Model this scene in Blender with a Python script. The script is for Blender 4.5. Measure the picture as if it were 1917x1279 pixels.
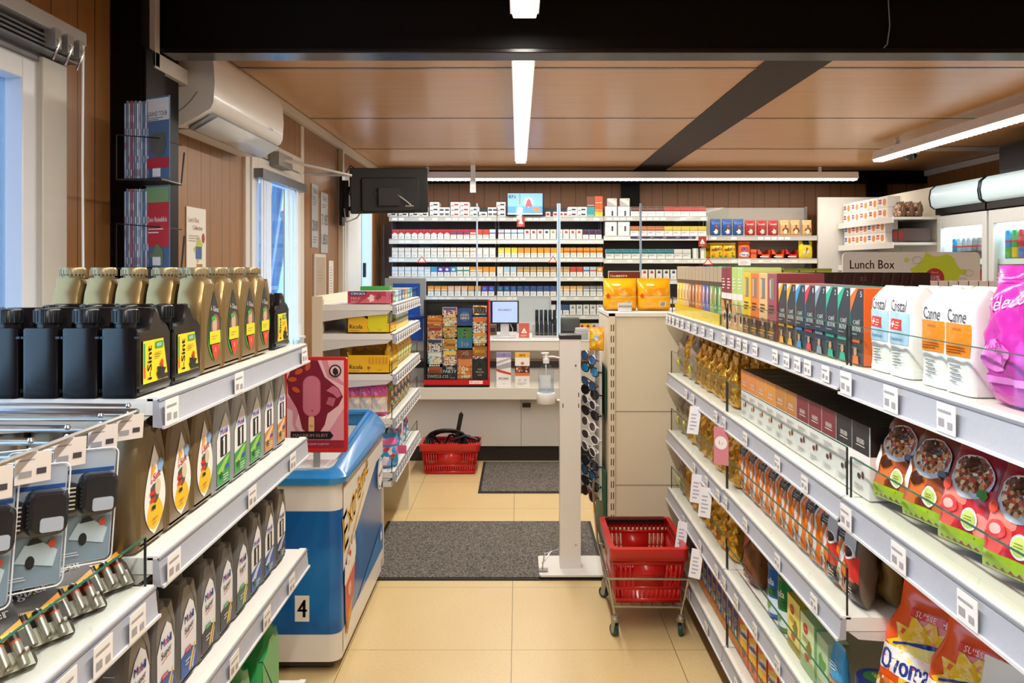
import bpy, bmesh, math, random
from mathutils import Vector, Matrix
for o in list(bpy.data.objects): bpy.data.objects.remove(o)
sc = bpy.context.scene
COL = sc.collection
PI = math.pi
H, F = 1.41, 1568.0            # eye height, focal length in pixels of the 1917 px wide frame
# ---------------- camera
cd = bpy.data.cameras.new('camera'); cam = bpy.data.objects.new('camera', cd); COL.objects.link(cam)
cam.location = (0, 0, H); cam.rotation_euler = (PI/2, 0, 0)
cd.sensor_width = 36; cd.lens = F/1917*36; cd.shift_x = -11.5/1917; cd.shift_y = -140.5/1917; cd.clip_start = .05
sc.camera = cam
# ---------------- view
sc.view_settings.view_transform = 'Standard'; sc.view_settings.look = 'None'
sc.view_settings.exposure = 1.0; sc.view_settings.gamma = 1; sc.view_settings.use_curve_mapping = False
# ---------------- world: pale daylight sky
w = bpy.data.worlds.new('world'); sc.world = w; w.use_nodes = True
nt = w.node_tree; nt.nodes['Background'].inputs[0].default_value = (.52, .74, 1, 1); nt.nodes['Background'].inputs[1].default_value = 2.0
# ---------------- big lamps of the shop (area lights under each strip luminaire)
def area(x, y, z, sx, sy, power, col=(1, .95, .86), rot=(0, 0, 0)):
    l = bpy.data.lights.new('strip_light', 'AREA'); l.shape = 'RECTANGLE'; l.size = sx; l.size_y = sy; l.energy = power; l.color = col
    o = bpy.data.objects.new('strip_light', l); COL.objects.link(o); o.location = (x, y, z); o.rotation_euler = rot; return o
LP = .17
area(.02, 4.62, 2.176, .07, 3.3, 138*LP)
area(.02, .8, 2.176, .07, 3.5, 155*LP)
area(2.66, 4.2, 2.176, .07, 3.9, 85*LP)
area(2.66, .3, 2.176, .07, 3.5, 36*LP)
area(.95, 7.12, 2.17, 4.1, .07, 100*LP)
# ================= helpers
def lin(h):
    if not isinstance(h, str): return tuple(h)
    r = [int(h[i:i+2], 16)/255 for i in (0, 2, 4)]
    return tuple((x/12.92 if x <= .04045 else ((x+.055)/1.055)**2.4) for x in r)
MC = {}
def c(h, rough=.5, metal=0, bump=0, bscale=60, emit=0, coat=0, var=.04):
    k = (h, rough, metal, bump, bscale, emit, coat)
    if k in MC: return MC[k]
    m = bpy.data.materials.new('paint_'+str(h)); m.use_nodes = True; t = m.node_tree; b = t.nodes['Principled BSDF']
    L = lin(h); b.inputs['Base Color'].default_value = (*L, 1); b.inputs['Roughness'].default_value = rough; b.inputs['Metallic'].default_value = metal
    if coat: b.inputs['Coat Weight'].default_value = coat; b.inputs['Coat Roughness'].default_value = .08
    if emit: b.inputs['Emission Color'].default_value = (*L, 1); b.inputs['Emission Strength'].default_value = emit
    if bump:
        tc = t.nodes.new('ShaderNodeTexCoord'); n = t.nodes.new('ShaderNodeTexNoise'); n.inputs['Scale'].default_value = bscale; n.inputs['Detail'].default_value = 3
        bp = t.nodes.new('ShaderNodeBump'); bp.inputs['Strength'].default_value = bump; bp.inputs['Distance'].default_value = .01
        t.links.new(tc.outputs['Object'], n.inputs['Vector']); t.links.new(n.outputs[0], bp.inputs['Height']); t.links.new(bp.outputs[0], b.inputs['Normal'])
    MC[k] = m; return m
def clear(name, col=(1, 1, 1), gl=.10, rough=.03):
    if name in MC: return MC[name]
    m = bpy.data.materials.new(name); m.use_nodes = True; t = m.node_tree; t.nodes.clear()
    o = t.nodes.new('ShaderNodeOutputMaterial'); mx = t.nodes.new('ShaderNodeMixShader'); tr = t.nodes.new('ShaderNodeBsdfTransparent'); g = t.nodes.new('ShaderNodeBsdfGlossy')
    fr = t.nodes.new('ShaderNodeLayerWeight'); fr.inputs[0].default_value = .25; ma = t.nodes.new('ShaderNodeMath'); ma.operation = 'MULTIPLY_ADD'; ma.inputs[1].default_value = .09; ma.inputs[2].default_value = gl*.1
    t.links.new(fr.outputs['Fresnel'], ma.inputs[0]); t.links.new(ma.outputs[0], mx.inputs[0]); ma.use_clamp = True
    tr.inputs[0].default_value = (*col, 1); g.inputs['Roughness'].default_value = rough
    t.links.new(tr.outputs[0], mx.inputs[1]); t.links.new(g.outputs[0], mx.inputs[2]); t.links.new(mx.outputs[0], o.inputs[0])
    MC[name] = m; return m
def pm(name, cols, scale=60, rough=.3, stretch=(1, 1, 1), bump=.15):
    """printed picture or mixed contents: patches of the given colours"""
    if name in MC: return MC[name]
    m = bpy.data.materials.new(name); m.use_nodes = True; t = m.node_tree; b = t.nodes['Principled BSDF']; N = t.nodes.new; L = t.links.new
    tc = N('ShaderNodeTexCoord'); mp = N('ShaderNodeMapping'); mp.inputs['Scale'].default_value = stretch; v = N('ShaderNodeTexVoronoi'); v.inputs['Scale'].default_value = scale
    ns = N('ShaderNodeTexNoise'); ns.inputs['Scale'].default_value = scale*.6; ad = N('ShaderNodeVectorMath'); ad.operation = 'MULTIPLY_ADD'; ad.inputs[1].default_value = (.6/scale,)*3
    L(tc.outputs['Object'], mp.inputs[0]); L(mp.outputs[0], ns.inputs['Vector']); L(ns.outputs['Color'], ad.inputs[0]); L(mp.outputs[0], ad.inputs[2]); L(ad.outputs[0], v.inputs['Vector'])
    sp = N('ShaderNodeSeparateColor'); cr = N('ShaderNodeValToRGB'); cr.color_ramp.interpolation = 'CONSTANT'; L(v.outputs['Color'], sp.inputs[0]); L(sp.outputs[0], cr.inputs[0])
    e = cr.color_ramp.elements; n = len(cols)
    while len(e) < n: e.new(.5)
    for i, h in enumerate(cols): e[i].position = i/n; e[i].color = (*lin(h), 1)
    L(cr.outputs[0], b.inputs['Base Color']); b.inputs['Roughness'].default_value = rough
    bp = N('ShaderNodeBump'); bp.inputs['Strength'].default_value = bump; bp.inputs['Distance'].default_value = .004; bp.invert = True; L(v.outputs['Distance'], bp.inputs['Height']); L(bp.outputs[0], b.inputs['Normal'])
    MC[name] = m; return m
def foil(m):
    """the same ink printed on crinkled shiny film"""
    k = ('foil', m.name)
    if k in MC: return MC[k]
    n = m.copy(); t = n.node_tree; b = t.nodes['Principled BSDF']; b.inputs['Roughness'].default_value = min(b.inputs['Roughness'].default_value, .27)
    if not b.inputs['Normal'].is_linked:
        tc = t.nodes.new('ShaderNodeTexCoord'); q = t.nodes.new('ShaderNodeTexNoise'); q.inputs['Scale'].default_value = 22; q.inputs['Detail'].default_value = 3; bp = t.nodes.new('ShaderNodeBump'); bp.inputs['Strength'].default_value = .55; bp.inputs['Distance'].default_value = .012
        t.links.new(tc.outputs['Object'], q.inputs['Vector']); t.links.new(q.outputs[0], bp.inputs['Height']); t.links.new(bp.outputs[0], b.inputs['Normal'])
    MC[k] = n; return n
ACR = clear('clear_acrylic', (.96, .98, .97)); GLS = clear('clear_glass', (.93, .97, .96)); GEDGE = c('2f6b5c', .2)
WHT = c('f0efeb', .45); CRM = c('e6d9bd', .45); LGR = c('c9cacd', .4); RAIL = c('adb0ba', .35, bump=.15, bscale=30); BLK = c('0b0b0c', .35); DGR = c('3a3b3d', .5)
CHR = c('c8c8c8', .22, 1); TAGW = c('f4f1ee', .5); TXG = c('a3a1a6', .6)
class MB:
    def __init__(s): s.v = []; s.f = []; s.m = []; s.s = []; s.mats = []
    def mi(s, m):
        if m not in s.mats: s.mats.append(m)
        return s.mats.index(m)
    def add(s, vs, fs, m, smooth=False):
        b = len(s.v); s.v += [tuple(v) for v in vs]; i = s.mi(m)
        for f in fs: s.f.append([b+k for k in f]); s.m.append(i); s.s.append(smooth)
        return s
    def box(s, x0, x1, y0, y1, z0, z1, m, ms=None):
        v = [(x, y, z) for z in (z0, z1) for y in (y0, y1) for x in (x0, x1)]
        fs = [(0, 2, 3, 1), (4, 5, 7, 6), (0, 1, 5, 4), (1, 3, 7, 5), (3, 2, 6, 7), (2, 0, 4, 6)]   # bottom top front right back left
        b = len(s.v); s.v += v
        for k, f in enumerate(fs):
            mm = (ms or {}).get('btfrkl'[k], m); s.f.append([b+q for q in f]); s.m.append(s.mi(mm)); s.s.append(False)
        return s
    def quad(s, a, b, cc, d, m): return s.add([a, b, cc, d], [(0, 1, 2, 3)], m)
    def tube(s, path, r, m, n=8, caps=True, closed=False):
        P = [Vector(p) for p in path]; N = len(P); rr = r if isinstance(r, (list, tuple)) else [r]*N; vs = []; fs = []
        up = None
        for i in range(N):
            a = P[i-1] if (i or closed) else P[0]; b = P[(i+1) % N] if (i < N-1 or closed) else P[-1]
            d = (b-a).normalized()
            if up is None: up = d.orthogonal().normalized()
            else:
                up = (up-d*up.dot(d)); up = up.normalized() if up.length > 1e-6 else d.orthogonal().normalized()
            sd = d.cross(up)
            for k in range(n):
                t = 2*PI*k/n; vs.append(P[i]+(up*math.cos(t)+sd*math.sin(t))*rr[i])
        for i in range(N if closed else N-1):
            for k in range(n):
                j = (i+1) % N; fs.append((i*n+k, i*n+(k+1) % n, j*n+(k+1) % n, j*n+k))
        s.add(vs, fs, m, True)
        if caps and not closed:
            s.add(vs[:n], [tuple(range(n))[::-1]], m); s.add(vs[-n:], [tuple(range(n))], m)
        return s
    def cyl(s, a, b, r, m, n=16, r2=None): return s.tube([a, b], [r, r if r2 is None else r2], m, n)
    def lathe(s, prof, ctr, m, n=20, axis='z'):
        vs = []; fs = []; cx, cy, cz = ctr
        for (r, z) in prof:
            for k in range(n):
                t = 2*PI*k/n; a, b = r*math.cos(t), r*math.sin(t)
                vs.append((cx+a, cy+b, cz+z) if axis == 'z' else ((cx+a, cy-z, cz+b) if axis == 'y' else (cx+z, cy+a, cz+b)))
        for i in range(len(prof)-1):
            for k in range(n): fs.append((i*n+k, i*n+(k+1) % n, (i+1)*n+(k+1) % n, (i+1)*n+k))
        s.add(vs, fs, m, True); s.add(vs[:n], [tuple(range(n))[::-1]], m); s.add(vs[-n:], [tuple(range(n))], m); return s
    def loft(s, secs, m, n=24, smooth=True, disp=None):
        # secs: (z, cx, cy, hx, hy, power)
        vs = []; fs = []
        for (z, cx, cy, hx, hy, p) in secs:
            for k in range(n):
                t = 2*PI*(k+.5)/n; ct, st = math.cos(t), math.sin(t)
                q = max((abs(ct)**p+abs(st)**p)**(-1/p), 0); x = cx+hx*ct*q; y = cy+hy*st*q
                if disp: y += disp(x, z)*(-1 if y < cy else 1)
                vs.append((x, y, z))
        for i in range(len(secs)-1):
            for k in range(n): fs.append((i*n+k, i*n+(k+1) % n, (i+1)*n+(k+1) % n, (i+1)*n+k))
        s.add(vs, fs, m, smooth); s.add(vs[:n], [tuple(range(n))[::-1]], m); s.add(vs[-n:], [tuple(range(n))], m); return s
    def prism(s, pts, t0, t1, m, axis='y', r=0, mface=None):
        # outline in a plane, extruded along axis between t0 and t1, edge rounded by r
        def P3(a, b, t): return {'y': (a, t, b), 'x': (t, a, b), 'z': (a, b, t)}[axis]
        n = len(pts); A = sum(pts[i][0]*pts[(i+1) % n][1]-pts[(i+1) % n][0]*pts[i][1] for i in range(n)); q = list(pts) if A > 0 else list(pts)[::-1]
        def inset(d):
            o = []
            for i in range(n):
                a = Vector(q[i-1]); b = Vector(q[i]); e = Vector(q[(i+1) % n]); d1 = (b-a).normalized(); d2 = (e-b).normalized()
                n1 = Vector((-d1.y, d1.x)); n2 = Vector((-d2.y, d2.x)); k = (n1+n2); L = max(k.length_squared, .6); o.append(tuple(b+k*(2*d/L)))
            return o
        rings = [(t0, q), (t1, q)] if not r else [(t0, inset(r)), (t0+r*.3, inset(r*.3)), (t0+r, q), (t1-r, q), (t1-r*.3, inset(r*.3)), (t1, inset(r))]
        vs = []; fs = []
        for t, pp in rings: vs += [P3(a, b, t) for a, b in pp]
        for i in range(len(rings)-1):
            for k in range(n):
                f = (i*n+k, i*n+(k+1) % n, (i+1)*n+(k+1) % n, (i+1)*n+k); fs.append(f if axis != 'y' else f[::-1])
        s.add(vs, fs, m, bool(r))
        a = tuple(range(n)); s.add(vs[:n], [a[::-1] if axis != 'y' else a], mface or m); s.add(vs[-n:], [a if axis != 'y' else a[::-1]], m); return s
    def build(s, name, parent=None, loc=None, rz=0, bevel=0, seg=2, smooth_all=False):
        me = bpy.data.meshes.new(name); me.from_pydata(s.v, [], s.f)
        for m in s.mats: me.materials.append(m)
        me.polygons.foreach_set('material_index', s.m); me.polygons.foreach_set('use_smooth', [x or smooth_all for x in s.s]); me.update()
        me.set_sharp_from_angle(angle=.75)
        o = bpy.data.objects.new(name, me); COL.objects.link(o); o.parent = parent
        if loc is not None: o.location = loc
        o.rotation_euler.z = rz
        if bevel:
            b = o.modifiers.new('bevel', 'BEVEL'); b.width = bevel; b.segments = seg; b.limit_method = 'ANGLE'; b.angle_limit = .7
        return o
def rrect(x0, x1, y0, y1, r, n=4):
    o = []
    for cx, cy, a in ((x1-r, y1-r, 0), (x0+r, y1-r, 90), (x0+r, y0+r, 180), (x1-r, y0+r, 270)):
        for k in range(n+1): t = math.radians(a+90*k/n); o.append((cx+r*math.cos(t), cy+r*math.sin(t)))
    return o
GC = {}
def glyph(txt):
    if txt in GC: return GC[txt]
    cu = bpy.data.curves.new('t', 'FONT'); cu.body = txt; cu.resolution_u = 2; cu.size = 1
    o = bpy.data.objects.new('t', cu); COL.objects.link(o); dg = bpy.context.evaluated_depsgraph_get(); dg.update()
    me = bpy.data.meshes.new_from_object(o.evaluated_get(dg)); vs = [(v.co.x, v.co.y) for v in me.vertices]; fs = [tuple(p.vertices) for p in me.polygons]
    bpy.data.objects.remove(o); bpy.data.curves.remove(cu); bpy.data.meshes.remove(me)
    if not vs: vs = [(0, 0)]
    x0 = min(v[0] for v in vs); x1 = max(v[0] for v in vs); y0 = min(v[1] for v in vs); y1 = max(v[1] for v in vs)
    W = max(x1-x0, 1e-6); Hh = max(y1-y0, 1e-6)
    GC[txt] = ([((x-x0)/W-.5, (y-y0)/Hh-.5) for x, y in vs], fs, W/Hh); return GC[txt]
class Art:
    """flat decoration laid on a face; fn(u, v, h) gives the 3D point, h is the height above the face"""
    def __init__(s, mb, fn, h0=.0004, dh=.00025): s.mb = mb; s.fn = fn; s.h = h0; s.dh = dh
    fine = 0
    def _e(s, uv, fs, m):
        if s.fine: m = foil(m)
        if s.fine:                       # curved body: cut big faces small so that they follow it
            out = []; st = [(uv[f[0]], uv[f[i]], uv[f[i+1]]) for f in fs for i in range(1, len(f)-1)]
            while st:
                t = st.pop(); e = [math.dist(t[i], t[(i+1) % 3]) for i in range(3)]; k = e.index(max(e))
                if e[k] > s.fine: a, b, q = t[k], t[(k+1) % 3], t[(k+2) % 3]; mm = ((a[0]+b[0])/2, (a[1]+b[1])/2); st += [(a, mm, q), (mm, b, q)]
                else: out.append(t)
            ix = {}; nf = []
            for t in out: nf.append(tuple(ix.setdefault((round(p[0], 6), round(p[1], 6)), len(ix)) for p in t))
            uv = list(ix); fs = nf
        s.mb.add([s.fn(u, v, s.h) for u, v in uv], fs, m); s.h += s.dh; return s
    def rect(s, u0, v0, u1, v1, m, nu=1, nv=1):
        uv = [(u0+(u1-u0)*i/nu, v0+(v1-v0)*j/nv) for j in range(nv+1) for i in range(nu+1)]
        return s._e(uv, [(j*(nu+1)+i, j*(nu+1)+i+1, (j+1)*(nu+1)+i+1, (j+1)*(nu+1)+i) for j in range(nv) for i in range(nu)], m)
    def poly(s, pts, m): return s._e(pts, [tuple(range(len(pts)))], m)
    def ell(s, cu, cv, ru, rv, m, n=18):
        return s._e([(cu, cv)]+[(cu+ru*math.cos(2*PI*k/n), cv+rv*math.sin(2*PI*k/n)) for k in range(n)], [(0, 1+k, 1+(k+1) % n) for k in range(n)], m)
    def blob(s, cu, cv, r, m, seed=0, n=14, k=.35, asp=1):
        R = random.Random(seed); pr = [r*(1-k+2*k*R.random()) for _ in range(n)]
        return s._e([(cu, cv)]+[(cu+pr[i]*math.cos(2*PI*i/n), cv+pr[i]*asp*math.sin(2*PI*i/n)) for i in range(n)], [(0, 1+i, 1+(i+1) % n) for i in range(n)], m)
    def text(s, t, cu, cv, h, m, w=None, rot=0, bold=0):
        vs, fs, asp = glyph(t); W = w or h*asp; a = math.radians(rot); ca, sa = math.cos(a), math.sin(a)
        offs = [0] if not bold else [-bold, bold]
        for d in offs:
            s.mb.add([s.fn(cu+(x*W+d)*ca-y*h*sa, cv+(x*W+d)*sa+y*h*ca, s.h) for x, y in vs], fs, m)
        s.h += s.dh; return s
    def lines(s, u0, u1, v0, v1, n, m, t=.35, seed=1):
        R = random.Random(seed); vs = []; fs = []; dv = (v1-v0)/n
        for i in range(n):
            e = u0+(u1-u0)*(.6+.4*R.random()); a = v0+dv*i; b = a+dv*t; k = len(vs); vs += [(u0, a), (e, a), (e, b), (u0, b)]; fs.append((k, k+1, k+2, k+3))
        return s._e(vs, fs, m)
    def spots(s, u0, v0, u1, v1, n, r, ms, seed=0):
        R = random.Random(seed)
        for i in range(n): s.blob(R.uniform(u0, u1), R.uniform(v0, v1), r*R.uniform(.6, 1.2), R.choice(ms), seed+i, 7); s.h -= s.dh*.8
        s.h += s.dh; return s
def front(mb, y=0, **k): return Art(mb, lambda u, v, h: (u, y-h, v), **k)
def sideR(mb, x, **k): return Art(mb, lambda u, v, h: (x+h, u, v), **k)
def sideL(mb, x, d=.12, **k): return Art(mb, lambda u, v, h: (x-h, d-u, v), **k)
def topf(mb, z, **k): return Art(mb, lambda u, v, h: (u, v, z+h), **k)
def surf(secs, disp=None):
    def S(u, v):
        v = min(max(v, secs[0][0]), secs[-1][0])
        for a, b in zip(secs, secs[1:]):
            if v <= b[0]: break
        t = (v-a[0])/max(b[0]-a[0], 1e-9); _, cx, cy, hx, hy, p = [a[i]+(b[i]-a[i])*t for i in range(6)]
        q = min(abs(u-cx)/hx, .999); return cy-hy*(1-q**p)**(1/p)-(disp(u, v) if disp else 0)
    return S
def onloft(mb, secs, disp=None, h0=.0012, dh=.00035):
    S = surf(secs, disp); a = Art(mb, lambda u, v, h: (u, S(u, v)-h, v), h0=h0, dh=dh); a.fine = .014; return a
def empty(name, loc=(0, 0, 0), rz=0):
    o = bpy.data.objects.new(name, None); COL.objects.link(o); o.location = loc; o.rotation_euler.z = rz; o.empty_display_size = .05; return o
def tag(o, label, cat, group=None, kind=None):
    o['label'] = label; o['category'] = cat
    if group: o['group'] = group
    if kind: o['kind'] = kind
    return o
def struct(o, label=None):
    o['kind'] = 'structure'
    if label: o['label'] = label
    return o
KIDS = {}
def dup(o, parent=None):
    n = o.copy(); COL.objects.link(n); n.parent = parent
    for ch in o.children: dup(ch, n)
    return n
PROTO = {}
def place(key, builder, loc, rz, label, cat, group=None, tilt=0, roll=0, scale=None):
    """first use builds the thing, later uses copy it with all its parts"""
    if key in PROTO: o = dup(PROTO[key])
    else: o = builder(); PROTO[key] = o
    for k in ('group',):
        if k in o: del o[k]
    o.location = (loc[0], loc[1], loc[2]+(.065*math.sin(-tilt) if tilt < 0 else 0)+abs(roll)*.085); o.rotation_euler = (tilt, roll, rz)
    if scale: o.scale = scale
    tag(o, label, cat, group); return o
ORD = ['first', 'second', 'third', 'fourth', 'fifth', 'sixth', 'seventh', 'eighth', 'ninth', 'tenth', 'eleventh', 'twelfth', 'thirteenth', 'fourteenth', 'fifteenth', 'sixteenth', 'seventeenth', 'eighteenth', 'nineteenth', 'twentieth']
def W(px, py, Y): return Vector(((px-970)*Y/F, Y, H-(py-499)*Y/F))
# ================= setting materials
def nodes(name):
    m = bpy.data.materials.new(name); m.use_nodes = True; t = m.node_tree; return m, t, t.nodes['Principled BSDF'], t.nodes.new, t.links.new
def plank_mat(name, ax, base, dark, rough=.42):
    m, t, b, N, L = nodes(name)
    tc = N('ShaderNodeTexCoord'); sp = N('ShaderNodeSeparateXYZ'); L(tc.outputs['Object'], sp.inputs[0])
    def groove(per, off, wd):
        a = N('ShaderNodeMath'); a.operation = 'ADD'; a.inputs[1].default_value = 20+off; L(sp.outputs[ax], a.inputs[0])
        q = N('ShaderNodeMath'); q.operation = 'MODULO'; q.inputs[1].default_value = per; L(a.outputs[0], q.inputs[0])
        l = N('ShaderNodeMath'); l.operation = 'LESS_THAN'; l.inputs[1].default_value = wd; L(q.outputs[0], l.inputs[0]); return l
    g1 = groove(.24, .0, .004); g2 = groove(.24, .1, .004)
    mx = N('ShaderNodeMath'); mx.operation = 'MAXIMUM'; L(g1.outputs[0], mx.inputs[0]); L(g2.outputs[0], mx.inputs[1])
    mp = N('ShaderNodeMapping'); mp.inputs['Scale'].default_value = (70, 70, 2.5); L(tc.outputs['Object'], mp.inputs[0])
    n = N('ShaderNodeTexNoise'); n.inputs['Scale'].default_value = 1; n.inputs['Detail'].default_value = 5; L(mp.outputs[0], n.inputs['Vector'])
    r = N('ShaderNodeMix'); r.data_type = 'RGBA'; r.inputs[6].default_value = (*lin(base), 1); r.inputs[7].default_value = (*lin(dark), 1); L(n.outputs[0], r.inputs[0])
    r2 = N('ShaderNodeMix'); r2.data_type = 'RGBA'; L(r.outputs[2], r2.inputs[6]); r2.inputs[7].default_value = (*lin('2a1c10'), 1); L(mx.outputs[0], r2.inputs[0])
    L(r2.outputs[2], b.inputs['Base Color']); b.inputs['Roughness'].default_value = rough
    bp = N('ShaderNodeBump'); bp.inputs['Strength'].default_value = .6; bp.inputs['Distance'].default_value = .004; bp.invert = True; L(mx.outputs[0], bp.inputs['Height']); L(bp.outputs[0], b.inputs['Normal'])
    return m
PLY = plank_mat('oak_planks', 1, 'a0703d', '8a5d31'); PLX = plank_mat('oak_planks_back', 0, '8f613c', '774e2e')  # back planks darker: the shade of the unlit wall is in their colour
def ceil_mat():
    m, t, b, N, L = nodes('wood_laminate_ceiling')
    tc = N('ShaderNodeTexCoord'); mp = N('ShaderNodeMapping'); mp.inputs['Scale'].default_value = (2.2, 60, 1); L(tc.outputs['Object'], mp.inputs[0])
    n = N('ShaderNodeTexNoise'); n.inputs['Scale'].default_value = 1; n.inputs['Detail'].default_value = 5; L(mp.outputs[0], n.inputs['Vector'])
    r = N('ShaderNodeMix'); r.data_type = 'RGBA'; r.inputs[6].default_value = (*lin('dcab7c'), 1); r.inputs[7].default_value = (*lin('c99664'), 1); L(n.outputs[0], r.inputs[0])
    L(r.outputs[2], b.inputs['Base Color']); b.inputs['Roughness'].default_value = .27; return m
CEIL = ceil_mat()
def floor_mat():
    m, t, b, N, L = nodes('vinyl_floor_tiles')
    tc = N('ShaderNodeTexCoord'); sp = N('ShaderNodeSeparateXYZ'); L(tc.outputs['Object'], sp.inputs[0]); gs = []
    for ax, off in ((0, .024), (1, -.079)):
        a = N('ShaderNodeMath'); a.operation = 'ADD'; a.inputs[1].default_value = 24+off+.0012; L(sp.outputs[ax], a.inputs[0])
        q = N('ShaderNodeMath'); q.operation = 'MODULO'; q.inputs[1].default_value = .6; L(a.outputs[0], q.inputs[0])
        l = N('ShaderNodeMath'); l.operation = 'LESS_THAN'; l.inputs[1].default_value = .0024; L(q.outputs[0], l.inputs[0]); gs.append(l)
    mx = N('ShaderNodeMath'); mx.operation = 'MAXIMUM'; L(gs[0].outputs[0], mx.inputs[0]); L(gs[1].outputs[0], mx.inputs[1])
    n1 = N('ShaderNodeTexNoise'); n1.inputs['Scale'].default_value = 2.2; n1.inputs['Detail'].default_value = 6; L(tc.outputs['Object'], n1.inputs['Vector'])
    n2 = N('ShaderNodeTexNoise'); n2.inputs['Scale'].default_value = 90; n2.inputs['Detail'].default_value = 3; L(tc.outputs['Object'], n2.inputs['Vector'])
    v = N('ShaderNodeTexVoronoi'); v.inputs['Scale'].default_value = 26; L(tc.outputs['Object'], v.inputs['Vector'])
    vl = N('ShaderNodeMath'); vl.operation = 'LESS_THAN'; vl.inputs[1].default_value = .07; L(v.outputs['Distance'], vl.inputs[0])
    vm = N('ShaderNodeMath'); vm.operation = 'MULTIPLY'; vm.inputs[1].default_value = .35; L(vl.outputs[0], vm.inputs[0])
    def mix(fac, a, bb, sa=None, k=None):
        r = N('ShaderNodeMix'); r.data_type = 'RGBA'
        if sa: L(sa, r.inputs[6])
        else: r.inputs[6].default_value = (*lin(a), 1)
        r.inputs[7].default_value = (*lin(bb), 1); L(fac, r.inputs[0]); return r.outputs[2]
    a = mix(n1.outputs[0], 'e4cb98', 'd4b982'); rp = N('ShaderNodeMapRange'); rp.inputs[1].default_value = .45; rp.inputs[2].default_value = .75; rp.inputs[4].default_value = .5; L(n2.outputs[0], rp.inputs[0])
    a = mix(rp.outputs[0], '', 'cbb489', a); a = mix(vm.outputs[0], '', 'b08a50', a); a = mix(mx.outputs[0], '', '6b5636', a)
    L(a, b.inputs['Base Color']); b.inputs['Roughness'].default_value = .33
    return m
FLR = floor_mat()
def mat_mat():
    m, t, b, N, L = nodes('ribbed_carpet')
    tc = N('ShaderNodeTexCoord'); n = N('ShaderNodeTexNoise'); n.inputs['Scale'].default_value = 140; n.inputs['Detail'].default_value = 4; L(tc.outputs['Object'], n.inputs['Vector'])
    rp = N('ShaderNodeMapRange'); rp.inputs[1].default_value = .38; rp.inputs[2].default_value = .68; L(n.outputs[0], rp.inputs[0])
    r = N('ShaderNodeMix'); r.data_type = 'RGBA'; r.inputs[6].default_value = (*lin('34302d'), 1); r.inputs[7].default_value = (*lin('8b847c'), 1); L(rp.outputs[0], r.inputs[0]); L(r.outputs[2], b.inputs['Base Color']); b.inputs['Roughness'].default_value = .95
    bp = N('ShaderNodeBump'); bp.inputs['Strength'].default_value = .5; bp.inputs['Distance'].default_value = .004; L(n.outputs[0], bp.inputs['Height']); L(bp.outputs[0], b.inputs['Normal']); return m
CARP = mat_mat()
STEEL = c('0c0807', .42, bump=.05, bscale=8); STEEL.node_tree.nodes['Principled BSDF'].inputs['Specular IOR Level'].default_value = .12; FRW = c('d9dce0', .35); TRM = c('d8cdbd', .45)
XL, XR, YB, YF, ZC = -1.295, 3.83, 7.9, -1.6, 2.31
# ================= room shell
mb = MB(); mb.box(XL-.1, XR+.1, YF-.1, YB+.1, -.06, 0, FLR); struct(mb.build('floor'))
mb = MB(); mb.box(XL-.1, XR+.1, YF-.1, YB+.1, ZC, ZC+.08, CEIL); struct(mb.build('ceiling'))
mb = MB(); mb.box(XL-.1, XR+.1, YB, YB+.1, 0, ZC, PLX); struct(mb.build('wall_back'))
mb = MB(); mb.box(XR, XR+.1, YF, YB, 0, ZC, PLY); struct(mb.build('wall_right'))
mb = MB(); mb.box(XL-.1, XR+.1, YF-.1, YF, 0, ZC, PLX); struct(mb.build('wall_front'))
# left wall with openings: near sliding window, glazed door, far window
OP = [(-.4, 2.26, .35, 2.0), (4.0, 4.98, 0, 1.98), (6.2, 7.35, .9, 2.0)]
mb = MB(); y = YF
for (a, b, z0, z1) in OP:
    mb.box(XL-.1, XL, y, a, 0, ZC, PLY); mb.box(XL-.1, XL, a, b, z1, ZC, PLY)
    if z0: mb.box(XL-.1, XL, a, b, 0, z0, PLY)
    y = b
mb.box(XL-.1, XL, y, YB, 0, ZC, PLY); struct(mb.build('wall_left'))
# ceiling seams, trims
SEAM = c('9a8f80', .25, .6)
for i, y in enumerate((1.2, 2.5, 3.8, 5.09, 6.41)):
    mb = MB(); mb.box(XL, XR, y-.012, y+.012, ZC-.003, ZC-.0002, SEAM); struct(mb.build('trim_%d' % (i+1)))
mb = MB(); mb.box(XL+.001, XL+.03, 2.92, YB-.12, ZC-.055, ZC-.004, TRM); struct(mb.build('trim_6'))
mb = MB(); mb.box(XR-.03, XR-.001, 2.9, YB, ZC-.055, ZC-.004, TRM); struct(mb.build('trim_7'))
mb = MB(); mb.box(XL, XR, YB-.06, YB-.001, 2.19, ZC-.004, STEEL); struct(mb.build('trim_8'))
DKW = c('2b1d15', .5, bump=.1, bscale=20); DKW.node_tree.nodes['Principled BSDF'].inputs['Specular IOR Level'].default_value = .2
mb = MB(); mb.box(1.08, 1.37, 2.87, YB-.07, ZC-.004, ZC-.0005, DKW); struct(mb.build('trim_9'))
for i, (x0, x1) in enumerate(((.97, 1.14), (3.28, 3.46))):
    mb = MB(); mb.box(x0, x1, YB-.05, YB-.001, 0, 2.19, STEEL); struct(mb.build('trim_%d' % (10+i)))
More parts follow.
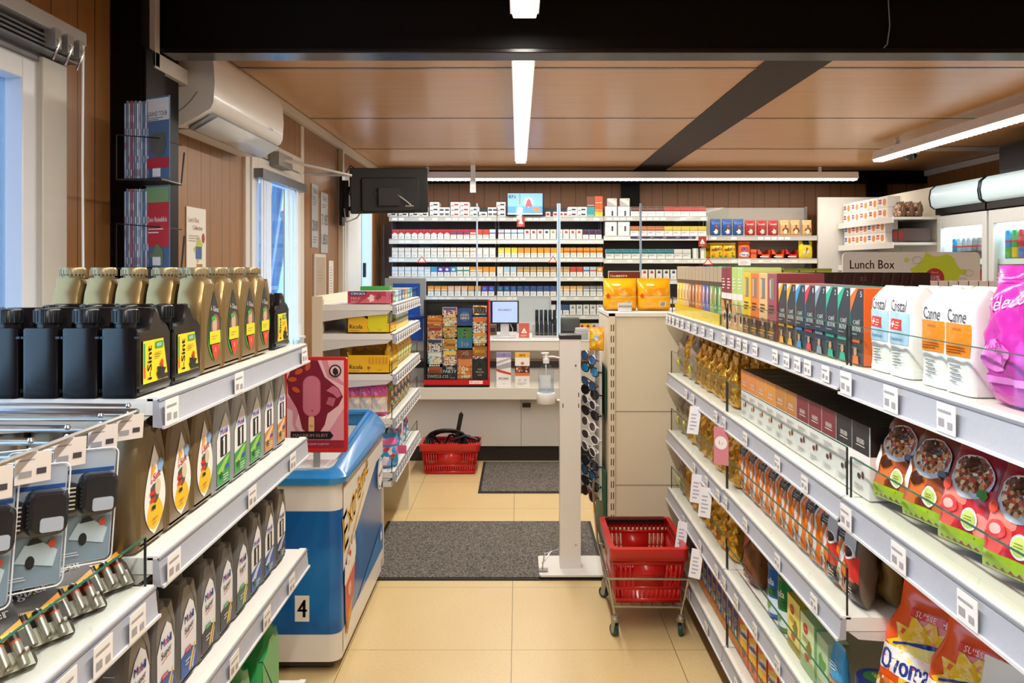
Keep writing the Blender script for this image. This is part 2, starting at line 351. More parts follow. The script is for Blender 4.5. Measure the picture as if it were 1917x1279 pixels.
# skirting
# steel beam (I section) and column
mb = MB(); mb.box(XL+.10, XR-.001, 2.75, 2.86, 2.112, 2.128, c('1a1716', .22, .5)); mb.box(XL+.1, XR-.001, 2.765, 2.845, 2.128, 2.294, STEEL); mb.box(XL+.1, XR-.001, 2.75, 2.86, 2.294, ZC-.001, STEEL)
beam = mb.build('steel_beam', bevel=.003); tag(beam, 'black steel beam crossing the ceiling in front of the counter area', 'beam')
mb = MB(); mb.box(XL+.002, XL+.1, 2.655, 2.95, .001, ZC-.001, STEEL); mb.box(XL+.1, XL+.115, 2.655, 2.8, .001, 2.11, STEEL)
tag(mb.build('steel_column', bevel=.003), 'black steel column standing against the left plank wall', 'column')
# scratch mark and cable duct on the beam corner
DUCT = c('cfc6bd', .5)
mb = MB(); mb.box(-1.225, -1.175, 2.715, 2.748, 2.06, ZC-.002, DUCT); mb.box(-1.225, -1.175, 2.715, 2.98, 2.055, 2.108, DUCT)
tag(mb.build('cable_duct', bevel=.002), 'white plastic cable duct bending under the left end of the black beam', 'cable duct')
mb = MB(); mb.box(XL+.002, XL+.035, 6.02, 6.07, 0.9, ZC-.056, TRM); struct(mb.build('trim_12'))
mb = MB(); mb.box(2.95, 3.76, 6.28, 6.31, ZC-.03, ZC-.004, DUCT); tag(mb.build('cable_duct'), 'thin white cable duct on the ceiling from dome camera to right wall', 'cable duct')
# ================= luminaires
EMW = c('fff8f0', .4, emit=1.3); EMB = c('fff6ee', .4, emit=.9)
def lamp(name, ax, cx, cy, L, label, grp='white strip lights under the ceiling', z=2.2, drop=ZC):
    o = empty(name, (cx, cy, z)); tag(o, label, 'strip light', grp if 0 else None)
    rz = 0 if ax == 'y' else PI/2; o.rotation_euler.z = rz
    b = MB(); b.prism([(-.03, .06), (-.04, .02), (-.045, 0), (.045, 0), (.04, .02), (.03, .06)], -L/2, L/2, c('e9e6e2', .35), axis='y'); b.build('housing', o)
    d = MB(); n = int(L/.05)
    d.prism([(-.04, -.001), (-.034, -.016), (.034, -.016), (.04, -.001)], -L/2+.01, L/2-.01, EMW if ax == 'y' else EMB, axis='y')
    for k in range(n): y = -L/2+(k+.5)*L/n; d.box(-.036, .036, y-.004, y+.004, -.0175, -.0155, c('f3eee6', .4, emit=3))
    d.build('diffuser', o)
    for q in (-.42, .42):
        e = MB(); e.box(-.014, .014, q*L-.012, q*L+.012, .06, drop-z-.004, c('dcd9d4', .4)); e.box(-.048, .048, q*L-.014, q*L+.014, .028, .034, c('dcd9d4', .4)); e.build('mounting_bracket', o)
    return o
lamp('strip_light_fitting', 'y', .02, 4.62, 3.34, 'long white strip light along the middle of the ceiling behind the beam')
lamp('strip_light_fitting', 'y', .02, .84, 3.56, 'white strip light whose end shows in front of the black beam')
lamp('strip_light_fitting', 'y', 2.66, 4.2, 4.0, 'white strip light at upper right above the coffee shelves')
lamp('strip_light_fitting', 'y', 2.66, .3, 3.4, 'strip light on the right side behind the camera')
lamp('strip_light_fitting', 'x', .95, 7.54, 4.2, 'very long white strip light across the back wall above the cigarettes')
# ================= windows and door of the left wall
def frame_rect(mb, y0, y1, z0, z1, w, x0, x1, m):
    mb.box(x0, x1, y0, y0+w, z0, z1, m); mb.box(x0, x1, y1-w, y1, z0, z1, m); mb.box(x0, x1, y0+w, y1-w, z1-w, z1, m); mb.box(x0, x1, y0+w, y1-w, z0, z0+w, m)
PANE = clear('window_pane', (.92, .97, 1), gl=.12); BLD = c('dfe6ee', .6)
w1 = empty('window_1', (XL, 1.73, .35)); struct(w1)
f = MB(); frame_rect(f, -2.13, .53, 0, 1.65, .05, -.08, .012, FRW); f.box(-.06, .0, -.02, .04, .05, 1.6, FRW); f.build('window_frame', w1, bevel=.003)
s_ = MB(); frame_rect(s_, .0, .48, .05, 1.6, .055, -.05, .02, c('e4e6e8', .3)); s_.build('sliding_sash', w1, bevel=.003)
f = MB(); f.box(-.03, -.025, .05, .43, .1, 1.55, clear('privacy_pane', (.55, .6, .66), gl=.15)); f.box(-.055, -.05, -2.08, 0, .05, 1.6, PANE); f.build('pane', w1)
f = MB(); f.box(.02, .03, .22, .245, .58, .8, BLK); f.build('window_handle', w1, bevel=.003)
f = MB(); f.box(.0, .03, .5, .62, 0, 1.62, c('cfcabd', .4)); f.build('window_trim', w1, bevel=.003)
bs = empty('blind_track', (XL, 1.75, 1.985)); tag(bs, 'grey aluminium vertical-blind track above the near left window', 'blind track')
f = MB(); f.box(0, .075, -2.1, .62, .045, .085, c('b9b4ae', .35, .3)); f.box(.0, .02, -2.1, .62, -.03, .05, c('8d8a88', .3, .6)); f.build('track', bs, bevel=.003)
f = MB(); [f.box(.02, .06, -2.1, .6, .012*k-.01, .012*k-.004, c('77777a', .35, .6)) for k in range(4)]; f.build('folded_slats', bs)
for k in range(3):
    f = MB(); f.box(.055, .085, .44+.06*k, .47+.06*k, -.0, .05, c('a7a29c', .3, .5)); f.tube([(.07, .455+.06*k, .05), (.09, .455+.06*k, .02), (.07, .455+.06*k, -.03)], .004, CHR, 6); f.build('clip', bs)
f = MB(); f.tube([(.085, .58, .04), (.083, .58, -.3), (.086, .58, -.72)], .0035, c('f1f1f1', .3), 6); f.lathe([(.006, 0), (.009, .02), (.008, .05), (.004, .06)], (.086, .58, -.77), c('f5f5f5', .3), 10); f.build('pull_cord', bs)
# glazed door
d1 = empty('door_1', (XL, 4.49, 0)); struct(d1)
f = MB(); frame_rect(f, -.55, .49, -.0, 2.02, .06, -.06, .015, TRM); f.build('door_frame', d1, bevel=.003)
f = MB(); f.box(-.05, .005, .49, .56, 0, 2.25, c('ddd6ca', .45)); f.box(-.01, .012, -.55, .49, 2.02, 2.05, TRM); f.build('door_post', d1, bevel=.003)
f = MB(); frame_rect(f, -.47, .42, .04, 1.95, .1, -.045, .02, c('e6e1d8', .4)); f.build('door_leaf', d1, bevel=.004)
f = MB(); f.box(-.02, -.014, -.37, .32, .14, 1.85, PANE); f.build('pane', d1)
f = MB(); f.tube([(.02, .385, 1.0), (.05, .385, 1.0), (.05, .25, 1.0)], .009, c('efefef', .3), 8); f.box(.018, .026, .36, .41, .93, 1.07, c('efefef', .3)); f.build('door_handle', d1)
f = MB(); f.box(.02, .07, -.2, .06, 1.93, 2.0, c('8f8b86', .35, .4)); f.tube([(.06, -.1, 1.97), (.2, .1, 1.95), (.34, .3, 1.93)], .009, c('b5aea4', .3, .5), 6); f.tube([(.33, .29, 1.93), (.12, .42, 1.95), (.03, .46, 1.96)], .007, c('b5aea4', .3, .5), 6); f.build('door_closer', d1)
db = empty('blind_track', (XL+.02, 4.46, 1.84)); tag(db, 'grey blind track across the top of the glazed door', 'blind track')
f = MB(); f.box(0, .045, -.42, .42, 0, .045, c('77777a', .35, .5)); f.build('track', db)
for k in range(7):
    f = MB(); y = -.38+.045*k if k < 4 else .1+.09*(k-4); f.box(.02, .024, y, y+.03, -1.2, 0, c('e8eef5', .6)); f.build('slat', db)
w2 = empty('window_2', (XL, 6.775, .9)); struct(w2)
f = MB(); frame_rect(f, -.575, .575, 0, 1.1, .05, -.08, .015, c('d9dde2', .4)); f.box(-.05, .012, .03, .1, .05, 1.05, c('5b6b80', .35)); f.build('window_frame', w2, bevel=.003)
f = MB(); f.box(-.05, -.045, -.53, .53, .05, 1.05, PANE); f.build('pane', w2)
f = MB(); f.box(.012, .03, .14, .2, .42, .54, c('20242b', .4)); f.build('window_handle', w2, bevel=.003)
vb = empty('vertical_blind', (XL+.015, 6.48, .94)); tag(vb, 'white vertical blind hanging in the window beneath the television', 'blind')
for k in range(9):
    f = MB(); f.add([(.0, -.24+k*.055, 0), (.022, -.205+k*.055, 0), (.022, -.205+k*.055, 1.02), (.0, -.24+k*.055, 1.02)], [(0, 1, 2, 3)], c('eef3f8', .6)); o = f.build('slat', vb); md = o.modifiers.new('t', 'SOLIDIFY'); md.thickness = .0015
# outside: pale yard, wall and a steel stair seen through the door
mb = MB(); mb.box(-9, XL-.12, -3, 22, -.08, -.02, c('a9c0e0', .8)); struct(mb.build('ground'))  # blue daylight put into the ground colour, for reflections in the black canisters
st = empty('outdoor_stair', (-2.1, 7.4, 0)); tag(st, 'grey steel stair and fence outside the glazed door', 'stair')
f = MB(); f.tube([(.1, -.4, 2.2), (-.9, 2.6, 1.35)], .06, c('5c6f88', .4), 8); f.tube([(.1, -.2, 1.85), (-.9, 2.8, 1.0)], .05, c('5c6f88', .4), 8); f.build('railing', st)
f = MB(); f.box(-1.6, .3, 3.2, 3.25, 0, .95, c('9fb0c4', .6)); [f.box(-1.6+k*.1, -1.58+k*.1, 3.18, 3.2, 0, 1.0, c('7f92aa', .6)) for k in range(19)]; f.build('fence', st)
for k in range(5): f = MB(); f.box(-.9, -.1, .4*k, .4*k+.3, 1.2-.2*k, 1.23-.2*k, c('6d7f96', .5)); f.build('step', st)
mb = MB(); mb.box(-7, -1.6, 16, 16.2, 0, 3.4, c('bccadd', .7)); [mb.box(-7, -1.6, 15.97, 16, z, z+.28, c(q, .6)) for z, q in ((.6, '3f6ea8'), (1.5, '8fa8c8'), (2.3, 'd8a8a0'))]; [mb.box(-6.8+.9*k, -6.4+.9*k, 15.95, 15.97, 1.0, 3.0, c('56779f', .5)) for k in range(6)]; tag(mb.build('far_building'), 'pale building with blue bands seen through the far left window', 'building')
mb = MB(); mb.box(-6.2, -6, 3, 12, 0, 1.3, c('b9c9df', .8)); tag(mb.build('yard_wall'), 'pale low wall across the yard outside the door', 'wall')
# ================= floor things
def floor_mat_thing(x0, x1, y0, y1, label):
    o = empty('floor_mat', ((x0+x1)/2, (y0+y1)/2, 0)); tag(o, label, 'mat'); a = (x1-x0)/2; b = (y1-y0)/2
    f = MB(); f.box(-a, a, -b, b, .0005, .006, c('1c1b1b', .7)); f.build('rubber_border', o, bevel=.003)
    f = MB(); f.box(-a+.018, a-.018, -b+.018, b-.018, .006, .010, CARP); f.build('carpet', o); return o
floor_mat_thing(-.72, .40, 3.757, 4.62, 'dark grey doormat nearest the camera beside the freezer')
floor_mat_thing(-.25, 1.1, 5.2, 6.03, 'dark grey doormat farther back against the counter')
o = empty('floor_sticker', (.52, 4.85, .0006)); tag(o, 'yellow warning sticker with red edge on the floor behind the basket trolley', 'sticker')
f = MB(); f.box(-.09, .16, -.05, .05, 0, .001, c('f2b81a', .5)); a = topf(f, .001); a.rect(-.09, -.05, .16, -.042, c('c8281e')); a.poly([(0, -.03), (.08, -.03), (.04, .04)], c('f6f2ea')); a.poly([(-.09, -.05), (-.06, -.05), (-.02, .05), (-.05, .05)], c('c8281e')); f.build('sticker', o)
# ================= shelving helpers (local frame: front = -Y at y=0, width along X, shelves go back to +y)
SHW = c('eeece6', .4); PERF = c('2b2b2c', .6)
def price_tag_mesh(name, parent, x, y, z, w=.042, h=.034, col=TAGW, tilt=0):
    f = MB(); f.box(-w/2, w/2, -.0012, 0, -h/2, h/2, col); a = front(f, -.0012); a.rect(-w*.4, -h*.3, -w*.08, -h*.02, TXG).rect(w*.1, -h*.32, w*.36, -h*.08, c('a9a7ac')); a.rect(-w*.42, h*.2, w*.3, h*.28, c('a5a3a8'))
    o = f.build(name, parent, (x, y, z)); return o
TAGO = {}
def price_tag(parent, x, y, z, big=0):
    if big in TAGO:
        o = TAGO[big].copy(); COL.objects.link(o); o.parent = parent; o.location = (x, y, z)
    else: o = price_tag_mesh('price_tag', parent, x, y, z, .055 if big else .042, .045 if big else .034); TAGO[big] = o
    return o
def shelf(root, w, z, depth, tags=(), riser=None, big=0, wire=0, lip=.045):
    """one shelf: board, price rail, optional clear riser with green edge, tags"""
    f = MB(); f.box(-w/2+.002, w/2-.002, .004, depth, z-.028, z, SHW)
    f.box(-w/2+.002, w/2-.002, -.004, .014, z-.004, z+.003, c('f3f0e8', .35))
    for sx in (-w/2+.002, w/2-.005):   # tapering bracket at each end
        f.prism([(.01, z-.03), (depth, z-.028), (depth, z-.085), (depth*.55, z-.06), (.03, z-.045)], sx, sx+.003, c('d9d6cf', .45), axis='x')
    s = f.build('shelf', root)
    r = MB(); r.prism([(-.006, z-.002), (.004, z-.002), (.004, z-lip), (-.014, z-lip-.002), (-.010, z-lip+.004)], -w/2+.001, w/2-.001, RAIL, axis='x'); r.box(-w/2+.001, w/2-.001, -.008, -.004, z-.004, z+.0, c('8f929a', .35)); r.box(-w/2+.001, w/2-.001, -.016, -.012, z-lip-.003, z-lip+.002, c('dfe0e4', .3)); r.build('price_rail', s)
    if riser:
        x0, x1, hr = riser
        g = MB(); g.box(x0, x1, .006, .009, z+.002, z+hr, ACR); g.box(x0, x1, .0055, .0095, z+hr, z+hr+.0015, GEDGE); g.box(x0-.001, x0+.001, .0055, .0095, z+.002, z+hr, c('202826', .3)); g.box(x1-.001, x1+.001, .0055, .0095, z+.002, z+hr, c('202826', .3))
        for k in range(3): u = x0+(x1-x0)*(.2+.3*k); g.tube([(u, .0, z+.02), (u, -.004, z+.008), (u, .004, z+.005)], .002, ACR, 5)
        g.build('glass_riser', s)
    for t in tags: price_tag(s, t, -.0145 if not big else -.016, z-lip*.52, big)
    return s
def upright(root, x, z1, y=.42, name='upright'):
    f = MB(); f.box(x-.015, x+.015, y, y+.035, 0, z1, CRM)
    for k in range(int(z1/.05)): f.box(x-.007, x-.004, y-.0006, y, .03+k*.05, .055+k*.05, PERF); f.box(x+.004, x+.007, y-.0006, y, .03+k*.05, .055+k*.05, PERF)
    return f.build(name, root)
def module(name, label, cat, loc, rz, w, depth, zt, shelves, base=True, foot=.1, back=CRM):
    root = empty(name, loc, rz); tag(root, label, cat)
    f = MB(); f.box(-w/2+.001, w/2-.001, depth+.005, depth+.02, .05, zt, back)
    for z in (.45, .78, 1.05):
        if z < zt: f.box(-w/2+.001, w/2-.001, depth+.0035, depth+.005, z, z+.003, c('9d9584', .6))
    f.build('back_panel', root); upright(root, -w/2+.016, zt, depth-.03)
    if base:
        f = MB(); f.box(-w/2+.002, w/2-.002, .05, depth, .002, foot, c('35302b', .6)); f.build('plinth', root)
    for k in shelves: shelf(root, w, **k)
    return root
R90, L90 = -PI/2, PI/2
GX = .668     # aisle face of the right-hand shelving
def T(*a): return [x for x in a]
# ---- right gondola: three bays going away from the camera. local +x points towards the camera
ra = module('gondola_bay', 'farthest bay of the right shelving, full of gold coffee bags', 'shelving', (GX, 3.21, 0), R90, 1.0, .41, 1.19, [
    dict(z=1.205, depth=.42, tags=T(-.47, -.4, -.32, -.22, -.12, 0, .12, .25, .38), riser=(-.46, .5, .07)),
    dict(z=.938, depth=.4, tags=T(-.05, .08, .44), riser=(-.48, .495, .1)), dict(z=.685, depth=.4, tags=T(.1, .3, .47), riser=(-.48, .495, .1)),
    dict(z=.429, depth=.4, tags=T(-.1, .2, .45), riser=(-.48, .495, .1)), dict(z=.178, depth=.4, tags=T(.0, .3), riser=(-.4, .495, .1))])
rb = module('gondola_bay', 'middle bay of the right shelving with coffee capsule boxes', 'shelving', (GX, 2.21, 0), R90, .99, .41, 1.19, [
    dict(z=1.205, depth=.42, tags=T(-.45, -.35, -.27, -.2, -.1, .08, .17, .25, .32, .43), riser=(-.49, .49, .085)),
    dict(z=.938, depth=.4, tags=T(-.45, -.2, .1, .3), riser=(-.49, .49, .1)), dict(z=.69, depth=.4, tags=T(-.43, -.2, .1, .36), riser=(-.49, .49, .1)),
    dict(z=.429, depth=.4, tags=T(-.45, -.3, -.1, .1, .3), riser=(-.49, .49, .08)), dict(z=.178, depth=.4, tags=T(-.3, 0, .3), riser=(-.49, .49, .08))])
rc = module('gondola_bay', 'nearest bay of the right shelving with sugar and cereal bags', 'shelving', (GX, 1.215, 0), R90, .99, .41, 1.19, [
    dict(z=1.205, depth=.42, tags=T(-.45, -.25, -.06, .2), riser=(-.485, .49, .085), big=1, lip=.052),
    dict(z=.938, depth=.4, tags=T(-.45, -.22, .0, .25), riser=(-.485, .49, .085), big=1, lip=.052), dict(z=.429, depth=.4, tags=T(-.3, 0), riser=(-.485, .49, .1)), dict(z=.178, depth=.4, tags=T(-.3,))])
# the far side of the same run (its tops carry more goods)
f = MB(); f.box(1.10, 1.56, .72, 3.7, 1.17, 1.2, SHW); f.box(1.10, 1.12, .72, 3.7, .02, 1.2, CRM); f.box(1.13, 1.55, .72, 3.7, .02, .12, CRM); [f.box(1.12, 1.55, .72, 3.7, z-.02, z, SHW) for z in (.42, .68, .93)]
tag(f.build('gondola_back_side', bevel=.002), 'cream shelving on the far side of the right gondola, with goods standing on its top', 'shelving')
# ---- gondola end: cross unit whose cream back faces the camera
ce = empty('gondola_end_unit', (0, 0, 0)); tag(ce, 'cream gondola end panel with slotted post behind the red basket trolley', 'shelving')
f = MB(); f.box(.436, 1.56, 3.755, 3.77, .06, 1.19, CRM)
for z in (.43, .76): f.box(.436, 1.56, 3.7535, 3.755, z-.0015, z+.0015, c('8d8674', .6))
f.build('back_panel', ce)
f = MB(); f.box(.405, .434, 3.745, 3.785, .0, 1.2, CRM)
for k in range(23): z = .02+k*.05; f.box(.4145, .4185, 3.7442, 3.745, z, z+.03, PERF); f.box(.4245, .4285, 3.7442, 3.745, z, z+.03, PERF)
f.build('slotted_post', ce)
f = MB(); f.box(.402, 1.56, 3.745, 4.2, 1.185, 1.204, SHW); f.build('top_shelf', ce, bevel=.002)
f = MB(); f.box(.405, .42, 3.786, 4.2, .0, 1.185, CRM); f.build('side_panel', ce); f = MB(); f.box(1.54, 1.555, 3.78, 4.2, 0, 1.185, CRM); f.build('side_panel', ce)
f = MB(); f.box(.42, 1.54, 4.19, 4.2, 0, 1.185, CRM); f.build('rear_panel', ce)
f = MB(); f.box(.396, .4, 3.80, 4.16, .72, .95, c('1d5a3a', .5)); f.build('green_panel', ce); f = MB(); f.box(.385, .4, 3.80, 4.16, .13, .48, c('1d5a3a', .5)); f.build('green_panel', ce)
# ================= product builders
def boxp(name, w, d, h, m, art=None, ms=None, bevel=.0012, side=None, top=None, vs=1):
    def b():
        f = MB(); f.box(-w/2, w/2, 0, d, 0, h, m, ms)
        if art: art(Art(f, lambda u, v, hh: (u, -hh, v*vs)))
        if side: side(sideR(f, w/2)); side(sideL(f, -w/2, d))
        if top: top(topf(f, h))
        return f.build(name, bevel=bevel)
    return b
def zx(px, X): return X*F/(px-970)      # depth at which a face standing X to the side shows at column px
def rplace(key, b, Y, z, label, cat, group=None, X=.70, **k): return place(key, b, (X, Y, z+.001), R90, label, cat, group, **k)
def lplace(key, b, Y, z, label, cat, group=None, X=-.65, **k): return place(key, b, (X, Y, z+.001), L90, label, cat, group, **k)
# -- top shelf, farthest bay: slim capsule boxes
sq = [('f7cf20', 'yellow'), ('f3d24a', 'pale yellow'), ('edc48a', 'peach'), ('e8b98a', 'peach and tan'), ('9a5b34', 'brown'), ('8c4a2c', 'dark brown'), ('e8832c', 'orange'), ('e2701e', 'deep orange'), ('4a62c8', 'blue'), ('3b50b4', 'deep blue'), ('8fae4e', 'olive green'), ('1c8a44', 'green'), ('5fb26a', 'light green')]
def slim(col):
    C1 = c(col, .4)
    def art(a):
        a.rect(-.03, .145, .03, .198, c('b3a58c', .35)); a.rect(-.03, .13, .03, .146, c('4c4038')); a.ell(0, .095, .014, .032, c('f4ead8')); a.ell(.004, .085, .009, .02, c('c98a50')); a.rect(-.022, .03, .022, .036, c('fbf3dd')); a.text('CAFE', 0, .055, .012, c('fbf3dd'))
    return boxp('capsule_box', .06, .12, .2, C1, art)
for i, (col, nm) in enumerate(sq):
    rplace('slim'+col, slim(col), 3.655-.0625*i, 1.209, 'slim %s capsule box with grey top band, %s from the far end' % (nm, ORD[i]), 'coffee box', 'slim capsule boxes on the top shelf')
f = MB(); f.box(-.48, .325, -.004, 0, 0, .04, c('f6d21e', .3)); f.box(-.48, .325, 0, .13, 0, .003, c('f6d21e', .3)); a = front(f, -.004); [a.text('CAFE ROYAL', -.38+.2*k, .02, .012, c('fff6c8')) for k in range(4)]
tag(f.build('display_tray', loc=(.695, 3.21, 1.206), rz=R90), 'yellow printed tray under the slim capsule boxes', 'tray')
def tall2(top, body, bean):
    def art(a):
        a.rect(-.033, .11, .033, .198, c(top, .4)); a.rect(-.033, .095, .033, .115, c('f5efe6')); a.poly([(-.033, .0), (.033, 0), (.033, .04), (-.005, .09), (-.033, .09)], c(bean)); a.ell(.012, .035, .02, .022, c('e6dccb')); a.ell(.012, .035, .013, .014, c('5a341c')); a.lines(-.02, .02, .13, .17, 4, c('f5efe6'))
    return boxp('capsule_box', .066, .12, .2, c(body, .4), art)
for i, (t, b, e, nm) in enumerate((('8c1f3c', '5c2a20', 'd8a060', 'maroon'), ('94203f', '5c2a20', 'd8a060', 'maroon'), ('b9dc7a', 'cfe39a', 'e2b070', 'lime green'), ('c2e08c', 'cfe39a', 'caa070', 'pale lime'))):
    rplace('tall2'+t, tall2(t, b, e), 2.845-.068*i, 1.206, '%s capsule box with white band and coffee cup, %s after the slim boxes' % (nm, ORD[i]), 'coffee box')
def perso(col, side):
    C1 = c(col, .4)
    def art(a):
        a.rect(-.02, .12, .02, .185, c('8b8378', .2)); a.rect(-.018, .125, -.006, .18, c('cfc7ba', .2)); a.rect(-.04, 0, .04, .05, c('2a1d18')); a.ell(0, .05, .011, .014, c('c99a78')); a.poly([(-.02, .0), (.02, 0), (.016, .035), (-.016, .035)], c('8a5a3a')); a.lines(-.025, .025, .08, .11, 3, c('3a2a20')); a.lines(-.03, .03, .012, .03, 2, c('d8a840'))
    return boxp('capsule_box', .082, .13, .184, C1, art, vs=.92, ms= {'r': c(side, .4), 'l': c(side, .4)})
for i, (col, sd, nm) in enumerate((('f6c81e', 'e89a1e', 'yellow'), ('ef7f2a', 'e2701e', 'orange'), ('edc187', 'e08a3c', 'peach'), ('a0525c', '8a4048', 'dusky maroon'))):
    rplace('perso'+col, perso(col, sd), 2.564-.0845*i, 1.206, '%s capsule box with window stripe and portrait foot on the top shelf' % nm, 'coffee box')
def royal(acc, side, num='5'):
    D = c('323c46', .4)
    def art(a):
        A = c(acc, .35); a.poly([(-.033, .2), (-.033, .135), (.007, .2)], A); a.poly([(-.033, .2), (-.003, .2), (-.033, .178)], c('e8eef0', .2)); a.text('CAFÉ', .0, .112, .014, c('f3f3f3'), w=.034, bold=.0005); a.text('ROYAL', .001, .094, .014, c('f3f3f3'), w=.046, bold=.0005); a.text(num, .024, .185, .014, c('f3f3f3'))
        a.lines(-.028, .02, .078, .086, 1, c('9aa4ac')); a.rect(-.03, .058, .018, .066, A); a.lines(-.028, .025, .042, .05, 1, c('7a858e')); a.ell(-.004, .034, .008, .011, c('d9a27c')); a.poly([(-.02, 0), (.016, 0), (.01, .024), (-.014, .024)], A); a.rect(-.032, .0, .032, .003, c('8a6a4a'))
    def sd(a):
        if acc[:4] == 'f274': a.text('CAFÉ ROYAL', .02, .06, .011, c('fff8ee'), rot=90)
    return boxp('capsule_box', .067, .115, .158, D, art, vs=.79, ms={'r': c(side, .4), 'l': c(side, .4), 't': c(side, .4)}, side=sd)
for i, (px, acc, sd, nm, num) in enumerate(((1452, 'f2b21c', 'e8a010', 'yellow-cornered', '3'), (1472, 'f2b21c', 'e8a010', 'second yellow-cornered', '3'), (1497, '3aa0dc', '2f86c4', 'light blue-cornered', '6'), (1513, 'e23a4e', 'c81838', 'red-cornered', '8'), (1538, '8aa0b4', '6a7f94', 'grey-blue-cornered', '7'), (1558, '2bb894', '1c8f74', 'green-cornered', '2'), (1580, '2bb894', '1c8f74', 'second green-cornered', '2'), (1602, 'f2742a', 'ee6a1e', 'orange-cornered', '5'))):
    Y = 2.217-.0695*i; rplace('royal'+nm, royal(acc, sd, num), Y, 1.206, '%s dark coffee capsule box with a figure at its foot' % nm, 'coffee box', 'dark capsule boxes on the top shelf')
# sugar packets: block-bottom paper bags
def paperbag(name, w, d, h, base, art, crease=.004, lean=0):
    def b():
        S = [(0, 0, d/2, w/2*.97, d/2*.96, 8), (.006, 0, d/2, w/2, d/2, 8), (h*.5, 0, d/2, w/2*1.01, d/2*1.02, 7), (h*.84, 0, d/2, w/2, d/2*.96, 7), (h*.93, 0, d/2, w/2*.97, d/2*.6, 5), (h*.985, 0, d/2, w/2*.92, d/2*.25, 4), (h, 0, d/2, w/2*.9, d/2*.08, 4)]
        dp = lambda x, z: crease*.3*math.sin(120*x+60*z)+crease*.25*math.sin(90*z-70*x)
        S2 = []
        for p, q in zip(S, S[1:]): S2 += [tuple(p[i]+(q[i]-p[i])*k/5 for i in range(6)) for k in range(5)]
        S2.append(S[-1]); f = MB(); f.loft(S2, base, 48, disp=dp); art(onloft(f, S2, dp)); return f.build(name)
    return b
def sug(kind):
    if kind == 'c':
        def art(a):
            a.rect(-.037, .06, .037, .118, c('a9d2ee', .5), 6, 4); a.text('Cristal', -.002, .131, .022, c('22304f'), w=.056); a.rect(-.028, .086, .018, .106, c('e03a2c'), 3, 1); a.text('+', -.02, .096, .011, c('ffffff'), bold=.0006); a.lines(-.01, .014, .089, .104, 3, c('f6d8d0')); a.text('Feinkristall', .0, .07, .006, c('3a4a6a')); a.lines(-.02, .02, .02, .052, 6, c('7a8494'))
    else:
        def art(a):
            a.rect(-.037, .06, .037, .112, c('ee8a1c', .5), 6, 4); a.text('Canne', -.002, .124, .021, c('22304f'), w=.056); a.text('cassonade', 0, .104, .006, c('b85c10')); a.lines(-.025, .03, .065, .078, 3, c('9a4a10')); a.lines(-.02, .02, .018, .05, 5, c('8a8f9c'))
    return paperbag('sugar_packet', .082, .062, .166, c('f3f2ef', .6), art)
for r in range(3):
    for i, px in enumerate((1645, 1682)):
        rplace('sugc', sug('c'), zx(px, .7), 1.206, 'white and pale blue crystal sugar packet, %s row, %s pack' % (['front', 'second', 'third'][r], ['farther', 'nearer'][i]), 'sugar packet', 'pale blue sugar packets', X=.70+.066*r)
    for i, px in enumerate((1745, 1792)):
        rplace('sugo', sug('o'), zx(px, .7), 1.206, 'white and orange cane sugar packet, %s row, %s pack' % (['front', 'second', 'third'][r], ['farther', 'nearer'][i]), 'sugar packet', 'orange sugar packets', X=.70+.066*r)
# generic pillow bag
def bag(name, w, d, h, base, art, amp=.006, gus=.5, seed=0, zig=True, topw=1.0, n=36, crimp=None):
    def b():
        S = [(0, 0, d/2, w/2*.92, d*.06, 3), (h*.02, 0, d/2, w/2*.96, d*.22, 3), (h*.1, 0, d/2, w/2, d*.42, 3), (h*.3, 0, d/2, w/2*1.0, d*.5, 2.8), (h*.5, 0, d/2, w/2*.99, d*.5, 2.8), (h*.7, 0, d/2, w/2*.98, d*.42, 2.7), (h*.85, 0, d/2, w/2*topw, d*.22, 2.5), (h*.93, 0, d/2, w/2*topw, d*.07, 2.3), (h, 0, d/2, w/2*topw, d*.025, 2.2)]
        S2 = []                          # refine for the crinkles
        for p, q in zip(S, S[1:]):
            for k in range(3): t = k/3; S2.append(tuple(p[i]+(q[i]-p[i])*t for i in range(6)))
        S2.append(S[-1]); R = random.Random(seed); ph = [R.uniform(0, 6) for _ in range(4)]
        dp = lambda x, z: amp*(.5*math.sin(95*x+55*z+ph[0])+.35*math.sin(150*z-80*x+ph[1])+.25*math.sin(210*x+120*z+ph[2]))*min(1, z/(h*.15)+.2)*min(1, max(.0, (h-z)/(h*.2)))
        f = MB(); f.loft(S2, base, n, disp=dp)
        if crimp:
            a = onloft(f, S2, dp, h0=.0008); a.rect(-w/2*topw*.95, h*.93, w/2*topw*.95, h*.997, crimp, 6, 2)
        art(onloft(f, S2, dp, h0=.0016)); return f.build(name)
    return b
PINK = c('d636b4', .22, .15)
def pink(a):
    a.text('Sélection', .01, .155, .022, c('f7c6ee', .3), w=.09, rot=12); a.ell(-.01, .075, .035, .024, c('ee7ad6', .25)); a.text('Passion', -.012, .09, .012, c('b01890'), rot=8, w=.05); a.rect(-.055, .035, .055, .045, c('f08ae0'), 6, 1); [a.lines(-.05, .05, .18+.006*k, .183+.006*k, 1, c('c22aa4')) for k in range(3)]
rplace('pink', bag('coffee_bag', .125, .07, .205, PINK, pink, amp=.007, seed=4), 1.2, 1.206, 'shiny magenta coffee bag at the near end of the right top shelf', 'coffee bag', X=.69)
rplace('pink', None, 1.07, 1.206, 'second magenta coffee bag cut off by the right edge of the photo', 'coffee bag', X=.69)
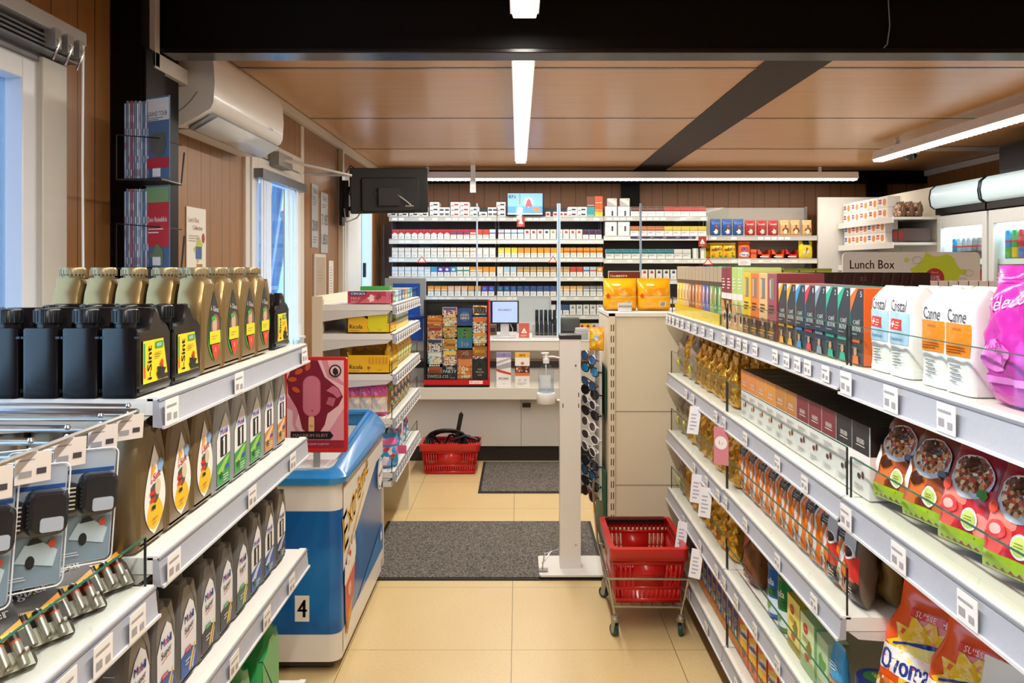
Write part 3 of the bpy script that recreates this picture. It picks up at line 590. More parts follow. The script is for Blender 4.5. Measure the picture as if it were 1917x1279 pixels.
# goods seen over the top row
place('browncarton', boxp('coffee_carton', .42, .12, .185, c('2b140f', .35), lambda a: [a.text('*', 0, .165, .02, c('8a6a58'))]+[a.poly([(-.2+.03*k, .09), (-.192+.03*k, .09), (-.172+.03*k, .183), (-.18+.03*k, .183)], c('3d2019', .35)) for k in range(12)]), (1.08, 2.62, 1.2062), 0, 'long dark brown carton standing behind the capsule boxes', 'carton')
for i in range(6):
    place('greenbox', boxp('tea_box', .072, .1, .195, c('a3ad2c', .5), lambda a: a.rect(-.036, .186, .036, .195, c('868f20'))), (1.06+.079*i, 3.98, 1.205), 0, 'olive green box, %s from the left in the row behind the capsule boxes' % ORD[i], 'box', 'olive green boxes behind')
for i in range(8):
    place('redbar', boxp('chocolate_bar', .03, .09, .16, c('8c1c1c', .35), lambda a: a.rect(-.015, .13, .015, .16, c('e8e2d8'))), (1.33+.033*i, 2.75, 1.202), 0, 'red and white bar pack, %s from the left behind the sugar' % ORD[i], 'chocolate bar', 'bar packs behind the sugar')
place('bluepk', boxp('sweet_packet', .12, .05, .17, c('2d7fb8', .4), None), (1.37, 2.95, 1.202), 0, 'blue packet behind the brown carton in front of the lunch box sign', 'packet')
place('goldpk', boxp('biscuit_packet', .14, .05, .14, c('a4702a', .4), None), (1.32, 2.42, 1.202), .1, 'golden brown packet behind the sugar in front of the lunch box sign', 'packet')
place('darkpk', boxp('biscuit_packet', .13, .05, .15, c('3c3430', .4), None), (1.42, 2.40, 1.202), -.1, 'dark brown packet behind the orange sugar', 'packet')
# lunch box topper
sg = empty('topper_sign', (1.55, 3.3, 1.2)); tag(sg, 'cream Lunch Box Collection sign with a green splash standing behind the coffee boxes', 'sign')
f = MB(); f.prism(rrect(-.27, .27, .02, .267, .02), 0, .012, c('d9cfc0', .5), axis='y'); a = front(f); a.text('Lunch Box', -.155, .218, .034, c('9c2432'), w=.175, bold=.0004); a.text('Collection', -.105, .172, .03, c('9c2432'), w=.165, bold=.0004)
a.blob(.1, .17, .095, c('bcc92a'), 3, 22, .16); a.blob(-.02, .235, .008, c('bcc92a'), 5); a.blob(.2, .19, .012, c('bcc92a'), 6); a.blob(.165, .235, .006, c('bcc92a'), 7); a.ell(.09, .165, .038, .038, c('a82430'), 24); a.text('83%', .09, .165, .018, c('ffffff'), bold=.0004); a.text('Fino al', .09, .187, .007, c('f3c8c0'))
for k, (u, v, r) in enumerate(((.02, .235, .018), (.225, .185, .016), (.2, .155, .013))):
    f.tube([(u+r*math.cos(t*.5), -.003, v+r*.8*math.sin(t*.5)) for t in range(13)], .0007, c('8d857c'), 4)
f.build('sign_board', sg, bevel=.001); f = MB(); f.box(-.2, -.18, .0, .03, 0, .03, CHR); f.box(.18, .2, .0, .03, 0, .03, CHR); f.build('clip', sg)
# yellow sweet packs on the end unit
YEL = c('f7b414', .25)
def yart(a):
    a.rect(-.075, .063, .075, .066, c('fbe6a0'), 4, 1); a.rect(-.05, .07, .05, .105, c('f2a00e', .3), 4, 1); a.rect(.02, .02, .05, .045, c('fdf3d4')); [a.rect(.023+.004*k, .022, .025+.004*k, .043, c('4a3a20')) for k in range(6)]; a.lines(-.05, .01, .02, .05, 5, c('f9d060')); a.blob(-.06, .07, .01, c('d8541c'), 3); a.ell(-.02, .12, .02, .006, c('fff0b8'))
for i, x in enumerate((.475, .632)):
    place('ypack', bag('sweet_multipack', .155, .11, .15, YEL, yart, amp=.004, seed=i+1), (x, 3.86, 1.205), 0, '%s yellow-orange film-wrapped multipack on top of the cream end panel' % ('left' if i == 0 else 'right'), 'multipack', 'yellow multipacks')
f = MB(); f.box(-.075, .075, 0, .004, 0, .14, c('6c221e', .5)); f.box(-.078, .078, .001, .003, -.0, .143, c('e8ddd2')); a = front(f); a.text('Unsere', -.045, .12, .011, c('f3e4da')); a.text('nostre', -.012, .12, .011, c('f3e4da')); a.text('consulta hanno', -.018, .103, .009, c('f3e4da')); a.text('approvato dopo la cura', -.008, .088, .009, c('f3e4da')); f.tube([(.022*math.cos(t*.4), -.001, .065+.016*math.sin(t*.4)) for t in range(9)], .002, c('f3e4da'), 4)
tag(f.build('notice_card', loc=(.51, 4.02, 1.245)), 'dark red notice card standing behind the left yellow multipack', 'notice card')
f = MB(); f.box(-.03, .03, 0, .02, 0, .04, c('d8d8d6', .3)); f.box(-.03, .03, -.002, 0, .02, .028, c('9a9a9a')); tag(f.build('card_holder', loc=(.485, 3.80, 1.205)), 'small clear card holder in front of the left yellow multipack', 'card holder')
# ================= rows below
GOLD = c('dca63c', .24, .85, bump=.5, bscale=45); GOLDL = c('c9a468', .35, .45, bump=.5, bscale=45); GOLDG = c('a89680', .35, .3, bump=.4, bscale=45)
def goldart(dot=0, plain=0):
    def art(a):
        if dot: a.ell(-.0, .05, .012, .02, c('eef01e', .4)); a.lines(-.006, .006, .038, .062, 4, c('8a9410'))
        else: a.ell(.004, .07, .007, .009, c('d8412c')); a.text('+', .004, .07, .006, c('ffffff'), bold=.0005)
        a.lines(-.02, .02, .095, .12, 4, c('7a5220', .4, .5))
    return art
GB = {0: bag('coffee_bag', .085, .06, .19, GOLD, goldart(), amp=.008, seed=1, topw=.9), 1: bag('coffee_bag', .085, .06, .19, GOLDG, goldart(1), amp=.008, seed=2, topw=.9), 2: bag('coffee_bag', .08, .055, .165, GOLD, goldart(), amp=.009, seed=3, topw=.88)}
def goldrow(z, seq, Ys, word, zname, back=1):
    for i, (k, Y) in enumerate(zip(seq, Ys)):
        nm = {0: 'tall gold foil coffee bag', 1: 'greyish-gold coffee bag with yellow oval dot', 2: 'shorter gold foil coffee bag'}[k]
        rplace('gold%d' % k, GB[k], Y, z, '%s, %s from far end of the %s right shelf' % (nm, ORD[i], word), 'coffee bag', 'gold coffee bags on the %s shelf' % word, X=.695+.004*(i % 2))
        for r in range(back): rplace('gold2', GB[2], Y-.01, z, 'gold coffee bag, %s back row, behind the %s bag of the %s right shelf' % (ORD[r], ORD[i], word), 'coffee bag', 'gold coffee bags standing behind', X=.765+.066*r)
goldrow(.942, [1, 0, 1, 2, 2, 2, 2, 2], [3.62-.118*i for i in range(8)], 'second', 2, 2)
goldrow(.689, [1, 1, 0, 1, 0, 2, 2, 2, 2], [3.64-.112*i for i in range(9)], 'third', 3)
goldrow(.433, [1, 0, 0, 2, 2, 2, 2, 2], [3.6-.115*i for i in range(8)], 'fourth', 4)
# two-tone capsule cartons: coloured upper, white lower, dark lid
def deli(col, nm):
    def art(a):
        a.rect(-.0425, .088, .0425, .148, c(col, .4)); a.text('DELIZIO', 0, .112, .011, c('f3e6dc'), w=.036, bold=.0004); a.rect(-.022, .102, .022, .1035, c('f3e6dc')); a.ell(.012, .045, .006, .008, c('5b3a2a')); a.ell(-.006, .04, .008, .006, c(col)); a.lines(-.03, .028, .064, .076, 3, c('b8b2ae')); a.lines(-.03, .02, .012, .026, 3, c('b8b2ae'))
    return boxp('capsule_carton', .085, .12, .148, c('f4f1ee', .45), art, {'t': c('1c1512', .3)}, side=lambda a: [a.rect(0.002, .088, .118, .148, c('201a18' if col == '2a2a2c' else col, .4)), a.blob(.06, .045, .018, c('6a4636'), 3)])
ds = [('e08a42', 'orange')]*2+[('dd9440', 'light orange')]*2+[('c0803c', 'tan')]*2+[('7c2f38', 'maroon')]*3+[('2a2a2c', 'black')]*2
cnt = {}
for i, (col, nm) in enumerate(ds):
    cnt[nm] = cnt.get(nm, 0)+1
    for r in range(3):
        lab = '%s-topped white capsule carton, %s of its colour from the far end' % (nm, ORD[cnt[nm]-1]) if r == 0 else 'dark-lidded capsule carton, row %s behind the %s %s one' % (['', 'two', 'three'][r], ORD[cnt[nm]-1], nm)
        rplace('deli'+col, deli(col, nm), 2.587-.0875*i, .940, lab, 'capsule carton', 'two-tone capsule cartons on the second shelf', X=.70+.124*r)
# granola bags, leaning back
def gran(kind):
    base, hi, fr = (('6a2a18', '9a5428', 'd8743a') if kind == 'b' else ('8e1426', 'b82438', 'd6303c'))
    def art(a):
        a.rect(-.063, .0, .063, .026, c('a9cc1c', .3), 8, 2); a.rect(-.063, .026, .063, .10, pm('fruit_picture'+kind, ['d6303c', 'c8202e', 'e85a54', 'b81c2a', 'f08a7c', 'cc2c38'] if kind == 'r' else ['b85a2c', '8a3c1c', 'd8743a', '6a2a18', 'c8682f', 'a04a24'], 34), 8, 4); a.text('Crunchy Müesli', 0, .178, .009, c('f0dcc8'), w=.075); a.lines(-.04, .03, .19, .195, 1, c(hi))
        a.ell(.0, .112, .046, .036, c('c3ccd4', .25), 26); a.ell(.0, .116, .042, .031, pm('granola_picture', ['6a4026', 'e0a878', '8a5636', 'c94434', 'f0cfa4', '5a3220', 'd89a64', 'a8683c'], 150), 22); a.ell(0, .132, .03, .013, pm('chocolate_picture', ['4a2a1c', '5c3626', '3c2018', '7a4c34'], 170), 16)
        a.ell(.018, .047, .018, .018, c('f2f0e8'), 22); a.ell(.018, .047, .0145, .0145, c('c8da78'), 20); a.lines(.009, .027, .041, .054, 3, c('7f9a20'))
        if kind == 'r': a.ell(-.03, .06, .018, .014, c('e2484a')); a.ell(-.03, .06, .010, .008, c('f2b8b0')); a.blob(.035, .09, .01, c('3a8a3c'), 4); a.ell(-.045, .09, .009, .009, c('e8503c'))
        else: a.poly([(-.05, .1), (-.035, .08), (-.035, .045), (-.05, .05)], c('e8e2da')); a.blob(-.02, .07, .012, c('4a2214'), 2); a.blob(.04, .09, .01, c('3c1c10'), 4)
    return bag('granola_bag', .13, .05, .205, c(base, .22), art, amp=.0035, seed=7 if kind == 'b' else 9, crimp=c(hi, .3))
for i, (k, Y, nm) in enumerate((('b', 1.60, 'brown and orange granola bag, farthest of the row leaning on the second shelf'), ('b', 1.475, 'brown and orange granola bag, nearer one of the two'), ('r', 1.345, 'red berry granola bag beside the brown one'), ('r', 1.21, 'red berry granola bag with a big bowl of cereal, second from the brown ones'), ('r', 1.07, 'red granola bag cut off by the right edge of the photo'))):
    o = rplace('gran'+k, gran(k), Y, .943, nm, 'cereal bag', 'granola bags', X=.70, tilt=-.3); o.rotation_euler.z = R90+.22
    o = rplace('gran'+k, None, Y-.01, .943, 'granola bag standing behind the %s front one' % ORD[i], 'cereal bag', 'granola bags behind', X=.80, tilt=-.3); o.rotation_euler.z = R90+.22
for i in range(5):
    rplace('lime', bag('cereal_bag', .12, .05, .2, c('8ac41e', .3), lambda a: a.rect(-.05, .1, .05, .2, c('a9d43c'), 6, 3), seed=12), 1.62-.13*i, .94, 'lime green bag behind the granola, %s from the far side' % ORD[i], 'cereal bag', 'lime green bags at the back', X=.955)
# striped coffee bags
def strp(a):
    for k in range(4): a.poly([(-.043+.025*k, .005), (-.03+.025*k, .005), (-.027+.025*k, .165), (-.038+.025*k, .165)], c('ef7d22'))
    a.blob(0, .145, .032, c('2a3a48'), 3, 16, .08, .7); a.text('AROM', 0, .152, .012, c('f3f0ea'), w=.046, bold=.0005); a.lines(-.018, .018, .132, .142, 2, c('c8c4ba')); a.ell(0, .06, .014, .02, c('f0ece4'))
for i in range(9):
    rplace('strp', bag('coffee_bag', .095, .06, .19, c('e9ebee', .35), strp, amp=.005, seed=5), 2.62-.101*i, .694, 'white and orange striped coffee bag, %s from the far end' % ORD[i], 'coffee bag', 'striped coffee bags on the third shelf')
def redcup(a):
    a.rect(-.035, .0, .035, .06, c('2a2422'), 3, 2); a.rect(-.035, .05, .035, .105, c('d8342c'), 3, 2); a.poly([(-.03, .105), (.03, .105), (.02, .19), (-.02, .19)], c('c8ccd4')); a.ell(0, .11, .028, .014, c('ffffff')); a.ell(0, .111, .023, .010, c('3a2014')); a.lines(-.02, .02, .02, .04, 3, c('d8d0c8'))
for i, Y in enumerate((1.90, 1.80)):
    rplace('redcup', bag('coffee_bag', .075, .055, .2, c('6a5a4a', .35), redcup, amp=.003, seed=8), Y-.02, .694-.0, 'dark coffee bag with a red cup picture, %s of the two' % ['farther', 'nearer'][i], 'coffee bag')
for i in range(3):
    rplace('ochre', bag('coffee_bag', .09, .06, .2, c('8a6a34', .4), lambda a: a.rect(-.03, .04, .03, .1, c('6a4c20'), 3, 2), seed=6), 1.80, .694, 'ochre paper coffee bag, row %s behind the red cup bags' % ['two', 'four', 'six'][i], 'coffee bag', X=.765+.13*i)
for i in range(2):
    rplace('darkred', bag('coffee_bag', .09, .06, .2, c('8a1f24', .4), lambda a: a.rect(-.03, .0, .03, .07, c('241c1c'), 3, 2), seed=6), 1.79, .694, 'dark red bag, row %s behind the red cup bags' % ['three', 'five'][i], 'coffee bag', X=.83+.13*i)
# fourth shelf, middle bay
def gift(a): a.rect(-.05, .0, .05, .05, c('8a1a1e'), 4, 2); a.text('dolce', 0, .03, .01, c('f0d8a8')); a.blob(0, .13, .022, c('b03a2a'), 4)
rplace('gift', bag('chocolate_bag', .1, .07, .19, c('7a4a20', .3), gift, amp=.006, seed=3, topw=.8), 2.58, .433, 'clear gift bag of chocolates with a dark red base on the fourth shelf', 'gift bag')
def tin(col, lid, txt='Ricola'):
    def b():
        f = MB(); f.lathe([(.034, 0), (.035, .003), (.035, .13), (.034, .133)], (0, .036, 0), c(col, .3), 28)
        a = Art(f, lambda u, v, h: ((.035+h)*math.sin(u/.035), .036-(.035+h)*math.cos(u/.035), v)); a.rect(-.04, .012, .04, .055, c('dfeefa'), 8, 1); a.rect(-.03, .062, .03, .082, c('2448a0' if col[0] != '1' else '0e5a2c'), 8, 1); a.text(txt, 0, .1, .02, c('ffffff'), w=.05, bold=.0005); a.lines(-.025, .02, .065, .08, 2, c('e8f0ff')); a.blob(.005, .035, .014, c('8aa45a'), 4); a.blob(-.015, .03, .009, c('c0703a'), 6)
        o = f.build('herb_tin'); l = MB(); l.lathe([(.0355, 0), (.036, .002), (.036, .011), (.034, .013)], (0, .036, .133), c(lid, .25), 28); l.build('lid', o); return o
    return b
rplace('tinb', tin('1d62b8', '1d4f9a'), 2.345, .433, 'blue round herb sweets tin on the fourth shelf', 'tin')
rplace('ting', tin('167a3c', '0e5a2c'), 2.255, .433, 'green round herb sweets tin beside the blue one', 'tin')
def tea(col, acc):
    def art(a): a.rect(-.045, .0, .045, .02, c(acc)); a.ell(-.01, .1, .016, .012, c('c8281e')); a.text('Lipton', -.01, .1, .006, c('fff0a0')); a.blob(.015, .06, .018, c('8a7a1a'), 3); a.ell(.0, .035, .014, .01, c('c8281e')); a.lines(-.03, .03, .07, .085, 3, c('8a8440'))
    return boxp('tea_box', .095, .07, .13, c(col, .45), art, {'r': c(acc, .45), 't': c(acc, .4)})
rplace('teay', tea('f2df6a', 'a89a1c'), 2.13, .433, 'yellow tea box with red badges on the fourth shelf', 'tea box')
rplace('teag', tea('dcecb8', '8fbf8a'), 2.015, .433, 'pale green tea box next to the yellow one', 'tea box', X=.695)
rplace('teag2', boxp('tea_box', .07, .05, .12, c('bcd9b0', .45), lambda a: a.blob(0, .06, .02, c('5aa050'), 2)), 1.93, .433, 'small mint tea box between the green tea box and the blue sachet', 'tea box', X=.70)
def sach(a): a.rect(-.03, .0, .03, .06, c('e8862c'), 3, 2); a.lines(-.02, .02, .08, .1, 3, c('e8f4fa')); a.blob(0, .04, .014, c('f6d050'), 2)
rplace('sach', bag('sachet', .065, .03, .14, c('3f9fd8', .35), sach, amp=.003, seed=2), 1.86, .433, 'blue and orange sachet between the tea boxes and the jars', 'sachet', X=.70)
def jar(body, lid, lab, txt):
    def b():
        o = empty('jar'); f = MB(); f.lathe([(.034, 0), (.040, .006), (.041, .02), (.041, .085), (.034, .1)], (0, .042, 0), c(body, .15), 28); f.build('glass_body', o)
        l = MB(); l.lathe([(.038, 0), (.041, .003), (.041, .022), (.039, .027)], (0, .042, .098), c(lid, .3), 32); a = topf(l, .125); a.ell(0, .042, .026, .026, c('2f6b34'), 24); a.text('CREME', 0, .042, .008, c('d8e8c0')); l.build('lid', o)
        g = MB(); a = Art(g, lambda u, v, h: ((.0415+h)*math.sin(u/.0415), .042-(.0415+h)*math.cos(u/.0415), v)); a.rect(-.055, .015, .055, .08, c(lab, .4), 12, 1)
        if txt: a.text(txt, 0, .06, .017, c('1f3c9a'), w=.07, rot=4, bold=.0006); a.blob(.0, .03, .012, c('f6d25a'), 3); a.lines(.02, .045, .02, .05, 5, c('f8d8b8'))
        g.build('label', o); return o
    return b
rplace('jaro', jar('6b3a1c', '18307a', 'ee6c1c', 'Ovomaltine'), 1.735, .433, 'spread jar with a dark blue lid and orange label on the lower right shelf', 'jar', X=.70)
rplace('jark', jar('1c1412', '141414', '2a2624', ''), 1.735, .433, 'black-lidded dark jar right behind the orange-labelled one', 'jar', X=.795)
rplace('jark', None, 1.735, .433, 'second black-lidded dark jar, half hidden behind the first', 'jar', X=.885)
# lowest shelf
def bluep(a): a.rect(-.03, .03, .03, .12, c('2f4f9c'), 1, 1); a.rect(-.03, .0, .03, .03, c('e88a2c')); a.lines(-.02, .02, .07, .1, 3, c('e8e2c8')); a.blob(0, .05, .012, c('f2c83c'), 3)
for i in range(12):
    rplace('bluep', boxp('biscuit_box', .068, .1, .165, c('e6962e', .4), bluep), 3.5-.0735*i, .182, 'orange and blue box, %s from the far end of the lowest right shelf' % ORD[i], 'biscuit box', 'orange and blue boxes on the lowest shelf')
def ovob(a):
    a.poly([(-.04, .03), (.04, .05), (.04, .13), (-.04, .1)], c('f8c21c')); a.poly([(-.04, .06), (.04, .075), (.04, .11), (-.04, .09)], c('f6f2ea')); a.text('Ovomaltine', 0, .085, .018, c('1f3c9a'), w=.076, rot=9, bold=.0006); a.rect(-.02, .16, .02, .172, c('f6e2d0')); a.blob(0, .03, .014, c('8a4a20'), 3)
for i in range(9):
    rplace('ovob', boxp('malt_drink_box', .085, .1, .19, c('ee5a1e', .4), ovob), 2.6-.099*i, .182, 'orange malt drink box, %s from the far end of the lowest shelf' % ORD[i], 'malt drink box', 'orange malt drink boxes')
# big orange pouches
def ovo(a):
    pts = []
    for k in range(22): t = 2*PI*k/22; r = (.075 if k % 2 else .052); pts.append((r*math.cos(t)*.95-.005, .205+r*math.sin(t)))
    a.poly(pts, c('fbc81e', .3)); a.ell(-.005, .19, .05, .04, c('fdf08a', .3)); a.rect(-.088, .15, .088, .20, c('fbfaf6', .3), 10, 3); a.text('Ovomaltine', 0, .175, .042, c('26389c', .3), w=.165, rot=3, bold=.0012)
    a.poly([(-.06, .21), (0, .23), (.06, .235), (.06, .231), (0, .225), (-.06, .205)], c('26389c', .3)); a.rect(-.085, .0, .085, .135, pm('malt_cereal_picture', ['e8a02c', 'c8792c', 'f0c078', 'a85a20', 'f6dcae', 'e88a1c'], 70), 10, 4); a.text('CRISP', .0, .143, .011, c('8a5a10'))
    a.rect(-.04, .268, .04, .284, c('e8402a', .3), 4, 1); a.text('SUISSE', -.01, .276, .010, c('fff4ea')); a.text('+', .031, .276, .013, c('ffffff'), bold=.0012)
ORG = c('f0581a', .2)
OV = bag('malt_cereal_pouch', .18, .08, .325, ORG, ovo, amp=.004, seed=11, topw=.8)
def pouch(key, b, x, y, label, rz=-.9, tilt=-.1, roll=.1): return place(key, b, (x, y, .437), rz, label, 'cereal pouch' if key == 'ovo' else 'cereal bag', tilt=tilt, roll=roll)
pouch('ovo', OV, .75, 1.62, 'front orange malt cereal pouch with a yellow burst, leftmost in the near bay')
pouch('ovo', None, .765, 1.47, 'second orange malt cereal pouch, just left of the white bag')
for x, y, n in ((.90, 1.60, 'behind the front pouch'), (.91, 1.44, 'behind the second pouch'), (.93, 1.27, 'under the cereal shelf at the right')):
    pouch('ovo', None, x, y, 'shaded orange malt cereal pouch %s' % n, tilt=-.08, roll=-.06)
def wb(a): a.blob(-.02, .16, .045, c('a8c43c'), 3, 18, .05, 1.2); a.blob(-.02, .165, .03, c('4f8a2c'), 5, 12, .15); a.text('BIO', -.02, .145, .014, c('e8f0c0')); a.rect(-.07, .0, .07, .07, c('d8b890'), 6, 3)
pouch('wbag', bag('oat_bag', .18, .08, .3, c('ece6dc', .4), wb, amp=.005, seed=13, topw=.8), .765, 1.345, 'white bag with a round green leaf badge at the lower right')
pouch('wbag', None, .79, 1.18, 'white bag with a green badge cut off at the lower right corner')
# hanging price cards
def card(x, y, z, label, w=.045, h=.1, col='eceaf0', tilt=.0, round_=0):
    f = MB(); f.box(-w/2, w/2, -.001, 0, -h, 0, c(col, .4)); a = front(f, -.001)
    if round_: a.ell(0, -.05, w*.42, w*.42, c('f6efec'), 20); a.text('1.-', 0, -.05, .012, c('b03a4a'))
    else: a.lines(-w*.3, w*.3, -h*.85, -h*.2, 5, c('a9a7b4'))
    o = f.build('shelf_card', loc=(x, y, z), rz=R90+.9); o.rotation_euler.x = tilt; tag(o, label, 'price card'); return o
card(.648, 3.05, .90, 'white hanging price card below the second right shelf', tilt=-.3)
card(.645, 2.66, .90, 'pink hanging card with a round white spot on the third right shelf', col='d98a96', w=.05, h=.12, round_=1)
card(.648, 3.02, .66, 'white hanging price card, farther one below the third right shelf', tilt=-.2)
card(.648, 2.88, .65, 'white hanging price card, nearer one below the third right shelf', tilt=-.2)
card(.648, 3.28, .41, 'white hanging price card just behind the top of the red basket', tilt=-.3)
card(.648, 3.02, .39, 'white hanging price card just right of the red basket', tilt=-.3)
# ================= left gondola (front faces the aisle, +X)
GL = -.616
la = module('gondola_bay', 'left shelving bay with rows of motor oil bottles', 'shelving', (GL, 1.92, 0), L90, 1.0, .5, 1.16, [
    dict(z=1.185, depth=.5, tags=T(-.47, -.12, .43), big=1, lip=.048), dict(z=.915, depth=.47, tags=T(-.46, -.03, .31), big=1, lip=.048),
    dict(z=.594, depth=.47, tags=T(-.4, -.15, .08, .3), big=1, lip=.048), dict(z=.215, depth=.47, tags=T(.4,), big=1, lip=.048)])
lb = module('gondola_bay', 'nearest left shelving bay with hooks of blister packs and a battery shelf', 'shelving', (GL, .91, 0), L90, 1.0, .5, 1.16, [
    dict(z=.872, depth=.47, tags=T(.2, .3, .41), big=1, lip=.048, riser=(-.49, .49, .085)), dict(z=.5, depth=.47), dict(z=.18, depth=.47)], back=c('9db4cf', .4))
f = MB(); f.tube([(-.49, .02, 1.168), (.49, .02, 1.168)], .004, CHR, 6); f.tube([(-.49, .48, 1.168), (-.49, .02, 1.168)], .005, CHR, 6); f.tube([(.49, .48, 1.168), (.49, .02, 1.168)], .005, CHR, 6); f.box(-.5, .5, .46, .47, 1.13, 1.16, c('c3cbd6', .3)); f.build('hook_rail', lb)
# -- oil bottles. local frame: front (label) = -Y, cap at the left (-X)
def jerry(col, lab=1):
    def b():
        o = empty('oil_canister'); B = c(col, .18)
        f = MB(); out = [(-.07, 0), (.07, 0), (.07, .105), (.055, .118), (.03, .128), (.012, .15), (-.01, .15), (-.02, .13), (-.028, .12), (-.07, .118)]
        f.prism(out, 0, .063, B, axis='y', r=.008)
        f.prism([(-.064, .008), (.064, .008), (.064, .014), (-.064, .014)], -.001, .064, B, axis='y'); f.prism([(-.069, .1), (.06, .1), (.06, .104), (-.069, .104)], -.001, .064, B, axis='y'); f.build('body', o)
        k = MB(); k.lathe([(.018, 0), (.018, .008), (.021, .009), (.021, .03), (.019, .033)], (-.046, .0315, .117), c('141518', .3), 20)
        for q in range(20): t = 2*PI*q/20; k.box(-.046+.0212*math.cos(t)-.0008, -.046+.0212*math.cos(t)+.0008, .0315+.0212*math.sin(t)-.0008, .0315+.0212*math.sin(t)+.0008, .128, .148, c('141518', .3))
        k.build('cap', o)
        g = MB(); a = front(g, -.0012); a.poly([(-.052, .02), (.05, .02), (.03, .094), (-.052, .094)], c('f8d822', .4)); a.rect(-.05, .05, -.044, .09, c('2e9a5a')); a.rect(-.05, .03, -.044, .05, c('e0562c')); a.text('i-Sint', -.028, .055, .017, c('181818'), rot=90, w=.058, bold=.0007)
        a.rect(-.005, .078, .028, .09, c('3aa05a')); a.text('eco', .01, .084, .006, c('f4f4e0')); a.blob(.018, .034, .018, c('1c1c18'), 8, 16, .3, .7); a.blob(.02, .05, .007, c('c8301c'), 3); a.rect(.005, .022, .045, .03, c('1c1c18')); a.lines(-.01, .02, .062, .074, 3, c('a89420')); g.build('label', o); return o
    return b
def teardrop(cu, v0, v1, w, n=14):
    p = []
    for i in range(n+1): t = i/n; p.append((cu+w*math.sin(PI*t**.8)*.5*(1.15-.3*t), v0+(v1-v0)*t))
    for i in range(n-1, 0, -1): t = i/n; p.append((cu-w*math.sin(PI*t**.8)*.5*(1.0-.4*t), v0+(v1-v0)*t))
    return p
def oilb(bodyc, capc, w, h, d, lab, metal=.55, ticks=0):
    """1-litre bottle: tall shoulder sloping to the right, wide cap at the left"""
    def b():
        o = empty('oil_bottle'); B = c(bodyc, .3, metal, coat=.2); hh = w/2; cx = -.16*w; cr = .22*w
        f = MB(); out = [(-hh, .004), (-hh+.004, 0), (hh-.004, 0), (hh, .004), (hh, h*.5), (hh*.92, h*.6), (hh*.72, h*.74), (hh*.5, h*.85), (cx+cr*.95, h*.89), (cx+cr*.9, h*.9), (cx-cr*.9, h*.9), (-hh*.72, h*.84), (-hh*.88, h*.76), (-hh*.97, h*.66), (-hh, h*.55)]
        f.prism(out, 0, d, B, axis='y', r=d*.22)
        f.prism([(cx+cr, h*.82), (hh*.62, h*.66), (hh*.78, h*.52), (hh*.9, h*.5), (hh*.86, h*.66), (hh*.52, h*.86)], -.0012, d*.9, B, axis='y', r=.002)
        if ticks:
            for q in range(9): f.box(-hh-.0008, -hh+.003, d*.28, d*.6, h*.12+q*h*.06, h*.125+q*h*.06, c('d8dadc', .4))
        f.build('body', o)
        k = MB(); k.lathe([(cr*.82, 0), (cr*.82, .006), (cr, .008), (cr, h*.085), (cr*.93, h*.1)], (cx, d/2, h*.895), c(capc, .32, metal*.7), 22)
        for q in range(22): t = 2*PI*q/22; r = cr*1.01; k.box(cx+r*math.cos(t)-.0007, cx+r*math.cos(t)+.0007, d/2+r*math.sin(t)-.0007, d/2+r*math.sin(t)+.0007, h*.915, h*.975, c(capc, .32, metal*.7))
        k.build('cap', o)
        g = MB(); lab(front(g, -.0004, h0=.0006), w, h); g.build('label', o); return o
    return b
def lab_gold(a, w, h):      # dark round picture, yellow band, red tip
    P = teardrop(.006, h*.1, h*.78, w*.76); a.poly(P, c('35b53a')); a.poly([(.006+(x-.006)*.93, z+.002) for x, z in teardrop(.006, h*.13, h*.77, w*.76)], c('2c2a2e')); a.ell(.012, h*.42, w*.22, h*.13, c('8a5a3a'), 20); a.ell(.008, h*.44, w*.12, h*.09, c('c8a890'), 16)
    a.text('i-Sint', .008, h*.6, h*.05, c('f6f3ea'), w=w*.4, rot=-8, bold=.0005); a.rect(-w*.1, h*.49, w*.1, h*.53, c('3aa83e')); a.rect(-w*.2, h*.27, w*.34, h*.39, c('f8d822', .4)); a.lines(-w*.1, w*.2, h*.31, h*.36, 2, c('b89a18'))
    a.poly([(-w*.13, h*.26), (w*.3, h*.26), (w*.22, h*.17), (w*.08, h*.1), (-w*.04, h*.16)], c('e23c22')); a.text('1', w*.08, h*.21, h*.045, c('f6ece0'), bold=.0006)
def lab_sint(a, w, h):      # white and yellow teardrop
    P = teardrop(.006, h*.07, h*.74, w*.78); a.poly(P, c('f3f1ec')); a.poly([(.006+(x-.006)*.9, z+.003) for x, z in teardrop(.006, h*.09, h*.38, w*.66)], c('f6c21a')); a.blob(.012, h*.38, w*.16, c('5a5048'), 4, 14, .25, 1.1); a.ell(.02, h*.41, w*.1, h*.06, c('d8c8a8')); a.blob(.03, h*.56, w*.1, c('8ab4dc'), 5, 12, .2)
    a.poly([(-w*.08, h*.5), (w*.1, h*.56), (-w*.02, h*.6)], c('f6a81a')); a.text('i-Sint', w*.08, h*.5, h*.06, c('d8381c'), w=w*.32, rot=14, bold=.0005); [a.rect(-w*.11, h*(.37-.05*k), w*.05, h*(.4-.05*k), c('d8301c')) for k in range(2)]; a.rect(-w*.06, h*.26, w*.06, h*.29, c('1c1c1c')); a.lines(-w*.05, w*.15, h*.16, h*.22, 2, c('c89a10'))
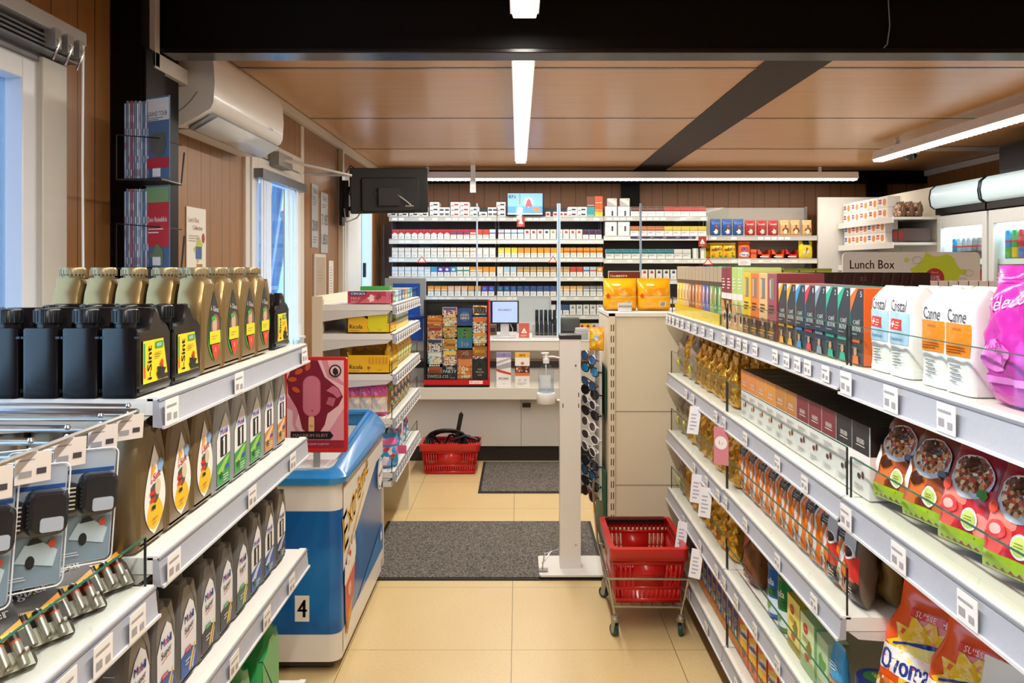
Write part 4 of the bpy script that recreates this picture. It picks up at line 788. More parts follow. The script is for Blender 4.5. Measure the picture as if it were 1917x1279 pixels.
def mob(a, u, v, h, w, one=1):
    R_, B_ = c('e2342a', .4), c('2348b8', .4); gl = [('M', B_, .30), ('o', R_, .17), ('b', B_, .17), ('i', B_, .07), ('l', B_, .07)]; x = u-w/2; tot = sum(q[2] for q in gl)+.08
    for ch, m, ww in gl: WW = ww/tot*w; a.text(ch, x+WW/2, v-(0 if ch != 'o' else h*.14), h if ch != 'o' else h*.72, m, w=WW*.9, bold=.0004); a.h -= a.dh; x += WW+w*.02
    a.h += a.dh
def lab_mobil1(acc, hi):
    def lab(a, w, h):
        P = [(-w*.36, h*.07), (w*.4, h*.07), (w*.4, h*.5), (w*.28, h*.66), (w*.12, h*.74), (-w*.1, h*.64), (-w*.36, h*.5)]; a.poly(P, c('eceded')); a.poly([(-w*.36, h*.07), (w*.4, h*.07), (w*.4, h*.34), (-w*.36, h*.28)], c(acc)); a.poly([(-w*.36, h*.2), (w*.1, h*.3), (w*.34, h*.32), (w*.34, h*.3), (-w*.1, h*.16)], c(hi))
        a.rect(-w*.17, h*.33, w*.2, h*.52, c('1b1a1a')); a.poly([(-.02*w, h*.34), (w*.07, h*.34), (w*.07, h*.51), (w*.0, h*.51), (-w*.06, h*.48), (-w*.02, h*.48)], c('f8f8f8')); mob(a, .02*w, h*.565, h*.05, w*.42); a.rect(w*.08, h*.2, w*.3, h*.235, c('3a4cc0')); a.ell(-w*.15, h*.16, w*.07, h*.035, c('1f5a2a')); a.lines(-w*.05, w*.26, h*.1, h*.17, 3, c('e0f0dc'))
    return lab
def lab_super(acc):
    def lab(a, w, h):
        P = [(-w*.36, h*.07), (w*.38, h*.07), (w*.4, h*.5), (w*.25, h*.65), (w*.06, h*.71), (-w*.16, h*.64), (-w*.36, h*.5)]; a.poly(P, c('e6e7ea')); a.poly([(-w*.36, h*.07), (w*.38, h*.07), (w*.39, h*.24), (0, h*.30), (-w*.36, h*.26)], c(acc)); a.poly([(w*.0, h*.09), (w*.1, h*.09), (w*.32, h*.26), (w*.32, h*.3), (w*.12, h*.2)], c('e8c040')); a.poly([(w*.14, h*.09), (w*.2, h*.09), (w*.32, h*.2), (w*.32, h*.23)], c('f3ead8'))
        mob(a, .02*w, h*.56, h*.065, w*.46); a.text('Super', .02*w, h*.465, h*.075, c('262628'), w=w*.44, rot=6, bold=.0003); a.poly([(-w*.18, h*.405), (w*.2, h*.43), (w*.2, h*.437), (-w*.18, h*.412)], c('d8281e')); a.rect(-w*.2, h*.27, w*.08, h*.31, c('3a9a5a' if acc[0] in '34' else 'b83048')); a.text('10W-40', -w*.06, h*.29, h*.02, c('f0f0f0')); a.lines(-w*.2, w*.05, h*.17, h*.23, 2, c('dfe4ec'))
    return lab
GOLDB = oilb('957c4e', '9c8a66', .114, .222, .058, lab_gold, .6)
TANB = oilb('7a6440', '66522f', .118, .238, .062, lab_sint, .35)
YC = lambda a, b: (a+b)/2
# top shelf
cans = [(1.489, 'nearest black oil canister column'), (1.636, 'second black oil canister column')]
for j, (Y, n) in enumerate(cans):
    for r in range(5 if j == 0 else 4):
        lplace('jerry', jerry('0b0d12'), Y, 1.186, 'black oil canister with yellow label, %s' % ('front one of the nearest column' if j == 0 else 'front one of the second column') if r == 0 else 'black oil canister, row %s back in the %s' % (['', 'two', 'three', 'four', 'five'][r], n), 'oil canister', 'black oil canisters', X=-.645-.067*r)
lplace('jerry', None, 2.31, 1.186, 'black oil canister with yellow label alone at the far end of the top shelf', 'oil canister')
for j, Y in enumerate((1.768, 1.886, 2.004, 2.122)):
    for r in range(5 if j == 0 else 2):
        lplace('goldo', GOLDB, Y, 1.186, ('gold oil bottle with a yellow-banded label, %s from the black canisters' % ORD[j]) if r == 0 else 'gold oil bottle %s rows behind the %s front one' % (['', 'one', 'two', 'three', 'four'][r], ORD[j]), 'oil bottle', 'gold oil bottles on the top shelf', X=-.645-.064*r)
for r in range(2): lplace('goldo', None, 2.24, 1.186, 'gold oil bottle behind the lone canister, row %s' % ['one', 'two'][r], 'oil bottle', 'gold oil bottles on the top shelf', X=-.72-.064*r)
# second shelf
for j, Y in enumerate((1.483, 1.602, 1.721)):
    for r in range(6 if j == 0 else 2): lplace('tan', TANB, Y, .917, ('brown-gold oil bottle with a white and yellow teardrop label, %s from the near end' % ORD[j]) if r == 0 else 'brown-gold oil bottle %s rows behind the %s front one of the second shelf' % (['', 'one', 'two', 'three', 'four', 'five'][r], ORD[j]), 'oil bottle', 'brown-gold oil bottles on the second shelf', X=-.648-.067*r)
MG = oilb('a2a5a6', '1f8a3a', .108, .232, .06, lab_mobil1('3a9a44', '9ccf5a'), .3, 1); MO = oilb('a2a5a6', 'a87f4a', .1, .232, .06, lab_mobil1('d0873c', 'f0c890'), .3, 1)
for j, Y in enumerate((1.838, 1.95, 2.062)):
    for r in range(2): lplace('mg', MG, Y, .917, 'silver oil bottle with green cap and green label, %s from the left%s' % (ORD[j], '' if r == 0 else ', rear row'), 'oil bottle', 'green-capped oil bottles', X=-.648-.066*r)
for j, Y in enumerate((2.175, 2.29)):
    for r in range(2): lplace('mo', MO, Y, .917, 'silver oil bottle with tan cap and tan label, %s one%s' % (['nearer', 'farther'][j], '' if r == 0 else ' of the rear row'), 'oil bottle', 'tan-capped oil bottles', X=-.648-.066*r)
# third shelf
seq3 = [('2f5aa8', 'blue')]*3+[('3f3f44', 'dark grey')]*2+[('4a6a5a', 'green-grey')]
for j, (col, n) in enumerate(seq3):
    Y = 1.43+.107*j
    for r in range(2): lplace('sup'+col, oilb('6d6e70', '5c5d60', .1, .225, .06, lab_super(col), .3, 1), Y, .596, '%s with white %s-footed label, %s from the near end%s' % ('third-shelf grey oil bottle', n, ORD[j], '' if r == 0 else ', rear row'), 'oil bottle', 'grey oil bottles on the third shelf', X=-.648-.066*r)
for j, (acc, hi, n) in enumerate((('3a5a9a', 'c8d4e8', 'blue'), ('3a5a9a', 'c8d4e8', 'second blue'), ('3c3f58', 'b8bccc', 'slate'))):
    lplace('m1'+acc, oilb('6d6e70', '5c5d60', .1, .228, .06, lab_mobil1(acc, hi), .3, 1), 2.075+.11*j, .596, 'grey oil bottle with a black numeral panel and %s foot, third shelf' % n, 'oil bottle')
# green canisters
def gcan():
    o = empty('fuel_canister'); f = MB(); out = [(-.1, .01), (-.09, 0), (.09, 0), (.1, .01), (.1, .2), (.085, .235), (.05, .245), (.03, .262), (-.035, .262), (-.05, .235), (-.09, .225), (-.1, .21)]
    f.prism(out, 0, .15, c('1c9a56', .28), axis='y', r=.03); f.build('body', o)
    k = MB(); k.lathe([(.02, 0), (.024, .002), (.024, .022), (.02, .026)], (-.065, .075, .228), c('16181a', .4), 18); k.box(-.03, .03, .06, .09, .258, .27, c('16181a', .4)); k.build('cap', o); return o
lplace('gcan', gcan, 2.17, .217, 'green plastic fuel canister at the far end of the bottom left shelf', 'fuel canister', X=-.64)
lplace('gcan', None, 1.93, .217, 'green plastic fuel canister, second from the far end of the bottom left shelf', 'fuel canister', X=-.64)
lplace('gcan', None, 1.69, .217, 'green plastic fuel canister hidden deepest at the bottom left', 'fuel canister', X=-.64)
# ---- hooks with blister packs
def blister():
    o = empty('blister_pack'); f = MB(); f.prism(rrect(-.062, .062, -.165, 0, .008), 0, .002, c('c3cbe0', .3), axis='y'); a = front(f)
    a.rect(-.06, -.033, .06, -.027, c('2a5aa8')); a.rect(-.06, -.163, .06, -.12, c('90a4ba')); a.poly([(-.06, -.12), (.06, -.12), (.06, -.1), (0, -.095), (-.06, -.105)], c('8fa2b0')); a.poly([(-.06, -.095), (0, -.085), (.06, -.09), (.06, -.06), (-.06, -.07)], c('aeb8cf')); a.ell(-.035, -.02, .014, .014, c('e8e4d8')); a.text('CAR', -.035, -.05, .009, c('3a4466'), w=.028, bold=.0003); a.rect(-.052, -.07, -.022, -.058, c('dfe4f2')); a.text('~180', -.037, -.064, .006, c('3a5a9a'))
    a.poly([(.0, -.128), (.05, -.14), (.055, -.118), (.035, -.105), (.012, -.106)], c('c8dcea')); a.poly([(.015, -.107), (.035, -.105), (.028, -.098), (.018, -.1)], c('2a2e34')); a.ell(.02, -.13, .006, .009, c('22262a')); a.ell(.047, -.108, .005, .006, c('d85a4a')); a.rect(-.045, -.125, -.012, -.108, c('6c7a88')); a.lines(-.05, .02, -.156, -.145, 3, c('d8dde4'))
    f.build('card', o)
    g = MB(); g.prism(rrect(-.064, .064, -.168, .002, .01), -.003, -.0022, ACR, axis='y'); g.tube([(x, -.003, z) for x, z in rrect(-.064, .064, -.168, .002, .01)], .0012, c('e8ecf2', .15), 5, closed=True); g.build('clear_cover', o)
    d = MB(); d.prism(rrect(.005, .058, -.092, -.03, .014), -.028, -.004, c('23272c', .18, coat=.5), axis='y', r=.006); d.prism(rrect(.02, .05, -.085, -.066, .004), -.0295, -.028, c('aeb9c8', .15), axis='y'); d.lathe([(.022, 0), (.022, .012), (.018, .014)], (-.006, -.002, -.065), c('15171a', .3), 24, axis='y')
    for k in range(6): d.box(-.018, .0, -.0175, -.0155, -.081+.006*k, -.079+.006*k, c('c8c4b8', .4))
    d.build('air_freshener', o); return o
def hook(Y, z, label, X1=-.64, X0=-1.08):
    o = empty('display_hook', (X0, Y, z)); L = X1-X0; tag(o, label, 'display hook', 'display hooks of the near left bay')
    f = MB(); f.tube([(0, 0, 0), (L*.97, 0, 0), (L, 0, .012)], .0028, CHR, 6); f.tube([(0, 0, .028), (L*1.0, 0, .024)], .0028, CHR, 6); f.lathe([(.003, 0), (.005, .003), (.003, .007)], (L, 0, .02), CHR, 8); f.build('wire', o)
    t = MB(); t.box(0, .0012, -.022, .022, -.045, -.004, c('f1e9e4', .4)); a = Art(t, lambda u, v, h: (.0012+h, u, v)); a.lines(-.018, .012, -.014, -.01, 1, TXG); a.rect(.004, -.034, .016, -.026, c('4a474c')); a.rect(-.018, -.036, -.002, -.028, TXG)
    t.box(-.0015, 0, -.024, .024, -.048, .012, ACR); p = t.build('price_tag', o, (L+.004, 0, .012)); p.rotation_euler = (0, .12, -.7); return o
HK = [(1.375, 'farthest'), (1.285, 'second farthest'), (1.19, 'middle'), (1.10, 'second nearest'), (1.015, 'nearest')]
for Y, n in HK: hook(Y, 1.158, 'chrome wire hook with a white price tag, %s of the five at left' % n)
for (x, y, z, n) in ((-.655, 1.235, 1.137, 'nearest the brown oil bottles'), (-.675, 1.135, 1.137, 'in the middle'), (-.70, 1.055, 1.137, 'nearest the left edge of the photo')):
    o = place('blister', blister, (x, y, z), .55, 'car air freshener in a clear blister pack, %s' % n, 'blister pack', 'car air freshener packs'); o.rotation_euler = (0, .07, .85)
    for k in range(2): q = place('blister', None, (x-.035-.03*k, y+.01, z), 0, 'car air freshener blister pack %s behind the one %s' % (['next', 'second'][k], n), 'blister pack', 'car air freshener packs behind'); q.rotation_euler = (0, .05, .85)
for k in range(4):
    place('ycard', boxp('small_pack', .06, .012, .09, c('3a6ab8', .3), lambda a: [a.rect(-.03, .06, .03, .09, c('f2d020')), a.blob(0, .03, .018, c('d8dfe8'), 2)]), (-1.0, 1.05+.1*k, 1.06), .9, 'blue and yellow hanging pack at the back of the hooks, %s from the left' % ORD[k], 'small pack')
# ---- batteries
def battery_pack():
    o = empty('battery_pack'); f = MB(); f.prism(rrect(-.055, .055, 0, .13, .01), 0, .002, c('151414', .3), axis='y'); a = front(f)
    a.poly([(-.055, .05), (-.02, .06), (.02, .055), (.055, .07), (.055, .058), (.02, .045), (-.02, .05), (-.055, .038)], c('f5a01a', .3)); a.poly([(-.055, .045), (.0, .052), (.055, .06), (.055, .056), (-.055, .035)], c('f6dc3a')); a.text('Energizer', .0, .083, .018, c('f6f4f0', .3), w=.09, bold=.0006); a.text('power', .01, .106, .009, c('c8c0b0')); a.ell(-.035, .118, .014, .01, c('f07018', .25)); a.ell(-.039, .12, .006, .004, c('fbc890', .25)); a.rect(-.05, .004, .05, .03, c('d8d2c8')); f.build('card', o)
    for k in range(4):
        b = MB(); b.lathe([(.0065, 0), (.0068, .002), (.0068, .046), (.003, .047), (.003, .049)], (-.033+.022*k, -.009, .004), c('bfb8ae', .25, .6), 12); b.lathe([(.00695, .036), (.00695, .045)], (-.033+.022*k, -.009, .004), c('161515', .3), 12); b.lathe([(.00695, .033), (.00695, .0362)], (-.033+.022*k, -.009, .004), c('e2521e', .3), 12); b.build('battery', o)
    g = MB(); g.prism(rrect(-.05, .05, .0, .056, .006), -.019, -.0185, ACR, axis='y'); g.build('clear_cover', o); return o
n = 0
for r in range(3):
    for i in range(5):
        Y = 1.36-.095*i-.012*r; n += 1
        o = place('bat', battery_pack, (-.668-.085*r, Y, .876+.0*r), .85, 'black and orange battery pack, %s from the far end, %s row' % (ORD[i], ['front', 'middle', 'back'][r]), 'battery pack', 'battery packs in the tray'); o.rotation_euler = (-.75, .0, 1.05)
o = place('redcard', boxp('battery_tester_card', .085, .003, .1, c('e24a2c', .3), lambda a: [a.rect(-.035, .045, .03, .085, c('f3b8a8')), a.rect(-.03, .055, .02, .075, c('2a2628')), a.rect(-.042, 0, .042, .03, c('f3efe8')), a.poly([(-.042, .03), (.042, .03), (-.042, .06)], c('f6c81e')), a.lines(-.03, .03, .008, .022, 3, TXG)], bevel=0), (-.70, 1.40, .877), .9, 'red and yellow battery card at the far end of the tray', 'battery card'); o.rotation_euler = (-1.0, 0, 1.1)
f = MB()
for k in range(5): f.box(-.47+.1*k, -.468+.1*k, .03, .42, .878, .905, ACR)
f.prism([(.02, .876), (.42, .876), (.42, .99), (.25, .985), (.12, .95), (.03, .90)], .487, .489, ACR, axis='x'); f.build('clear_divider', lb)
# ================= ice-cream freezer
BLU = c('1c86cc', .22, coat=.4); FRZ = c('e6e2dc', .35)
def water_mat():
    m, t, b, N, L = nodes('printed_water'); tc = N('ShaderNodeTexCoord'); v = N('ShaderNodeTexVoronoi'); v.feature = 'SMOOTH_F1'; v.inputs['Scale'].default_value = 5.5; n = N('ShaderNodeTexNoise'); n.inputs['Scale'].default_value = 4
    mx = N('ShaderNodeMix'); mx.data_type = 'VECTOR'; mx.inputs[0].default_value = .25; L(tc.outputs['Object'], mx.inputs[4]); L(n.outputs['Color'], mx.inputs[5]); L(mx.outputs[1], v.inputs['Vector'])
    rp = N('ShaderNodeMapRange'); rp.inputs[1].default_value = .4; rp.inputs[2].default_value = .8; L(v.outputs['Distance'], rp.inputs[0]); r = N('ShaderNodeMix'); r.data_type = 'RGBA'; r.inputs[6].default_value = (*lin('0a5ca6'), 1); r.inputs[7].default_value = (*lin('2484cc'), 1); L(rp.outputs[0], r.inputs[0]); L(r.outputs[2], b.inputs['Base Color']); b.inputs['Roughness'].default_value = .28; return m
WATER = water_mat()
x0, x1, y0, y1 = -1.20, -.615, 2.89, 3.80
fz = empty('ice_cream_freezer', (x1, y0, 0)); tag(fz, 'blue and white chest freezer for ice cream beside the left shelving', 'freezer')
Wd, Ln = x1-x0, y1-y0
f = MB(); f.prism(rrect(-Wd, 0, 0, Ln, .04, 5), .045, .66, FRZ, axis='z')
f.prism(rrect(-Wd-.001, .001, -.001, Ln+.001, .04, 5), .14, .565, WATER, axis='z')
f.box(-Wd+.05, -.03, .04, Ln-.04, .012, .046, c('4a4038', .6)); f.build('cabinet', fz)
g = MB(); a = sideR(g, .0016)      # the long side: white with a diagonal blue field, lettering and an ice-cream cone
a.poly([(.045, .62), (.9, .655), (.9, .62), (.045, .34)], c('ece8e0', .35)); a.poly([(.045, .14), (.5, .14), (.9, .14), (.9, .10), (.5, .06), (.045, .06)], c('e6e2dc', .35)); a.poly([(.045, .565), (.9, .565), (.9, .66), (.045, .66)], c('e6e2dc', .35))
a.poly([(.045, .43), (.9, .665), (.045, .665)], c('e9e5de', .35)); a.poly([(.3, .14), (.9, .14), (.9, .26), (.6, .2)], c('2a78bc', .3))
GY = c('f2b81e', .35)
for ch, u, v, h, r in (('E', .085, .475, .12, 14), ('x', .16, .5, .07, 14), ('t', .22, .525, .09, 14), ('r', .27, .535, .06, 14), ('ê', .33, .56, .085, 14), ('m', .41, .575, .055, 14), ('e', .49, .60, .055, 14)): a.text(ch, u, v, h*1.1, GY, rot=r, bold=.006)
a.poly([(.12, .37), (.42, .515), (.43, .53), (.115, .385)], c('e8b41e', .35)); a.poly([(.05, .635), (.1, .645), (.1, .655), (.05, .645)], c('c8302a'))
a.poly([(.09, .1), (.17, .14), (.2, .2), (.075, .15)], c('e0a23c')); a.poly([(.07, .15), (.21, .205), (.24, .31), (.06, .28)], c('d8604a')); a.poly([(.06, .28), (.24, .31), (.24, .33), (.055, .3)], c('f3dcc8'))
a.poly([(.05, .29), (.25, .33), (.255, .36), (.235, .42), (.22, .39), (.2, .44), (.18, .39), (.15, .41), (.13, .37), (.1, .385), (.085, .35), (.055, .36)], c('f3ede4')); a.ell(.15, .37, .014, .012, c('c8283a')); a.ell(.12, .345, .012, .01, c('e2d0c0')); a.blob(.14, .25, .03, c('eab0a0'), 4); a.blob(.1, .13, .025, c('c8862c'), 5)
a.ell(.80, .5, .07, .07, c('f3f1ea'), 28); a.ell(.80, .5, .062, .062, c('2a78bc'), 28); a.ell(.80, .5, .056, .056, c('f3f1ea'), 28); a.text('Nestlé', .80, .5, .022, c('c8342c'), w=.085, rot=8, bold=.001); a.rect(.8, .2, .84, .235, c('efeae2')); a.text('!', .82, .217, .02, c('c8342c'))
g.build('side_print', fz)
g = MB(); a = front(g, -.0016); a.rect(-.155, .185, -.105, .275, c('f0efe8')); a.text('4', -.13, .23, .06, c('161616'), w=.03, bold=.002); g.build('number_label', fz)
# rim: profile swept round the top, open in the middle
r = MB(); prof = [(0, .652), (.016, .66), (.02, .682), (.012, .70), (-.02, .737), (-.032, .744), (-.04, .742), (-.043, .69)]
base = [(-Wd, 0), (0, 0), (0, Ln), (-Wd, Ln)]; vs = []; fs = []; npf = len(prof)
loop = rrect(-Wd, 0, 0, Ln, .05, 5); cxm, cym = -Wd/2, Ln/2
for (x, y) in loop:
    for (o_, z) in prof:
        sx = (abs(x-cxm)+o_)/(Wd/2) if 1 else 1; kx = (Wd/2+o_)/(Wd/2); ky = (Ln/2+o_)/(Ln/2); lift = max(0, z-.682)*(-.7+1.05*y/Ln)
        vs.append((cxm+(x-cxm)*kx, cym+(y-cym)*ky, z+lift))
for i in range(len(loop)):
    for k in range(npf-1): j = (i+1) % len(loop); fs.append((i*npf+k, j*npf+k, j*npf+k+1, i*npf+k+1))
r.add(vs, fs, BLU, True); r.build('rim', fz)
l = MB(); l.add([(-Wd+.05, .3, .712), (-.05, .3, .712), (-.05, Ln-.05, .756), (-Wd+.05, Ln-.05, .756)], [(0, 1, 2, 3)], GLS)
for (a_, b_) in (((-Wd+.05, .3), (-.05, .3)), ((-Wd+.05, Ln-.05), (-.05, Ln-.05)), ((-.052, .3), (-.052, Ln-.05)), ((-Wd+.052, .3), (-Wd+.052, Ln-.05))): l.tube([(a_[0], a_[1], .712+.046*(a_[1] > .5)), (b_[0], b_[1], .712+.046*(b_[1] > .5))], .012, BLU, 6)
l.box(-.16, -.12, .3, .31, .72, .73, c('1a1c20', .4)); l.build('sliding_lid', fz)
q = MB(); q.box(-Wd+.07, -.07, .07, Ln-.07, .40, .42, c('dfe4e8', .4)); q.box(-Wd+.06, -Wd+.07, .07, Ln-.07, .42, .7, c('dfe4e8', .4)); q.box(-.05, -.045, .07, Ln-.07, .42, .7, c('dfe4e8', .4)); q.box(-Wd+.06, -.06, .06, .07, .42, .7, c('dfe4e8', .4)); q.box(-Wd+.06, -.06, Ln-.07, Ln-.06, .42, .7, c('dfe4e8', .4)); q.build('inner_tub', fz)
WIRE = c('efefee', .3)
q = MB()
for k in range(14): q.tube([(-Wd+.06, .06+.014*k, .685), (-.05, .06+.014*k, .685)], .003, WIRE, 5)
for xx in (-Wd+.08, -.3, -.085): q.tube([(xx, .05, .683), (xx, .26, .683)], .004, WIRE, 5)
q.build('wire_grille', fz)
q = MB(); q.prism([(-.2, .66), (-.16, .68), (-.1, .66), (-.13, .64)], .721, .723, c('c9cf8a', .5), axis='z'); tag(q.build('ice_cream_packet', loc=(x1, y0, 0)), 'pale yellow ice cream wrapper lying inside the freezer under its glass', 'ice cream')
for k in range(8):
    col = ['7a4a2c', 'e8dcc8', 'b83a4a', '3a5a9a'][k % 4]; q = MB(); q.prism(rrect(-.05, .05, -.02, .02, .008), 0, .03, c(col, .4), axis='z'); tag(q.build('ice_cream_bar', loc=(x1-.16-.085*(k % 4), y0+.42+.2*(k//4), .421)), '%s ice cream packet at the bottom of the freezer, %s half' % ({'7a4a2c': 'brown', 'e8dcc8': 'cream', 'b83a4a': 'red', '3a5a9a': 'blue'}[col], ['near', 'far'][k//4]), 'ice cream', 'ice cream in the freezer')
# pink ice-lolly sign
ms = empty('ice_cream_sign', (-.72, 2.99, .745)); tag(ms, 'red-framed pink sign with a ruby ice cream on a stick standing on the freezer', 'sign')
RD = c('d0201c', .3, coat=.4); f = MB(); f.prism(rrect(-.12, .112, 0, .342, .012), 0, .012, RD, axis='y', r=.003); f.box(-.012, .012, .003, .008, -.058, 0, c('b8b8ba', .3, .6)); f.build('frame', ms)
f = MB(); a = front(f, -.0005); a.rect(-.105, .028, .098, .33, c('ecbcc0', .35)); a.rect(-.105, .018, .098, .045, c('9a1c34'))
a.poly([(-.105, .2), (-.08, .19), (-.06, .16), (-.075, .1), (-.05, .06), (.03, .06), (.06, .1), (.098, .16), (.098, .045), (-.105, .045)], c('dc90a0')); a.poly([(-.105, .16), (-.085, .15), (-.085, .1), (-.06, .045), (-.105, .045)], c('f0ccd0')); a.poly([(.02, .33), (.04, .27), (.098, .24), (.098, .25), (.05, .29), (.04, .33)], c('d88a98'))
a.poly([(-.105, .26), (-.09, .30), (-.05, .33), (.005, .33), (.03, .27), (.08, .23), (.095, .2), (.08, .17), (.04, .14), (.03, .1), (.01, .07), (-.02, .062), (-.05, .085), (-.06, .13), (-.07, .16), (-.1, .21)], c('7e1630', .35))
a.poly([(-.05+x, z) for x, z in rrect(.002, .065, .13, .275, .03, 8)], c('c8687c', .3)); a.poly([(-.047+x, z) for x, z in rrect(.002, .058, .135, .272, .028, 8)], c('cf7488', .3)); a.poly([(-.018+x*.6, z) for x, z in rrect(-.016, .018, .07, .13, .008, 5)], c('e6b078')); a.text('M', -.018, .095, .01, c('8a5a30')); a.ell(-.014, .15, .005, .005, c('b8566c'))
for u, v, r_ in ((-.062, .29, 30), (-.03, .308, 70), (-.085, .262, 0), (-.072, .225, -30)): ca, sa = math.cos(math.radians(r_)), math.sin(math.radians(r_)); a.poly([(u+.016*math.cos(t*.7)*ca-.009*math.sin(t*.7)*sa, v+.016*math.cos(t*.7)*sa+.009*math.sin(t*.7)*ca) for t in range(9)], c('c8541c'))
a.poly([(.035, .222), (.06, .24), (.078, .23), (.09, .205), (.075, .195), (.06, .21)], c('c66a80')); a.poly([(.035, .175), (.045, .2), (.07, .195), (.06, .165)], c('b85a70'))
a.ell(.068, .293, .022, .022, c('1a1416'), 24); a.ell(.068, .293, .017, .017, c('ecbcc0'), 24); a.blob(.068, .293, .013, c('1a1416'), 4, 8)
a.poly([(-.09, .05), (.05, .05), (.062, .062), (.05, .077), (-.09, .077)], c('191416', .3)); a.text('MAGNUM RUBY', -.02, .063, .012, c('d8a49c'), w=.125, bold=.0003); a.text('LASCIAMI SUBITO!', .0, .032, .006, c('ecbcc0'), w=.09); f.build('print', ms)
# ================= candy gondola beyond the freezer
cg = module('gondola_bay', 'cream shelving bay with chewing gum and herb sweets between freezer and counter', 'shelving', (-.583, 4.4, 0), L90, .98, .36, 1.27, [
    dict(z=1.232, depth=.36, riser=(-.485, .485, .055)), dict(z=1.095, depth=.36), dict(z=.905, depth=.36, riser=(-.485, .485, .06)), dict(z=.70, depth=.36, riser=(-.485, .485, .07)), dict(z=.45, depth=.36, riser=(-.485, .485, .06))], base=False)
f = MB(); f.box(-.488, -.45, .05, .37, .0, .41, CRM); f.box(.45, .488, .05, .37, .0, .41, CRM); f.box(-.488, .488, .01, .37, .38, .405, SHW); f.cyl((-.47, .08, .0), (-.47, .08, .02), .012, BLK, 10); f.build('leg_panel', cg)
n = 0
for s_ in cg.children:
    if s_.name.startswith('shelf'):
        z = [1.232, 1.095, .905, .70, .45][n]; n += 1
        for k in range(12): price_tag(s_, -.45+.08*k, -.0135, z-.023)
def cplace(key, b, Y, z, label, cat, group=None, X=-.606, rz=L90, **k): return place(key, b, (X, Y, z+.002), rz, label, cat, group, **k)
def gum(col, nm): return boxp('gum_box', .07, .16, .055, c(col, .35), lambda a: [a.rect(-.03, .01, .03, .03, c('e8e4e8')), a.text('gum', 0, .035, .012, c('ffffff'))])
def stim(a): a.poly([(-.09, .035), (-.015, .035), (-.01, .056), (-.088, .056)], c('24306c')); a.text('STIMOROL', -.05, .045, .013, c('f3f3f6'), w=.07, bold=.0006); a.text('MAX', -.062, .023, .014, c('f6d0d6'), bold=.0006); a.poly([(-.05, .0), (.1, .0), (.1, .03), (.02, .04), (-.02, .02)], c('d86878')); a.blob(.01, .025, .016, c('f3dcd8'), 3); a.blob(.045, .03, .013, c('9a4034'), 5); a.rect(.08, .0, .1, .056, c('e0708a')); a.lines(-.085, -.045, .004, .014, 2, c('f6d0d6'))
cplace('stim', boxp('gum_display', .2, .1, .057, c('c83a52', .35), stim, {'t': c('e6e0e0')}), 3.93, 1.235, 'red chewing gum display box with a dark blue name panel on the top sweets shelf', 'gum box', X=-.70, rz=0)
for i, (col, nm) in enumerate((('4a9a3c', 'green'), ('e8e8ec', 'white'), ('8ab4d8', 'pale blue'), ('3a6ab8', 'blue'), ('e8962c', 'orange'), ('b8c4d0', 'silver'), ('4ab0a0', 'teal'))):
    cplace('gum'+col, gum(col, nm), 4.09+.11*i, 1.233, '%s chewing gum box, %s after the red display on the top sweets shelf' % (nm, ORD[i]), 'gum box')
cplace('ggreen', boxp('gum_box', .14, .08, .02, c('3f9a34', .35), None), 4.03, 1.292, 'flat green gum box lying on the red display', 'gum box', X=-.69, rz=0)
def ric(h):
    def art(a): a.text('Ricola', -.06, .03, .02, c('1f3550'), w=.06, rot=0, bold=.0005); a.lines(-.09, -.02, .01, .016, 1, c('8a7a20')); a.blob(0, .026, .007, c('d8442c'), 2); a.rect(.0, .008, .002, .022, c('3a8a3c')); a.text('1.70', .05, .015, .008, c('d8441c'))
    return art
def ricb():
    f = MB(); Y_ = c('f4c01a', .4); f.box(-.1, .1, 0, .2, 0, .004, Y_); f.prism([(-.1, 0), (.1, 0), (.1, .045), (.02, .05), (-.04, .085), (-.1, .09)], 0, .003, Y_, axis='y'); f.box(.097, .1, 0, .2, 0, .045, Y_); f.box(-.1, -.097, 0, .2, 0, .09, Y_); f.box(-.1, .1, .197, .2, 0, .06, Y_); ric(0)(front(f)); a = sideR(f, .1); [a.text('Ricola', .05+.1*k, .02, .014, c('1f3550')) for k in range(2)]; return f.build('display_box')
cplace('ricb', ricb, 3.925, 1.096, 'yellow herb sweets display box on the second sweets shelf', 'display box', X=-.70, rz=0)
for i in range(7):
    col = ['e6dc1c', 'd8d418', 'e8e0d8', '5aa04a', 'e8e4dc', 'c83a3a', '4a6a9a'][i]
    cplace('rs'+str(i), boxp('sweets_box', .032 if i < 2 else .05, .09, .085, c(col, .4), lambda a: [a.lines(-.01, .012, .01, .07, 6, c('6a7a30'))], {'t': c('2c2c30')}), 3.95+.055*i if i > 1 else 3.94+.036*i, 1.102, '%s sweets box, %s in the yellow display' % (['bright yellow', 'lime yellow', 'cream', 'green', 'white', 'red', 'blue'][i], ORD[i]), 'sweets box', X=-.615)
for i in range(9):
    cplace('rt', boxp('sweets_box', .05, .25, .08, c('dfe2dc', .4), lambda a: [a.rect(-.02, .0, .02, .03, c('f0c41c')), a.rect(-.02, .04, .02, .055, c('4a9a4a'))], {'t': c('222428')}), 4.17+.053*i, 1.096, 'narrow sweets box with a dark lid, %s from the near end' % ORD[i], 'sweets box', 'dark-lidded sweets boxes')
